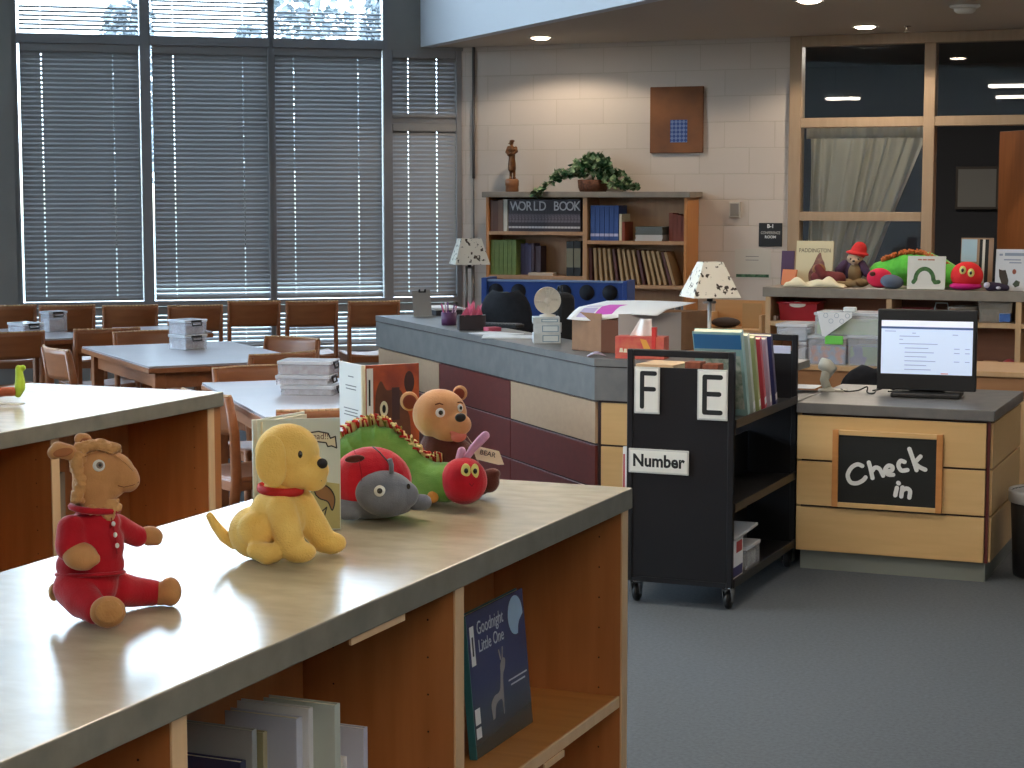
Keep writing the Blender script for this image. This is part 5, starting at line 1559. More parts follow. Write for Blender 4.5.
lx, ly = lamp(469.5, 238.5, 264, 22, 38, 13.2, 0.736, 'patterned-shade lamp with twin grey stems by the window blinds', M_STEM)
# the side table that carries the far lamp
t = thing('side_table', 'low wooden side table under the lamp near the blinds', 'table', (lx, ly, 0), R(0))
b = MB(); b.box(-0.15, 0.15, -0.12, 0.12, 0.71, 0.735, 0.003); b.build('tabletop', M_CHAIR, t)
for sx in (-1, 1):
    for sy in (-1, 1):
        b = MB(); b.box(sx * 0.12 - 0.015, sx * 0.12 + 0.015, sy * 0.09 - 0.015, sy * 0.09 + 0.015, 0, 0.71); b.build('leg', M_CHAIR, t)
lamp(710, 262, 297, 22, 53, 8.95, 0.736, 'patterned-shade lamp rising behind the books on the black truck', mat('clear_stem', (170, 166, 160), 0.2), four=False)

# ------------------------------------------------------------------ check-in counter top
CZ = 0.7528
pm = atz(925, 397, 0.752)
azm = R(4)
t = thing('computer_monitor', 'flat black computer monitor showing a pale blue web page on the check-in counter', 'monitor', (pm.x, pm.y + 0.02, CZ), azm)
kM = 8.38 / F
wM, hM = 100 * kM, 78 * kM
zc_ = 0.050
b = MB(); b.box(-wM / 2, wM / 2, -0.012, 0.022, zc_ - 0.022, zc_ + hM, 0.005); b.build('bezel', M_BLACKP, t)
sw, shh = 92 * kM, 55 * kM
sz = zc_ + 0.052
b = MB(); b.box(-sw / 2, sw / 2, -0.0135, -0.0118, sz, sz + shh)
scr = b.build('screen', mat('screen_page', (206, 222, 246), 0.3, emit=0.13, emit_col=(206, 222, 250)), t)
def sc_rect(x0, x1, z0, z1, m, nm='page_block', d=-0.0139):
    b = MB(); b.box(-sw / 2 + x0 * sw, -sw / 2 + x1 * sw, d, -0.0134, sz + z0 * shh, sz + z1 * shh); b.build(nm, m, scr)
sc_rect(0, 1, 0.885, 1.0, mat('screen_header', (232, 236, 248), 0.3, emit=0.14, emit_col=(236, 238, 250)), 'browser_bar')
sc_rect(0, 1, 0.845, 0.885, mat('screen_navy', (70, 96, 150), 0.3, emit=0.03, emit_col=(60, 90, 160)), 'menu_bar')
for k, (x0, x1, z) in enumerate(((0.2, 0.42, 0.70), (0.2, 0.24, 0.64), (0.2, 0.62, 0.56), (0.26, 0.52, 0.48), (0.26, 0.58, 0.40), (0.26, 0.50, 0.32), (0.26, 0.6, 0.24), (0.26, 0.5, 0.16), (0.26, 0.55, 0.08), (0.8, 0.86, 0.48), (0.92, 0.97, 0.48), (0.8, 0.86, 0.40), (0.92, 0.97, 0.40), (0.8, 0.86, 0.24), (0.92, 0.97, 0.24), (0.04, 0.16, 0.79), (0.34, 0.38, 0.76), (0.78, 0.84, 0.74))):
    sc_rect(x0, x1, z, z + 0.014, mat('screen_text', (150, 168, 200), 0.4, emit=0.05, emit_col=(150, 168, 210)), 'text_line')
sc_rect(0.66, 0.74, 0.012, 0.03, mat('screen_red', (220, 120, 100), 0.4, emit=0.08), 'red_mark')
b = MB(); b.box(-0.08, 0.08, 0.022, 0.05, 0.01, zc_ + 0.10, 0.004); b.build('neck', M_BLACKP, t)
b = MB(); b.box(-0.15, 0.16, -0.09, 0.10, 0.0, 0.022, 0.006); b.build('stand_base', M_BLACKP, t)
b = MB(); b.box(-0.11, 0.11, 0.022, 0.045, zc_ + 0.05, zc_ + 0.2, 0.01); b.build('rear_housing', M_BLACKP, t)
# dark cup hanging at the monitor's right, silhouetted
# scanner on its stand
ps = atz(829, 391, 0.752)
t = thing('barcode_scanner', 'pale grey barcode scanner resting in its stand on the check-in counter', 'scanner', (ps.x, ps.y, CZ), R(-10))
M_SCN = mat('scanner_plastic', (176, 174, 162), 0.45)
b = MB(); b.lathe([(0, 0), (0.052, 0), (0.05, 0.008), (0.018, 0.014), (0.012, 0.02)], 24); b.box(-0.01, 0.085, -0.028, 0.028, 0.0, 0.010, 0.003); b.build('stand_base', M_SCN, t)
b = MB(); b.tube([(-0.01, 0.0, 0.012), (-0.025, 0, 0.05), (-0.012, 0, 0.085), (0.004, 0, 0.10)], [0.016, 0.016, 0.020, 0.018], 12, flat=1.4); b.build('handle', M_SCN, t)
b = MB(); b.tube([(0.022, 0.0, 0.092), (-0.012, 0, 0.118), (-0.045, 0, 0.128)], [0.020, 0.026, 0.022], 12, flat=1.3); b.build('scanner_head', M_SCN, t)
b = MB(); b.tube(smooth2([(0.06, 0, 0.012), (0.10, -0.03, 0.006), (0.15, -0.01, 0.012), (0.19, 0.0, 0.03), (0.20, -0.02, 0.006), (0.24, -0.04, 0.006), (0.22, 0.05, 0.02)], 6), 0.0035, 6); b.build('cable', M_BLACKP, t)
# mouse-ish cable loop / pen pot by the monitor
p = atz(883, 392, 0.752)
t = tag(MB().tube(smooth2([(-0.05, 0, 0.004), (-0.01, 0.01, 0.012), (0.012, 0, 0.035), (0.02, -0.01, 0.055), (0.03, 0, 0.02), (0.06, 0.01, 0.006), (0.03, -0.03, 0.006)], 6), 0.0035, 6).build('monitor_cable', M_BLACKP), 'black cable looping up beside the monitor base on the check-in counter', 'cable', loc=(p.x, p.y, CZ + 0.0005))
paper_stack(806, 387, 0.752, 0.12, 0.18, 0.003, R(8), 'white paper slip at the book-truck side of the check-in counter')
p = atz(853, 392, 0.752)

# trash can
pt_ = atz(1040, 575, 0)
t = thing('trash_can', 'black waste bin with a clear liner folded over its rim, cut by the picture edge', 'waste bin', (pt_.x + 0.02, pt_.y, 0), R(6))
b = MB(); b.lathe([(0.0, 0.0), (0.145, 0.0), (0.15, 0.01), (0.170, 0.375), (0.164, 0.375), (0.144, 0.02), (0, 0.02)], 4 * 8, sx=0.92); b.build('bin_body', M_BLACKP, t)
b = MB(); b.lathe([(0.156, 0.35), (0.166, 0.378), (0.176, 0.384), (0.180, 0.372), (0.179, 0.335), (0.176, 0.33)], 40, sx=0.92); o = b.build('bin_liner', clear('liner_film', (200, 202, 206), 0.55, 0.3), t)

# ------------------------------------------------------------------ things on the black truck
def slab_book(name, label, T, w, h, d, m, cat='book', grp=None, pages=M_CREAM, parent=None):
    """closed hardback: x thickness, y width (depth), z height; spine faces -y"""
    t = thing(name, label, cat, (0, 0, 0), 0, grp)
    t.matrix_world = T
    t.location = T.to_translation(); t.rotation_euler = T.to_euler()
    b = MB(); b.box(0.0, 0.002, 0, w, 0, h, 0.0006, 1); b.box(d - 0.002, d, 0, w, 0, h, 0.0006, 1); b.box(0.001, d - 0.001, 0, 0.002, 0, h, 0.0006, 1); b.build('cover', m, t)
    b = MB(); b.box(0.002, d - 0.002, 0.002, w - 0.004, 0.003, h - 0.003); b.build('page_block', pages, t)
    return t
# row of large picture books leaning on the top shelf, covers toward the end panel
TB0 = Matrix.Translation((BX0, BY0, 0))
shz = 0.80 - 0.035 + 0.0005
covs = [((150, 186, 182), 'teal and white picture book, first of the row leaning on the truck'), ((196, 204, 190), 'pale picture book second in the leaning row on the truck'),
        ((176, 186, 130), 'olive and cream book in the middle of the leaning row on the truck'), ((198, 70, 84), 'red-striped book fourth in the leaning row on the truck'),
        ((196, 176, 196), 'lilac book fifth in the leaning row on the truck'), ((52, 56, 104), 'navy book last in the leaning row on the truck')]
yb = 0.25
for k, (c, lb) in enumerate(covs):
    d = (0.034, 0.030, 0.028, 0.030, 0.026, 0.030)[k]
    hh = (0.372, 0.352, 0.335, 0.322, 0.315, 0.322)[k]
    ww = (0.235, 0.225, 0.22, 0.215, 0.21, 0.22)[k]
    # book thickness along -y of truck; tilt back so tops lean toward the end panel
    # spine faces +x: local y -> -x of world, local x -> +y
    T = TB0 @ Matrix.Translation((bw - 0.012, yb, shz + 0.002)) @ Matrix.Rotation(R(19), 4, 'X') @ Matrix(((0, -1, 0, 0), (1, 0, 0, 0), (0, 0, 1, 0), (0, 0, 0, 1)))
    t = slab_book('picture_book', lb, T, min(ww, bw / 2 - 0.02), hh, d, mat('cover_%d' % k, c, 0.4, coat=0.2), grp='books leaning on the black truck')
    if k == 0:
        b = MB(); b.box(-0.0008, 0.0, 0.004, min(ww, bw / 2 - 0.02) - 0.004, hh * 0.80, hh * 0.97); b.build('title_band', mat('blue_title_band', (50, 112, 160), 0.4), t)
        b = MB(); b.box(-0.0008, 0.0, 0.012, 0.17, hh * 0.08, hh * 0.72); b.build('cover_art', mat('farm_print', (196, 200, 186), 0.5, (130, 150, 130), 40), t)
        b = MB(); b.ell((-0.0004, 0.12, hh * 0.55), (0.0008, 0.02, 0.022)); b.build('head_print', mat('dark_print', (60, 48, 40), 0.6), t)
    else:
        b = MB(); b.box(0.002, d - 0.002, -0.0006, 0.0, 0.02, 0.05); b.build('spine_label', M_PAPER, t)
    yb += 0.088
# flat books and orange item seen through the end panel slot, resting on the centre plate top
zt = 0.96
for k, (x, y, w, d, h, z, c, lb) in enumerate([(0.075, 0.14, 0.15, 0.22, 0.02, 0.0, (186, 170, 150), 'grey-beige book lying flat, lowest behind the letter F slot'),
                                               (0.085, 0.14, 0.15, 0.20, 0.024, 0.0205, (208, 176, 134), 'cream paperback lying flat on the grey-beige book'),]):
    pass
# stack on top shelf behind F panel (left half)
M_ORB = mat('rust_cover', (172, 92, 60), 0.5, (120, 60, 40), 18)
zz = shz
lbs = ['brown book at the bottom of the flat pile behind the letter F', 'grey book in the flat pile behind the letter F', 'tan book in the flat pile behind the letter F', 'dark red book in the flat pile behind the letter F', 'beige book high in the flat pile behind the letter F', 'cream paperback on top of the flat pile behind the letter F']
for k in range(6):
    hh = (0.044, 0.038, 0.034, 0.036, 0.034, 0.034)[k]
    t = thing('flat_book', lbs[k], 'book', (BX0 + 0.105, BY0 + 0.15, zz), R((2, -3, 4, -2, 3, -4)[k]), 'books piled flat on the truck')
    c = ((120, 84, 60), (130, 130, 132), (180, 150, 110), (120, 50, 44), (192, 176, 150), (214, 180, 140))[k]
    b = MB(); b.box(-0.08, 0.085, -0.10, 0.10, 0, 0.002); b.box(-0.08, 0.085, -0.10, 0.10, hh - 0.003, hh - 0.001); b.box(-0.08, 0.085, -0.10, -0.098, 0, hh - 0.001); b.build('cover', mat('flat_cover_%d' % k, c, 0.5), t)
    b = MB(); b.box(-0.077, 0.082, -0.097, 0.097, 0.002, hh - 0.003); b.build('page_block', M_CREAM, t)
    zz += hh
for k in range(2):
    t = thing('rust_book', ('rust-coloured patterned book standing behind the slot near the letter E', 'second rust patterned book, closer to the centre of the truck')[k], 'book', (BX0 + 0.235 + 0.075 * k, BY0 + 0.03, shz), 0)
    b = MB(); b.box(0.0, 0.066, 0.0, 0.075, 0, 0.236 if k == 0 else 0.230, 0.002); b.build('cover', M_ORB, t)
# books sticking out on the aisle side of the truck beside the Number plate
for k in range(2):
    t = thing('paperback_book', ('taller white and red paperback poking out beside the Number plate', 'shorter white paperback with a red stripe beside the Number plate')[k], 'book', (BX0 - 0.008 - 0.014 * k, BY0 + 0.045 - 0.028 * k, 0.46 - 0.035 + 0.0005), 0)
    hh = (0.265, 0.22)[k]
    b = MB(); b.box(0, 0.11, 0, 0.018, 0, hh, 0.001, 1); b.build('cover', M_PAPER, t)
    b = MB(); b.box(0.002, 0.009, -0.0006, 0.0, 0.03, hh - 0.03 if k else hh - 0.01); b.build('red_stripe', mat('red_stripe', (176, 50, 52), 0.5), t)
# lower shelf: book ends / box and clear lunch box
zl = 0.15 - 0.035 + 0.0005
t = thing('magazine_box', 'white and red storage carton on the bottom shelf of the black truck', 'box', (BX0 + bw - 0.155, BY0 + 0.06, zl), R(0))
b = MB(); b.box(0, 0.14, 0, 0.15, 0, 0.16, 0.002); b.build('carton', M_PAPER, t)
b = MB(); b.box(0.1402, 0.1412, 0.05, 0.13, 0.105, 0.15); b.build('red_print', mat('red_stripe', (176, 50, 52), 0.5), t)
b = MB(); b.box(0.1402, 0.1412, 0.01, 0.14, 0.01, 0.05); b.build('navy_print', mat('navy_print', (60, 60, 110), 0.5), t)
t = thing('pamphlet', 'pale folder lying across the white carton on the truck bottom shelf', 'papers', (BX0 + bw - 0.17, BY0 + 0.06, zl + 0.162), 0)
b = MB(); b.box(0, 0.165, 0.0, 0.34, 0, 0.012, 0.001, 1, T=Matrix.Rotation(R(2), 4, 'X')); b.build('sheets', mat('pale_grey_card', (182, 184, 190), 0.5), t)
cbx = clear_box('clear lunch-size box with a latch on the bottom shelf of the black truck', BX0 + bw - 0.10, BY0 + 0.38, zl, R(90), 0.20, 0.16, 0.10, mat('lunch_content', (170, 172, 166), 0.7, (120, 122, 118), 30))

# ------------------------------------------------------------------ books inside the near bookcase
def shelf_book(name, label, x, y, z, w, h, d, m, lean=0.0, grp=None, spine_lab=True, proud=0.0):
    """spine faces +x, thickness runs along +y"""
    T = Matrix.Translation((x, y, z)) @ Matrix.Rotation(lean, 4, 'X') @ Matrix(((0, -1, 0, 0), (1, 0, 0, 0), (0, 0, 1, 0), (0, 0, 0, 1)))
    t = slab_book(name, label, T, w, h, d, m, grp=grp)
    if spine_lab:
        b = MB(); b.box(0.0022, d - 0.0022, -0.0006, 0.0001, 0.018, 0.05); b.build('spine_label', M_PAPER, t)
    return t
zs = 0.3706
specs = [  # (spine x, height, thickness, colour, label)
    (-1.405, 0.262, 0.016, (58, 62, 96), 'navy and red picture book, first standing beside the divider of the lower shelf'),
    (-1.395, 0.292, 0.014, (164, 168, 166), 'grey picture book with a white spine, second from the divider'),
    (-1.430, 0.305, 0.016, (70, 112, 66), 'green picture book in the lower shelf row'),
    (-1.420, 0.300, 0.012, (176, 166, 130), 'olive-cream thin book between green and lilac ones'),
    (-1.370, 0.318, 0.018, (190, 192, 204), 'large pale lilac picture book in the lower shelf row'),
    (-1.360, 0.330, 0.014, (214, 214, 212), 'tall white-spined book just past the lilac one'),
    (-1.400, 0.300, 0.012, (200, 206, 200), 'thin pale book in the middle of the lower shelf row'),
    (-1.380, 0.338, 0.016, (206, 208, 204), 'tall white book with a dotted spine in the lower shelf row'),
    (-1.340, 0.345, 0.018, (190, 196, 186), 'tallest grey-white book of the lower shelf row'),
    (-1.415, 0.286, 0.014, (214, 216, 218), 'short white book after the tallest one'),
    (-1.400, 0.290, 0.012, (222, 220, 214), 'short cream-white book near the end of the row'),
    (-1.395, 0.262, 0.012, (226, 224, 220), 'shortest white book of the lower shelf row'),
    (-1.365, 0.300, 0.014, (196, 196, 208), 'pale lilac book last in the lower shelf row'),
]
ZSH = 0.6005
spots = [(246, 759.6, 0.012), (242, 736, 0.0), (257, 733.6, 0.014), (261, 734, 0.01), (281, 727, 0.016), (286, 720.6, 0.010), (290, 742, 0.010), (300, 719.7, 0.013), (315, 716, 0.014), (328, 742, 0.013), (334, 744, 0.009), (341, 759.6, 0.010), (349, 737, 0.010)]
ylast = 0
for k, ((sx_, h, d, c, lb), (px, py, _)) in enumerate(zip(specs, spots)):
    q = atx(px, py, sx_)
    y_ = max(q.y - d, ylast + 0.0012)
    ylast = y_ + d
    shelf_book('picture_book', lb, sx_, y_, ZSH, 0.125, max(0.16, q.z - ZSH), d, mat('shelf_cover_%d' % k, c, 0.35, coat=0.3), grp='picture books on the lower shelf')
b = MB()
# night-sky picture book facing out
zf = 0.6350
T_N = Matrix.Translation((-1.385, 3.10, zf))
t = thing('picture_book', 'dark blue picture book with a moon and small deer facing out on the shelf', 'book', (-1.385, 3.10, zf), R(90 - 0))
t.rotation_euler = (0, 0, R(90))
wN, hN = 0.272, 0.270
tl = R(-3)
TN = Matrix.Rotation(R(-5), 4, 'X')
m_night = bpy.data.materials.new('night_cover'); m_night.use_nodes = True
nt = m_night.node_tree; bs = nt.nodes['Principled BSDF']; bs.inputs['Roughness'].default_value = 0.25; bs.inputs['Coat Weight'].default_value = 0.3
tc = nt.nodes.new('ShaderNodeTexCoord'); sp = nt.nodes.new('ShaderNodeSeparateXYZ'); mp = nt.nodes.new('ShaderNodeMapRange'); rp = nt.nodes.new('ShaderNodeValToRGB')
mp.inputs['From Min'].default_value = 0.0; mp.inputs['From Max'].default_value = hN
els = rp.color_ramp.elements
els[0].position = 0.0; els[0].color = lin((62, 70, 60)); els[1].position = 1.0; els[1].color = lin((60, 62, 104))
e2_ = els.new(0.28); e2_.color = lin((66, 76, 96)); e3_ = els.new(0.5); e3_.color = lin((56, 62, 108))
nt.links.new(tc.outputs['Object'], sp.inputs[0]); nt.links.new(sp.outputs['Z'], mp.inputs['Value']); nt.links.new(mp.outputs[0], rp.inputs[0]); nt.links.new(rp.outputs[0], bs.inputs['Base Color'])
b = MB(TN); b.box(0, wN, -0.006, -0.003, 0, hN, 0.0008, 1); b.build('front_cover', m_night, t)
b = MB(TN); b.box(0, wN, 0.006, 0.009, 0, hN, 0.0008, 1); b.box(-0.002, 0.001, -0.006, 0.009, 0, hN, 0.0006, 1); b.build('back_cover', mat('teal_spine', (52, 104, 108), 0.4), t)
b = MB(TN); b.box(0.002, wN - 0.004, -0.003, 0.006, 0.003, hN - 0.003); b.build('page_block', M_CREAM, t)
NF = lambda x, z, d=0.0: TN @ Matrix.Translation((x, -0.0061 - d, z)) @ Matrix.Rotation(PI / 2, 4, 'X')
moon0 = [(0.20 + 0.036 * math.cos(a), 0.225 + 0.036 * math.sin(a)) for a in [R(q) for q in range(-20, -341, -16)]]
moon = [(0.226 + 0.036 * math.cos(a), 0.226 + 0.038 * math.sin(a)) for a in [R(q) for q in range(-5, 291, 15)]] + [(0.236, 0.203), (0.243, 0.212)]
b = MB(NF(0, 0)); b.prism(moon, 0, 0.0004); b.build('moon_print', mat('moon_blue', (168, 196, 222), 0.4), t)
text('title_lettering', 'Goodnight', 0.036, mat('silver_ink', (190, 194, 206), 0.5), t, NF(0.105, 0.236), sx=0.80)
text('title_lettering', 'Little One', 0.034, MATS['silver_ink'], t, NF(0.105, 0.202), sx=0.85)
deer = smooth2([(0.085, 0.075), (0.082, 0.105), (0.100, 0.118), (0.125, 0.122), (0.134, 0.150), (0.136, 0.168), (0.148, 0.180), (0.160, 0.176), (0.156, 0.160), (0.146, 0.148), (0.142, 0.118), (0.140, 0.078), (0.134, 0.078), (0.132, 0.104), (0.104, 0.100), (0.094, 0.076)], 4)
deer = [(x, z - 0.022) for x, z in deer]
b = MB(NF(0, 0)); b.prism(deer, 0, 0.0005); q = b.build('deer_print', mat('deer_grey', (150, 146, 146), 0.5), t)
strokes('deer_ears', [[(0.140, 0.158), (0.134, 0.176)], [(0.148, 0.160), (0.152, 0.178)]], 0.004, MATS['deer_grey'], q, NF(0, 0))
for k, (x, z, l) in enumerate(((0.215, 0.108, 0.09), (0.215, 0.098, 0.07))):
    b = MB(NF(x, z)); b.prism([(-l / 2, -0.0015), (l / 2, -0.0015), (l / 2, 0.0015), (-l / 2, 0.0015)], 0, 0.0004); b.build('fine_print', MATS['silver_ink'], t)
b = MB(NF(0, 0)); b.prism([(0.010, 0.172), (0.028, 0.172), (0.028, 0.246), (0.010, 0.246)], 0.0002, 0.0008); q = b.build('call_label', M_PAPER, t)
b = MB(NF(0, 0)); b.prism([(0.016, 0.190), (0.022, 0.190), (0.022, 0.226), (0.016, 0.226)], 0.0008, 0.0011); b.build('barcode', M_INK, q)
for (z0, z1) in ((0.062, 0.092), (0.036, 0.056)):
    b = MB(NF(0, 0)); b.prism([(0.006, z0), (0.028, z0), (0.028, z1), (0.006, z1)], 0.0002, 0.0008); b.build('shelf_label', M_PAPER, t)
# grey-green book leaning below it, only its spine edge showing
t = shelf_book('picture_book', 'thin teal book standing edge-on behind the dark blue night-sky book', -1.40, 2.99, zf, 0.17, 0.275, 0.012, mat('teal_spine', (52, 104, 108), 0.4), lean=R(0))
# books in the far bookcase, seen past the llama
fy = 4.20
for k, (h, c, lb) in enumerate(((0.30, (44, 100, 100), 'teal book on the far bookcase shelf beside the plush llama head'), (0.27, (206, 206, 196), 'white book next to the teal one on the far bookcase'), (0.26, (198, 190, 180), 'cream book third on the far bookcase shelf'), (0.28, (150, 130, 110), 'brown book fourth on the far bookcase shelf'))):
    shelf_book('picture_book', lb, -3.19, fy, 0.6206, 0.16, h, 0.024, mat('far_cover_%d' % k, c, 0.4), grp='books on the far bookcase')
    fy += 0.034
# ------------------------------------------------------------------ tall bookcase against the block wall
YF = 14.08
xl, xr = aty(486, 190, YF).x, aty(687, 190, YF).x
zt_ = 1.690
bc = thing('tall_bookcase', 'tall honey wood bookcase with grey top against the block wall, statue and plant on it', 'bookcase', ((xl + xr) / 2, YF, 0))
hw = (xr - xl) / 2
M_BCW = wood('bookcase_wood', (176, 134, 96), (188, 146, 106), 0.45, 'z')
M_BCS = wood('bookcase_side', (186, 122, 66), (196, 132, 74), 0.42, 'z')
xd = aty(585, 190, YF).x - (xl + xr) / 2
b = MB(); b.box(-hw - 0.03, hw + 0.03, -0.02, 0.315, zt_ - 0.045, zt_, 0.003); b.build('countertop', mat('bookcase_top', (128, 118, 106), 0.45, (140, 128, 114), 12), bc)
for x in (-hw, hw - 0.022):
    b = MB(); b.box(x, x + 0.022, 0, 0.31, 0, zt_ - 0.045); b.build('side_panel', M_BCS, bc)
b = MB(); b.box(xd - 0.018, xd + 0.018, 0.0, 0.31, 0.08, zt_ - 0.045); b.build('divider', M_BCW, bc)
b = MB(); b.box(-hw + 0.02, hw - 0.02, 0.29, 0.31, 0.0, zt_ - 0.045); b.build('back_panel', M_BCW, bc)
def zy(py): return aty(585, py, YF).z
LS = [zy(232), zy(276.5), 0.66, 0.32, 0.09]
RS = [zy(240.5), zy(284), 0.60, 0.32, 0.09]
for z in LS:
    b = MB(); b.box(-hw + 0.022, xd - 0.018, 0.004, 0.29, z - 0.028, z); b.build('shelf_board', M_BCW, bc)
for z in RS:
    b = MB(); b.box(xd + 0.018, hw - 0.022, 0.004, 0.29, z - 0.028, z); b.build('shelf_board', M_BCW, bc)
def wbook(px0, px1, ptop, zb, m, label, grp, proud=0.02, depth=0.2, lean=0.0, spine=None, nm='hardback_book'):
    x0, x1 = aty(px0, 220, YF + proud).x, aty(px1, 220, YF + proud).x
    h = aty((px0 + px1) / 2, ptop, YF + proud).z - zb
    t = thing(nm, label, 'book', (x0, YF + proud, zb + 0.0005), 0, grp)
    if lean: t.rotation_euler = (0, lean, 0)
    w = x1 - x0 - 0.0008
    b = MB(); b.box(0, w, 0.0, 0.003, 0, h, 0.001, 1); b.box(0, 0.002, 0, depth, 0, h); b.box(w - 0.002, w, 0, depth, 0, h); b.build('cover', m, t)
    b = MB(); b.box(0.002, w - 0.002, 0.003, depth - 0.004, 0.003, h - 0.004); b.build('page_block', M_CREAM, t)
    if spine:
        for (f0, f1, mm) in spine:
            b = MB(); b.box(0.001, w - 0.001, -0.0006, 0.0, f0 * h, f1 * h); b.build('spine_band', mm, t)
    return t, w, h
M_ENC = mat('encyclopedia_dark', (52, 44, 52), 0.5)
M_ENC2 = mat('encyclopedia_grey', (110, 100, 108), 0.5, (70, 62, 72), 90)
M_SIL = mat('silver_lettering', (190, 186, 188), 0.5)
enc = []
n = 22
for k in range(n):
    a, c = 508.5 + 72 * k / n, 508.5 + 72 * (k + 1) / n
    t, w, h = wbook(a, c, 199.5, LS[0], M_ENC, 'dark volume of the encyclopedia row in the tall bookcase under the trailing plant', 'encyclopedia volumes', 0.03, 0.2, spine=[(0.28, 0.55, M_ENC2), (0.1, 0.16, M_SIL)])
    enc.append((t, w, h))
# WORLD BOOK across the spines: each letter is printed on the volumes it covers
xs0, xs1 = aty(512, 207, YF + 0.03).x, aty(580.5, 207, YF + 0.03).x
word = 'WORLD BOOK'
for i, chh in enumerate(word):
    if chh == ' ': continue
    xc = xs0 + (xs1 - xs0) * (i + 0.5) / len(word)
    own = max((e for e in enc if e[0].location.x <= xc), key=lambda e: e[0].location.x)
    text('spine_lettering', chh, 0.105, M_SIL, own[0], Matrix.Translation((xc - own[0].location.x, -0.0012, own[2] * 0.78)) @ Matrix.Rotation(PI / 2, 4, 'X'), bold=0.001, sx=0.85)
for k, (a, c, m, lb) in enumerate(((490.2, 493, (110, 76, 60), 'brown book at the window end of the top shelf'), (493, 498, (94, 62, 50), 'dark brown book second on the top shelf'), (498, 503, (120, 88, 70), 'light brown book third on the top shelf'), (503.4, 507.5, (196, 190, 180), 'white book just before the encyclopedia row'))):
    wbook(a, c, (200, 201, 200, 199.5)[k], LS[0], mat('top_book_%d' % k, m, 0.5), lb, 'mixed books by the encyclopedia')
for k in range(6):
    wbook(490.5 + 4.3 * k, 494.7 + 4.3 * k, 240, LS[1], mat('green_set', (112, 132, 64), 0.5, (96, 118, 54), 20), 'green volume of the matching set on the second shelf', 'green volumes', 0.03)
for k in range(5):
    wbook(518.6 + 3.2 * k, 521.7 + 3.2 * k, 243.5 + (k % 2), LS[1], mat('violet_set', (104, 104, 146), 0.5) if k < 4 else mat('plum_cover', (78, 58, 72), 0.5), ('violet-blue volume beside the green set' if k < 4 else 'plum book closing the violet-blue row'), 'violet-blue volumes' if k < 4 else None, 0.13, 0.12)
wbook(535, 541, 246, LS[1], mat('plum_cover2', (70, 50, 60), 0.5), 'dark plum book standing after the violet-blue row', None, 0.14, 0.12)
for k in range(2):
    wbook(566.5 + 7.4 * k, 573.4 + 7.4 * k, 241.5, LS[1], M_BLACKP, ('black binder away from the divider on the second shelf', 'black binder against the bookcase divider on the second shelf')[k], None, 0.02, 0.24, spine=[(0.25, 0.8, mat('binder_label', (120, 116, 96), 0.6))], nm='ring_binder')
p = aty(543, 277, YF + 0.06)
t = thing('flat_paperback', 'pale paperback lying flat at the edge of the second shelf', 'book', (p.x, YF + 0.07, LS[1] + 0.0005), R(2)); b = MB(); b.box(-0.11, 0.10, -0.06, 0.045, 0, 0.022, 0.001, 1); b.build('cover', mat('pale_pinkish', (196, 180, 164), 0.7), t)
for k in range(6):
    wbook(590.5 + 4.7 * k, 595.1 + 4.7 * k, 205.5, RS[0], mat('blue_set', (44, 74, 138), 0.45), 'royal blue volume of the set on the upper shelf beyond the divider', 'royal blue volumes', 0.03, spine=[(0.12, 0.2, mat('pale_lilac', (180, 180, 210), 0.6))])
wbook(619.3, 621.8, 214, RS[0], M_CREAM, 'thin cream book next to the royal blue set', None, 0.03); wbook(622, 624.8, 222, RS[0], mat('brick_cover', (140, 66, 44), 0.5), 'short brick-red book after the thin cream one', None, 0.03)
zz = RS[0] + 0.0005
for k in range(7):
    p = aty(650, 235, YF + 0.05); hh = 0.016
    t = thing('flat_magazine', ('white magazine in the flat pile on the upper shelf' if k < 3 else 'grey magazine in the flat pile on the upper shelf'), 'magazine', (p.x + 0.004 * ((k * 5) % 3 - 1), YF + 0.13, zz), 0, 'white magazines of the flat pile' if k < 3 else 'grey magazines of the flat pile')
    b = MB(); b.box(-0.115, 0.11, -0.10, 0.13, 0, hh - 0.001, 0.001, 1); b.build('sheets', mat('white_mag', (190, 190, 188), 0.6) if k < 3 else mat('grey_mag', (92, 98, 96), 0.6), t)
    zz += hh
for k in range(4):
    wbook(669 + 4.1 * k, 673 + 4.1 * k, 213 + k, RS[0], mat('dull_red_set', (132, 66, 48), 0.55), 'dull red book in the shaded corner of the upper shelf', 'dull red books', 0.09, 0.15)
for k in range(17):
    a = 588.5 + 5.35 * k
    if k == 16: a -= 2
    lean = -R(1.5 + 15 * (k / 16.0) ** 0.8)
    sh_ = (k / 16.0) * 9
    wbook(a + 1.2, a + 3.9, 248 + 0.2 * k, RS[1], (mat('atlas_tan', (176, 146, 108), 0.6), mat('atlas_plum', (92, 56, 54), 0.6))[0 if k % 5 else 1], 'thin tan-spined book of the leaning row on the lower visible shelf', 'thin leaning books', 0.03, lean=lean)
for k in range(3):
    p = aty(671 + 6 * k, 308, YF + 0.06)
    t = thing('metal_canister', 'small dark metal canister on the shelf behind the cardboard box', 'canister', (p.x, YF + 0.08, 0.6305 - 0.03), 0, 'dark metal canisters')
    b = MB(); b.lathe([(0.0, 0), (0.02, 0), (0.021, 0.002), (0.021, 0.22), (0.019, 0.225), (0, 0.226)], 16); b.build('body', mat('gunmetal', (96, 98, 100), 0.35, metal=0.6), t)

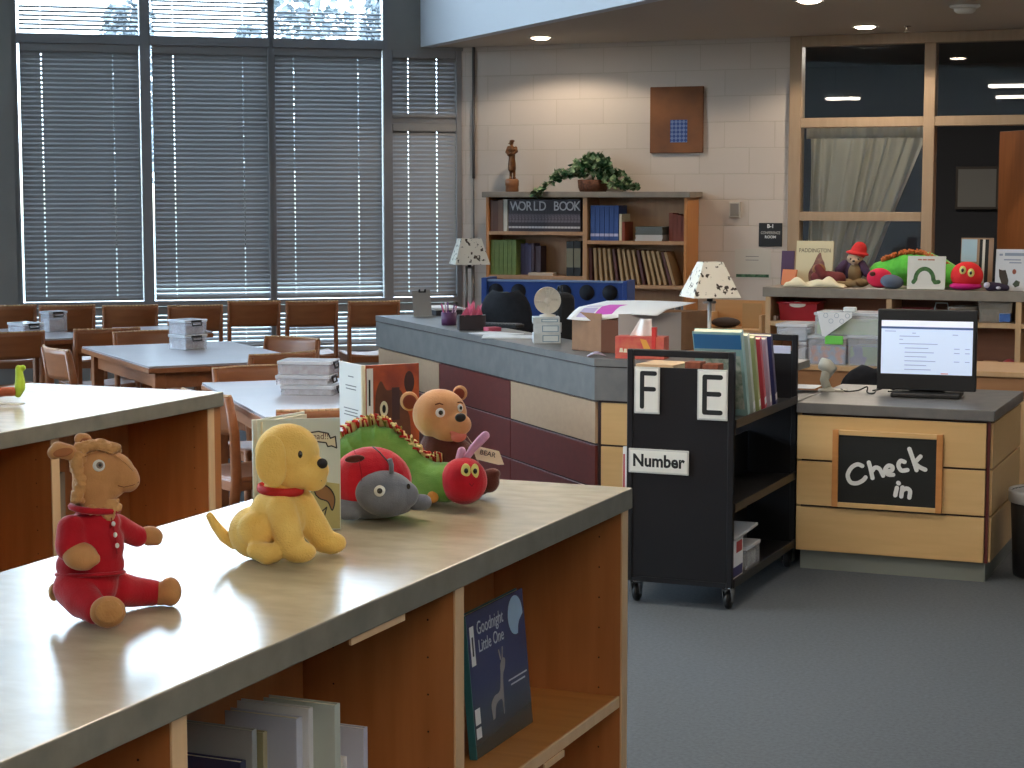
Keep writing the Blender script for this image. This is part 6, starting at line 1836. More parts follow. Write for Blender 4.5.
# --- statuette
p = aty(512, 187, YF + 0.12)
KS = 14.95 / F
st = Toy(thing('statuette', 'small bronze figurine in a cap standing at the end of the bookcase top', 'statuette', (p.x, YF + 0.12, zt_ + 0.0005), 0), 350, 590, (470, 120), 8.533, 0.0)
st.m = KS / 8.533
M_BRZ = mat('bronze', (122, 78, 40), 0.35, (86, 52, 26), 30, metal=0.5)
b = MB(); b.lathe([(0.0, 0.0), (0.052, 0), (0.054, 0.01), (0.052, 0.045), (0.056, 0.052), (0.056, 0.092), (0.048, 0.104), (0, 0.106)], 28); b.build('base', wood('statue_plinth', (150, 98, 60), (120, 76, 44), 0.4, 'x'), st.root)
st.soft('figure', [('e', 345, 165, 0, 20, 26, 20), ('e', 352, 150, -4, 24, 12, 22), ('e', 328, 172, -8, 14, 4, 12), ('c', [(347, 195, 0, 14), (348, 215, 0, 26), (350, 250, 0, 30), (350, 300, 0, 28), (350, 350, 0, 34), (350, 390, 0, 36)]),
                   ('c', [(318, 208, 0, 17), (308, 245, -10, 17), (330, 270, -28, 14), (362, 258, -34, 12)]), ('c', [(384, 212, 0, 17), (396, 240, -12, 16), (376, 262, -34, 13)]),
                   ('e', 362, 225, -26, 40, 13, 10, 4), ('c', [(338, 390, 0, 14), (338, 465, 0, 11)]), ('c', [(370, 390, 0, 14), (372, 465, 0, 11)]), ('e', 342, 470, -10, 14, 9, 22), ('e', 376, 470, -10, 14, 9, 22)], M_BRZ, 0.0028, 1)

# --- trailing plant
p = aty(593, 187, YF + 0.13)
pl = thing('potted_ivy', 'leafy trailing ivy in a brown basket on top of the tall bookcase', 'plant', (p.x, YF + 0.13, zt_ + 0.0005))
b = MB(); b.lathe([(0.0, 0.0), (0.105, 0.0), (0.118, 0.03), (0.124, 0.095), (0.117, 0.095), (0.10, 0.01), (0, 0.01)], 30); b.build('basket', mat('basket_weave', (112, 68, 46), 0.8, (84, 50, 34), 60, bump=0.8, bscale=160), pl)
def leafm(name, c1, c2): return mat(name, c1, 0.5, c2, 14, lo=0.45, hi=0.6)
M_LEAF = leafm('ivy_leaf', (44, 86, 52), (136, 156, 116))
rr = random.Random(11)
def leaf(b, c, s_, q):
    T = Matrix.Translation(c) @ q
    pts = [(-0.0, -1.0), (0.55, -0.6), (0.85, 0.05), (0.45, 0.35), (0.0, 1.05), (-0.45, 0.35), (-0.85, 0.05), (-0.55, -0.6)]
    ce = b.bm.verts.new(T @ Vector((0, 0, 0.12 * s_)))
    vs = [b.bm.verts.new(T @ Vector((x * s_, y * s_, 0))) for x, y in pts]
    for i in range(8):
        f = b.bm.faces.new((ce, vs[i], vs[(i + 1) % 8])); f.smooth = True
b = MB(); st_b = MB()
for k in range(420):
    a = rr.uniform(0, 2 * PI); el = rr.uniform(0.05, 1.0) ** 0.8
    rad = 0.21 * math.cos(el * 1.3) * rr.uniform(0.5, 1.05); h = 0.10 + 0.20 * math.sin(el * PI / 2) * rr.uniform(0.6, 1.0)
    c = Vector((rad * math.cos(a), rad * 0.75 * math.sin(a), h))
    leaf(b, c, rr.uniform(0.018, 0.036), Matrix.Rotation(rr.uniform(0, 6.3), 4, 'Z') @ Matrix.Rotation(rr.uniform(0.2, 1.4), 4, 'X'))
vines = [[(-0.08, -0.03, 0.12), (-0.2, -0.08, 0.13), (-0.29, -0.10, 0.09), (-0.36, -0.16, 0.03), (-0.43, -0.19, -0.04)], [(-0.08, 0, 0.12), (-0.24, -0.04, 0.16), (-0.32, -0.05, 0.10)],
         [(0.08, -0.05, 0.12), (0.2, -0.08, 0.10), (0.30, -0.10, 0.04), (0.40, -0.10, 0.03)], [(0.06, 0.02, 0.14), (0.22, 0, 0.15), (0.33, -0.02, 0.06)], [(0.1, -0.06, 0.1), (0.22, -0.12, 0.04), (0.34, -0.13, 0.03)]]
for v in vines:
    sm = smooth2(v, 8)
    st_b.tube(sm, 0.003, 5)
    for q in sm:
        for j in range(3): leaf(b, Vector(q) + Vector((rr.uniform(-.03, .03), rr.uniform(-.03, .03), rr.uniform(-0.012, .03))), rr.uniform(0.018, 0.036), Matrix.Rotation(rr.uniform(0, 6.3), 4, 'Z') @ Matrix.Rotation(rr.uniform(0.1, 1.2), 4, 'X'))
for k in range(7):
    a = rr.uniform(0, 6.3); st_b.tube([(0, 0, 0.08), (0.06 * math.cos(a), 0.05 * math.sin(a), 0.24), (0.1 * math.cos(a), 0.08 * math.sin(a), 0.32)], 0.003, 5)
b.build('foliage', M_LEAF, pl); st_b.build('stems', mat('ivy_stem', (84, 96, 60), 0.7), pl)

# ------------------------------------------------------------------ things fixed to the block wall
def on_wall(px0, px1, py0, py1, Y=14.4):
    a, c = aty(px0, (py0 + py1) / 2, Y), aty(px1, (py0 + py1) / 2, Y)
    return (a.x + c.x) / 2, aty((px0 + px1) / 2, (py0 + py1) / 2, Y).z, (c.x - a.x), aty(px0, py0, Y).z - aty(px0, py1, Y).z
x, z, w, h = on_wall(651, 704, 87, 153)
t = thing('wall_hanging', 'square brown wall hanging with a blue checked patch on the block wall', 'wall hanging', (x, 14.4, z))
b = MB(); b.box(-w / 2, w / 2, -0.03, -0.001, -h / 2, h / 2, 0.006); b.build('panel', mat('brown_cloth', (142, 92, 56), 0.85, (98, 66, 50), 3.2, bump=0.4, bscale=160, lo=0.3, hi=0.75), t)
m = mat('blue_check', (60, 84, 138), 0.8); nt = m.node_tree; ck_ = nt.nodes.new('ShaderNodeTexChecker'); ck_.inputs['Scale'].default_value = 44; ck_.inputs['Color1'].default_value = lin((46, 70, 130)); ck_.inputs['Color2'].default_value = lin((104, 124, 168)); tc = nt.nodes.new('ShaderNodeTexCoord'); mpp = nt.nodes.new('ShaderNodeMapping'); mpp.inputs['Rotation'].default_value = (0, PI / 4, 0); nt.links.new(tc.outputs['Object'], mpp.inputs[0]); nt.links.new(mpp.outputs[0], ck_.inputs[0]); nt.links.new(ck_.outputs[0], nt.nodes['Principled BSDF'].inputs['Base Color'])
b = MB(); x0, x1, z0, z1 = w * (-0.11), w * 0.21, -h * 0.34, h * 0.0
b.box(x0, x1, -0.0325, -0.029, z0, z1, 0.0015); b.build('patch', m, t)
x, z, w, h = on_wall(730, 741, 202, 217.5)
t = thing('wall_thermostat', 'small grey thermostat box on the block wall', 'thermostat', (x, 14.4, z))
b = MB(); b.box(-w / 2, w / 2, -0.035, -0.001, -h / 2, h / 2, 0.004); b.build('cover', mat('thermostat_rim', (186, 180, 170), 0.5), t)
b = MB(); b.box(-w / 2 + 0.012, w / 2 - 0.008, -0.037, -0.034, -h / 2 + 0.012, h / 2 - 0.012); b.build('face', mat('thermostat_face', (126, 120, 114), 0.5), t)
x, z, w, h = on_wall(759, 782.5, 223, 246.5)
t = thing('room_sign', 'small black square sign with white capitals beside the conference room window', 'sign', (x, 14.4, z))
b = MB(); b.box(-w / 2, w / 2, -0.009, -0.001, -h / 2, h / 2, 0.003); b.build('plate', M_BLACKP, t)
TS = Matrix.Translation((0, -0.0094, 0)) @ Matrix.Rotation(PI / 2, 4, 'X')
text('lettering', 'B-1', 0.040, M_PAPER, t, TS @ Matrix.Translation((0, h * 0.36, 0)), bold=0.001)
text('lettering', 'CONFERENCE', 0.030, mat('sign_grey', (170, 166, 160), 0.6), t, TS @ Matrix.Translation((0, h * 0.08, 0)), sx=0.82, bold=0.0006)
text('lettering', 'ROOM', 0.030, M_PAPER, t, TS @ Matrix.Translation((0, -h * 0.10, 0)), bold=0.0006)
x, z, w, h = on_wall(735, 771, 249, 279)
t = thing('wall_notice', 'pale notice with a green brush stroke along its bottom, on the block wall', 'notice', (x, 14.4, z))
b = MB(); b.box(-w / 2, w / 2, -0.004, -0.001, -h / 2, h / 2); b.build('sheet', mat('notice_paper', (196, 190, 178), 0.8), t)
b = MB(); b.box(-w * 0.46, w * 0.45, -0.0055, -0.003, -h * 0.44, -h * 0.34); b.build('green_stroke', mat('green_ink', (84, 124, 92), 0.7, (40, 70, 50), 30), t)
for k in range(2):
    b = MB(); b.box(-w * 0.2, w * 0.16, -0.0055, -0.003, h * (0.24 - 0.12 * k), h * (0.26 - 0.12 * k)); b.build('text_line', mat('grey_ink', (120, 118, 118), 0.8), t)

# ------------------------------------------------------------------ low shelving in front of the conference room
YL, ZL = 11.9, 1.073
XA = aty(763, 290, YL).x; XB_ = 0.2
ls = thing('low_shelving', 'long low wood shelving with a grey top crowded with toys, before the dark glass', 'shelving', (XA, YL, 0))
LL = XB_ - XA
def xs(px, Y=YL): return aty(px, 300, Y).x - XA
b = MB(); b.box(-0.0, LL, -0.012, 0.60, ZL - 0.062, ZL, 0.003); b.build('countertop', mat('shelving_top', (136, 124, 112), 0.45, (148, 136, 122), 12), ls)
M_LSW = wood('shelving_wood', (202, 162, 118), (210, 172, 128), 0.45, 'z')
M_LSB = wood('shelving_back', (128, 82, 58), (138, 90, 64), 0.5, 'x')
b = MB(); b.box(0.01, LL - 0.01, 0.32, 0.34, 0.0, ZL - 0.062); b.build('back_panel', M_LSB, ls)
divs_ = [xs(765.5), xs(886.5), xs(1016), xs(1016) + (xs(1016) - xs(886.5))]
for x in divs_:
    b = MB(); b.box(x, x + 0.034, 0.0, 0.32, 0.0, ZL - 0.062); b.build('upright', M_LSW, ls)
zb1 = aty(1000, 323.5, YL).z; zb0 = aty(780, 321, YL).z
shz_ = []
for i in range(3):
    zz = (zb0, zb1, zb1)[i]
    for z in (zz, 0.42, 0.1):
        b = MB(); b.box(divs_[i] + 0.034, divs_[i + 1], 0.004, 0.32, z - 0.030, z); b.build('shelf_board', M_LSW, ls)
# bins in the shelving
def tub(label, px0, px1, ptop, zb, m, Y=YL + 0.05, depth=0.2, taper=0.9, cat='bin', nm='plastic_bin', handle=None, grp=None):
    x0, x1 = aty(px0, 310, Y).x, aty(px1, 310, Y).x
    h = aty((px0 + px1) / 2, ptop, Y).z - zb
    w = (x1 - x0) / 2
    t = thing(nm, label, cat, ((x0 + x1) / 2, Y + depth / 2, zb + 0.0006), 0, grp)
    b = MB()
    b.lathe([(0.0, 0.0), (w * q2_ * taper, 0.0), (w * q2_, h), (w * q2_ - 0.006, h), (w * q2_ * taper - 0.006, 0.006), (0.0, 0.006)], 4, smooth=False, sy=depth / (2 * w), ang0=PI / 4)
    b.build('tub', m, t)
    b = MB()
    rim = [(-w - .004, -depth / 2 - .004), (w + .004, -depth / 2 - .004), (w + .004, depth / 2 + .004), (-w - .004, depth / 2 + .004)]
    b.tube([(x, y, h - 0.006) for x, y in rim + rim[:2]], 0.006, 6)
    b.build('rim', m, t)
    if handle:
        b = MB(); b.ell((0, -depth / 2 * 0.99, h * 0.86), (w * 0.42, 0.005, h * 0.16)); b.build('handle_cutout', handle, t)
    return t, w, h
q2_ = math.sqrt(2)
M_REDP = mat('red_bin_plastic', (168, 30, 40), 0.4)
tub('red bin with a pale oval handle in the first bay of the low shelving', 778, 817, 302, zb0, M_REDP, handle=mat('pale_handle', (214, 200, 186), 0.6))
tub('red open bin in the second bay of the low shelving', 895.5, 930, 309, zb1, M_REDP)
t, w, h = tub('small white wire basket beside the red bin in the second bay', 931.5, 946, 312, zb1, M_WHITE)
b = MB(); b.tube([(-w, 0, h), (-w * .8, 0, h + 0.05), (w * .8, 0, h + 0.05), (w, 0, h)], 0.004, 6); b.build('handle', M_WHITE, t)
tub('clear empty bin in the middle of the second bay', 948.5, 975, 307, zb1, clear('smoky_bin', (170, 160, 148), 0.5))
t, w, h = tub('wide clear bin of small craft bits at the doorway end of the second bay', 978, 1012, 301, zb1, clear('smoky_bin', (170, 160, 148), 0.5))
b = MB(); b.box(w * 0.25, w * 0.92, -0.098, -0.02, 0.006, h * 0.42, 0.004); b.build('blue_item', mat('bright_blue', (66, 108, 176), 0.5), t)
b = MB(); b.box(-w * 0.85, w * 0.2, -0.08, 0.06, 0.006, h * 0.55, 0.004); b.build('craft_bits', mat('craft_bits', (120, 116, 92), 0.8, (170, 150, 130), 60), t)
t = thing('paper_pile', 'small pile of pale papers beside the red bin in the first bay', 'papers', (XA + xs(771.5) + 0.014, YL + 0.12, zb0 + 0.0006)); b = MB(); b.box(-0.006, 0.012, -0.1, 0.1, 0, 0.03); b.build('sheets', mat('dull_paper', (186, 168, 150), 0.8), t)
zc_ = 0.42
t = thing('craft_box', 'brown cardboard box low in the second bay beyond the monitor', 'box', (XA + xs(982), YL + 0.06, zc_ + 0.0005)); b = MB(); b.box(-0.02, 0.07, 0, 0.2, 0, 0.20, 0.003); b.build('carton', mat('tan_card', (176, 128, 88), 0.8), t)
t = thing('craft_box', 'dark maroon box low in the second bay with a red pouch on it', 'box', (XA + xs(1000), YL + 0.05, zc_ + 0.0005)); b = MB(); b.box(0.0, 0.09, 0, 0.2, 0, 0.155, 0.003); b.build('carton', mat('maroon_card', (96, 44, 44), 0.7), t)
t = thing('red_pouch', 'red patterned pouch lying on the maroon box in the second bay', 'pouch', (XA + xs(1000) + 0.05, YL + 0.13, zc_ + 0.1565)); b = MB(); b.ell((0, 0, 0.035), (0.045, 0.075, 0.034)); b.build('pouch_body', mat('pouch_red', (200, 66, 62), 0.6, (160, 90, 120), 40), t)
t = thing('yellow_book', 'yellow book lying flat at the bottom of the second bay', 'book', (XA + xs(992), YL + 0.02, 0.3375)); 
t.location.z = 0.1005 + 0.10
b = MB(); b.box(-0.02, 0.14, 0, 0.2, -0.10, 0.03, 0.002); b.build('cover', mat('yellow_cover', (214, 196, 66), 0.6), t)

# --- toys and books on the low shelving
KL = 12.0 / F
def stand(px0, px1, ptop, pbot, m, label, back=0.10, nm='display_book', lean=8, cat='book'):
    Y = YL + back
    x0, x1 = aty(px0, 270, Y).x, aty(px1, 270, Y).x
    h = aty((px0 + px1) / 2, ptop, Y).z - ZL
    t = thing(nm, label, cat, ((x0 + x1) / 2, Y, ZL + 0.003), 0)
    w = x1 - x0
    T = Matrix.Rotation(-R(lean), 4, 'X')
    b = MB(T); b.box(-w / 2, w / 2, 0, 0.003, 0, h, 0.0008, 1); b.box(-w / 2, w / 2, 0.012, 0.015, 0, h, 0.0008, 1); b.box(-w / 2, -w / 2 + 0.002, 0, 0.015, 0, h); b.build('cover', m, t)
    b = MB(T); b.box(-w / 2 + 0.002, w / 2 - 0.003, 0.003, 0.012, 0.003, h - 0.003); b.build('page_block', M_CREAM, t)
    return t, w, h, (lambda x, z, d=0.0: T @ Matrix.Translation((x, -0.0002 - d, z)) @ Matrix.Rotation(PI / 2, 4, 'X'))
t, w, h, FF = stand(795, 832, 241, 283, mat('cream_cover', (206, 196, 160), 0.5), 'cream picture book with a dark title standing among the soft toys', 0.28)
text('title_lettering', 'PADDINGTON', 0.038, mat('title_ink', (70, 60, 64), 0.7), t, FF(0, h * 0.78), sx=0.85)
b = MB(FF(0, 0)); b.prism(smooth2([(-0.03, 0.02), (-0.035, 0.08), (-0.005, 0.14), (0.02, 0.20), (0.04, 0.215), (0.05, 0.18), (0.07, 0.14), (0.075, 0.06), (0.06, 0.01)], 4), 0, 0.0004); b.build('figure_print', mat('maroon_print', (104, 58, 60), 0.6, (150, 112, 90), 30), t)
t, w, h, FF = stand(780.5, 793, 251, 283, mat('plum_orange', (74, 50, 84), 0.5), 'dark plum book half hidden behind the cream picture book', 0.36)
p = aty(786, 283, YL + 0.08)
t = thing('orange_book', 'orange book tilted beside the cream picture book', 'book', (p.x - 0.02, YL + 0.20, ZL + 0.004), R(-20)); b = MB(Matrix.Rotation(R(-12), 4, 'X')); b.box(-0.055, 0.055, 0, 0.012, 0, 0.105, 0.001); b.build('cover', mat('orange_cover2', (206, 116, 62), 0.6), t)
# cream cloth
p = aty(814, 284, YL + 0.03)
def clo(u, v):
    x = (u - 0.5) * 0.40; y = (v - 0.5) * 0.10
    e = math.sin(PI * u) ** 0.35 * math.sin(PI * v) ** 0.5
    return (x, y, 0.003 + e * (0.045 + 0.018 * math.sin(u * 11) + 0.012 * math.sin(u * 23 + v * 6)))
b = MB(); b.grid(clo, 36, 12)
t = tag(solid(b.build('folded_cloth', mat('cream_cloth', (216, 206, 176), 0.9)), 0.003), 'crumpled cream cloth lying in front of the cream picture book', 'cloth', loc=(p.x, YL + 0.055, ZL + 0.002))
# small brown soft toy lying on the cloth's far side
def toy2(name, label, cx, cy, px, base_py, back):
    """toy described in picture pixels about (px, base_py) on the low shelving"""
    Y = YL + back
    q = aty(px, base_py, Y)
    root = thing(name, label, 'plush toy', (q.x, Y, ZL + 0.001), R(0))
    T = Toy(root, px, base_py, (0, 0), 1.0, 0.0)
    T.m = KL
    return T
T2 = toy2('plush_mouse', 'small dark red and brown soft toy lying beside the cloth and red-hatted bear', 0, 0, 826, 283.5, 0.19)
T2.soft('body', [('c', [(816, 274, 0, 6), (828, 275, 0, 8), (840, 275, -2, 7)]), ('c', [(824, 272, -4, 5), (818, 264, -2, 4)])], mat('maroon_plush', (104, 44, 44), 0.95), 0.005, 2)
T2.soft('head', [('e', 818, 266, 2, 7, 6, 6)], mat('soft_brown', (150, 108, 72), 0.95), 0.004, 2)
T2.soft('limb', [('c', [(840, 280, -8, 3.2), (852, 280, -12, 3.2), (858, 279, -12, 3)])], mat('olive_brown', (132, 112, 80), 0.95), 0.004, 2)
T3 = toy2('plush_teddy', 'soft toy bear in a red hat and plum jacket sitting on the low shelving', 0, 0, 857, 283.5, 0.34)
T3.soft('coat', [('e', 853, 268, 0, 11, 12, 9), ('c', [(845, 262, -3, 5), (840, 268, -8, 4.5)]), ('c', [(862, 262, -3, 5), (868, 270, -6, 4.5)])], mat('plum_felt', (64, 44, 72), 0.9), 0.004, 2)
T3.soft('front_fur', [('e', 856, 271, -7, 7, 11, 6), ('e', 848, 280, -10, 8, 4, 8), ('e', 864, 280, -10, 8, 4, 8)], mat('olive_brown', (132, 112, 80), 0.95), 0.004, 2)
T3.soft('head', [('e', 855, 256, -2, 8.5, 7, 8), ('e', 856, 259, -9, 4.5, 3.5, 4)], mat('pale_brown_fur', (176, 150, 126), 0.95), 0.004, 2)
T3.ball('eye', 852, 256, -9.5, 0.9, 1.1, 0.8, M_EYEB); T3.ball('eye', 860, 256, -9.5, 0.9, 1.1, 0.8, M_EYEB); T3.ball('nose', 856, 258, -13, 1.5, 1.1, 1, M_NOSE)
T3.soft('hat', [('e', 857, 250.5, -1, 12, 2.6, 10, 8), ('c', [(858, 249, 0, 8.4), (859, 246, 0, 7.6)])], mat('red_felt', (204, 44, 44), 0.9), 0.004, 2)
T4 = toy2('plush_ladybug', 'pink-red and grey plush ladybug beside the red-hatted bear on the low shelving', 0, 0, 886, 284.5, 0.12)
T4.soft('wing_shell', [('e', 879, 274.5, 2, 13, 10, 12)], mat('pink_red_plush', (212, 32, 72), 0.9), 0.005, 2)
T4.soft('head', [('e', 893, 277.5, -6, 12, 7, 9, 8)], mat('slate_plush', (92, 104, 124), 0.95), 0.005, 2)
T4.ball('spot', 874, 270, -9, 3, 2.6, 2.4, M_BEARD)
T5 = toy2('plush_caterpillar', 'large bright green plush caterpillar with a red head behind the white square book', 0, 0, 925, 285, 0.28)
M_LIME = plush_mat('bright_green_plush', (104, 206, 72), (84, 184, 60), 0.3)
T5.soft('body', [('c', [(876, 272, 14, 11), (890, 268, 12, 12), (905, 266, 8, 15), (925, 266, 4, 16), (940, 269, -6, 14), (952, 273, -14, 12), (962, 275, -20, 10)]), ('c', [(905, 272, 8, 13), (940, 274, 0, 12)])], M_LIME, 0.006, 2)
T5.soft('head', [('e', 971, 272, -28, 16, 14, 14)], mat('bright_red_plush', (226, 40, 44), 0.9), 0.005, 2)
T5.soft('chin', [('e', 970, 282, -30, 16, 4, 14)], mat('magenta_plush', (200, 24, 120), 0.9), 0.005, 2)
for (x, z) in ((969, 266), (977, 268.5)):
    e_ = T5.ball('eye', x, z, -41, 3.3, 4.2, 1.6, mat('pale_yellow_felt', (222, 214, 128), 0.9)); T5.ball('pupil', x, z, -42.4, 1.3, 1.9, 0.8, M_EYEB, e_)
fb_ = MB()
for k in range(60):
    u = k / 59; x = 880 + 72 * u; zt2 = 258 - 9 * math.sin(PI * min(1, u * 1.1)) + 10 * max(0, u - 0.6)
    fb_.tube([T5.P(x, zt2 + 3, 8 - 20 * u), T5.P(x + rr.uniform(-2, 2), zt2 - rr.uniform(0, 2.5), 6 - 20 * u + rr.uniform(-5, 5))], 1.2 * T5.m, 5)
o = fb_.build('orange_fringe', mat('orange_yarn', (196, 110, 58), 0.9), T5.root); o['kind'] = 'stuff'
t, w, h, FF = stand(907, 945, 256.5, 286, mat('white_glossy', (222, 220, 210), 0.4), 'white square board book with a plain green arch, before the big caterpillar', 0.03, lean=6)
arch = [(0.045 * math.cos(a) * 1.25 - 0.01, 0.045 * math.sin(a) * 1.5 + 0.062) for a in [PI * k / 14 for k in range(15)]] 
strokes('arch_print', [[(-0.078, 0.045)] + list(reversed(arch)) + [(0.058, 0.045), (0.08, 0.048)]], 0.026, mat('leaf_green_print', (74, 116, 60), 0.6, (50, 88, 44), 40), t, FF(0, 0))
for k, (x0, x1) in enumerate(((-0.055, -0.03), (-0.025, 0.0), (0.005, 0.05))):
    b = MB(FF(0, 0)); b.prism([(x0, h * 0.87), (x1, h * 0.87), (x1, h * 0.91), (x0, h * 0.91)], 0, 0.0004); b.build('title_line', mat('orange_ink', (190, 120, 90), 0.7), t)
t, w, h, FF = stand(959.5, 992, 238, 287, mat('photo_brown', (150, 120, 96), 0.4), 'tall book with a sky-blue photograph and dark stripes behind the red head', 0.36)
for (x0, x1, z0, z1, m, nm) in ((-0.48, 0.0, 0.52, 0.97, mat('photo_sky', (160, 186, 200), 0.4), 'sky_print'), (0.08, 0.17, 0.1, 0.97, M_INK, 'dark_stripe'), (0.25, 0.36, 0.1, 0.97, M_INK, 'dark_stripe'), (0.17, 0.25, 0.1, 0.97, mat('stripe_pale', (206, 200, 188), 0.5), 'pale_stripe')):
    b = MB(FF(0, 0)); b.prism([(x0 * w, z0 * h), (x1 * w, z0 * h), (x1 * w, z1 * h), (x0 * w, z1 * h)], 0, 0.0004); b.build(nm, m, t)
t, w, h, FF = stand(995, 1029, 249.5, 285, mat('white_blue_cover', (206, 208, 212), 0.4), 'white book with a dark cat drawing at the doorway end of the low shelving', 0.06)
for k, (x0, x1, z, th_) in enumerate(((-0.40, -0.30, 0.84, 0.05), (-0.24, 0.34, 0.84, 0.07), (-0.26, 0.24, 0.73, 0.03), (-0.1, 0.26, 0.66, 0.03))):
    b = MB(FF(0, 0)); b.prism([(x0 * w, z * h), (x1 * w, z * h), (x1 * w, (z + th_) * h), (x0 * w, (z + th_) * h)], 0, 0.0004); b.build('title_line', mat('grey_blue_ink', (140, 150, 168), 0.7), t)
cat_ = [(-0.40, 0.52), (-0.34, 0.50), (-0.27, 0.49), (-0.20, 0.50), (-0.14, 0.36), (-0.10, 0.24), (-0.12, 0.12), (-0.3, 0.16), (-0.38, 0.34)]
b = MB(FF(0, 0)); b.prism([(x * w, z * h) for x, z in cat_], 0, 0.0004); b.build('cat_print', mat('dark_print', (60, 48, 40), 0.6), t)
b = MB(FF(0, 0)); b.prism([(0.02 * w, 0.16 * h), (0.12 * w, 0.26 * h), (0.24 * w, 0.22 * h), (0.22 * w, 0.12 * h), (0.1 * w, 0.08 * h)], 0, 0.0004); b.build('leaf_print', mat('dark_green_print', (60, 70, 50), 0.6), t)
b = MB(FF(0, 0)); b.ell((0.06 * w, 0.46 * h, 0), (0.012, 0.016, 0.0008)); b.build('red_dot_print', mat('rust_print', (150, 80, 60), 0.6), t)
T6 = toy2('plush_bird', 'small dark purple and white soft toy before the white cat book', 0, 0, 997, 285, 0.02)
T6.soft('body', [('c', [(990, 281, 0, 4.5), (998, 281, 0, 4), (1006, 282, 0, 3)])], mat('dark_purple_plush', (52, 40, 62), 0.9), 0.004, 1)
T6.soft('ruff', [('e', 988, 279.5, -3, 3.2, 3, 3), ('e', 999, 282, -4, 2.6, 1.6, 2)], mat('pale_lilac_felt', (206, 200, 214), 0.9), 0.004, 1)
p = aty(884, 286, YL + 0.02)
t = thing('paper_slip', 'white paper slip lying flat before the pink-red ladybug', 'papers', (p.x - 0.05, YL + 0.05, ZL + 0.0008)); b = MB(); b.box(-0.07, 0.05, -0.03, 0.03, 0, 0.002); b.build('sheet', M_PAPER, t)

# ------------------------------------------------------------------ wooden work table between the counter and the low shelving
YT = 10.10
xw0, xw1 = atz(735, 366, 0.74).x, 0.1
wt = thing('work_table', 'light wood work table holding clear bins between check-in counter and low shelving', 'table', (xw0, YT, 0))
LW = xw1 - xw0
b = MB(); b.box(0, LW, 0, 0.62, 0.712, 0.74, 0.004); b.build('tabletop', M_LSW, wt)
b = MB(); b.box(0.04, LW - 0.04, 0.02, 0.04, 0.60, 0.712); b.build('apron', wood('apron_wood', (168, 118, 78), (178, 128, 86), 0.5, 'x'), wt)
for x in (0.04, LW / 2, LW - 0.10):
    for y in (0.03, 0.53):
        b = MB(); b.box(x, x + 0.055, y, y + 0.055, 0, 0.712, 0.003); b.build('leg', M_LSW, wt)
def cbin(px0, px1, ptop, zb, Y, depth, label, content=None, lid=M_BINL, clip=None):
    x0, x1 = aty(px0, 350, Y).x, aty(px1, 350, Y).x
    h = aty((px0 + px1) / 2, ptop, Y).z - zb
    w = x1 - x0
    t = clear_box(label, (x0 + x1) / 2, Y + depth / 2, zb + 0.0008, 0, w, depth, h, content, 'clear bins on the work table', latch=False)
    if clip:
        b = MB(); b.box(-0.01, 0.09, -depth / 2 - 0.010, -depth / 2 - 0.003, h - 0.045, h + 0.002, 0.003); b.build('latch', clip, t)
    return t, w, h
M_TOYCON = mat('mixed_toys', (206, 120, 90), 0.7, (120, 150, 190), 24, lo=0.4, hi=0.6)
t, w, h = cbin(808, 846, 336, 0.74, YT + 0.05, 0.26, 'clear bin of orange and pink toys with a lime latch on the work table', M_TOYCON, clip=mat('lime_clip', (120, 220, 90), 0.5))
h1_ = h
t, w, h = cbin(847.5, 882, 336, 0.74, YT + 0.05, 0.26, 'clear bin of blue and green packs on the work table', mat('blue_green_packs', (52, 70, 124), 0.6, (92, 134, 70), 9, lo=0.48, hi=0.52))
z2 = 0.74 + h1_ + 0.004
t, w, h = cbin(814, 881, 313, z2, YT + 0.06, 0.24, 'wide clear bin of lime green things stacked on top of the other clear bins', mat('lime_packs', (150, 186, 96), 0.6, (196, 206, 170), 10))
b = MB(); b.box(-0.05, 0.02, -0.02, 0.02, h, h + 0.025, 0.006); b.build('handle', M_WHITE, t)
xx0 = aty(816, 330, YT + 0.03).x; zt3 = aty(830, 312, YT + 0.03).z; zb3 = aty(824, 336, YT + 0.03).z
k_ = 10.75 / F
t = thing('paper_sheet', 'white patterned paper sheet hanging over the front of the lime green bin', 'papers', (xx0, YT + 0.045, zt3), 0)
b = MB(); b.prism([(0, 0), (34 * k_, 0.0), (34 * k_, -5 * k_), (9 * k_, -24 * k_), (6 * k_, -23 * k_)], 0, 0.001, T=Matrix.Rotation(R(84), 4, 'X')); b.build('sheet', M_PAPER, t)
for k in range(5):
    b = MB(); cx_, cz_ = (0.05 + 0.03 * k), -0.02 - 0.03 * (k % 2)
    b.tube([(cx_ + 0.012 * math.cos(a), cz_ + 0.012 * math.sin(a), 0.0012) for a in [2 * PI * j / 12 for j in range(13)]], 0.0012, 5, T=Matrix.Rotation(R(84), 4, 'X')); b.build('ring_print', mat('grey_blue_ink', (140, 150, 168), 0.7), t)
cbin(793, 806, 342, 0.74, YT + 0.10, 0.2, 'narrow white-lidded bin at the truck side of the work table', mat('white_stuff', (200, 200, 204), 0.7))
z4 = 0.74 + (aty(800, 342, YT + 0.10).z - 0.74) + 0.004
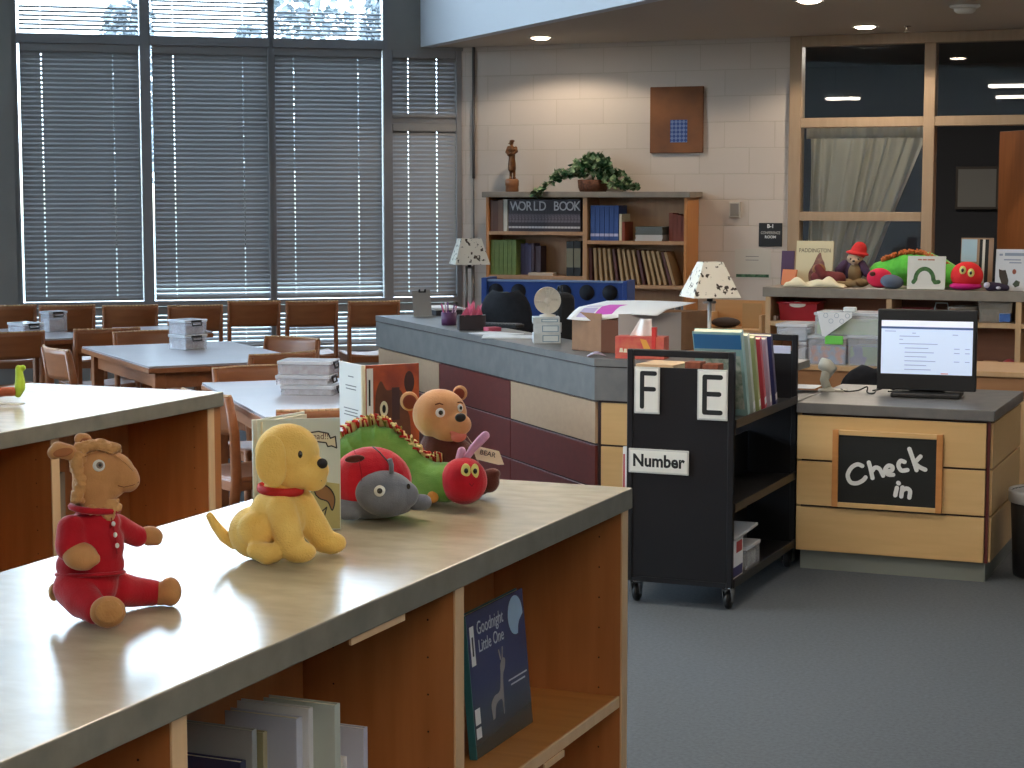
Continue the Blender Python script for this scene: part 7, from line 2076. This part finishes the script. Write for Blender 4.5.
cbin(776, 806, 324, z4, YT + 0.12, 0.24, 'white-contents clear bin balanced behind the narrow bin on the work table', mat('white_stuff', (200, 200, 204), 0.7))

# low wooden cubby left of the shelving
yc = 12.3
xq0, xq1 = aty(700, 310, yc).x, aty(762, 310, yc).x
zq = aty(730, 303, yc).z
cb = thing('wooden_cubby', 'low open wooden cubby holding cardboard pieces, beside the patterned lamp', 'cabinet', (xq0, yc, 0))
wq = xq1 - xq0
b = MB(); b.box(0, wq, 0.36, 0.38, 0, zq); b.build('back_panel', wood('cubby_back', (190, 140, 88), (198, 148, 94), 0.5, 'x'), cb)
for x in (0, wq - 0.02):
    b = MB(); b.box(x, x + 0.02, 0.0, 0.36, 0, zq - 0.08); b.build('side_panel', M_LSW, cb)
b = MB(); b.box(0.02, wq - 0.02, 0.0, 0.36, zq - 0.20, zq - 0.18); b.build('shelf_board', M_LSW, cb)
for k, (x, w_2, h_2, m, lb) in enumerate(((wq * 0.72, 0.13, 0.17, mat('flap_card', (176, 140, 96), 0.8), 'tan cardboard piece standing in the wooden cubby'), (wq * 0.30, 0.2, 0.07, mat('dark_felt', (62, 52, 50), 0.9), 'dark bundle lying in the wooden cubby'))):
    t = thing('cardboard_piece' if k == 0 else 'cloth_bundle', lb, 'cardboard' if k == 0 else 'cloth', (xq0 + x, yc + 0.18, zq - 0.1795), R(10))
    b = MB(Matrix.Rotation(R(-8 if k == 0 else 0), 4, 'X') )
    if k == 0: b.box(-w_2 / 2, w_2 / 2, 0, 0.006, 0, h_2); b.build('board', m, t)
    else: b.ell((0, 0, h_2 / 2), (w_2 / 2, 0.08, h_2 / 2)); b.build('bundle', m, t)
# label strip on the far end panel of the truck
b = MB(); b.box(0.16, 0.30, bd - 0.020, bd - 0.014, 0.965, 1.0); b.build('blue_label', mat('truck_label_blue', (92, 108, 190), 0.5), tr)
b = MB(); b.box(0.30, 0.42, bd - 0.020, bd - 0.014, 0.965, 1.0); b.build('white_label', mat('truck_label_white', (186, 190, 214), 0.5), tr)
# bay below on the window side: picture on the curtain seen through the glass

for T_x in (T2, T3, T4, T5, T6): settle(T_x.root, ZL)
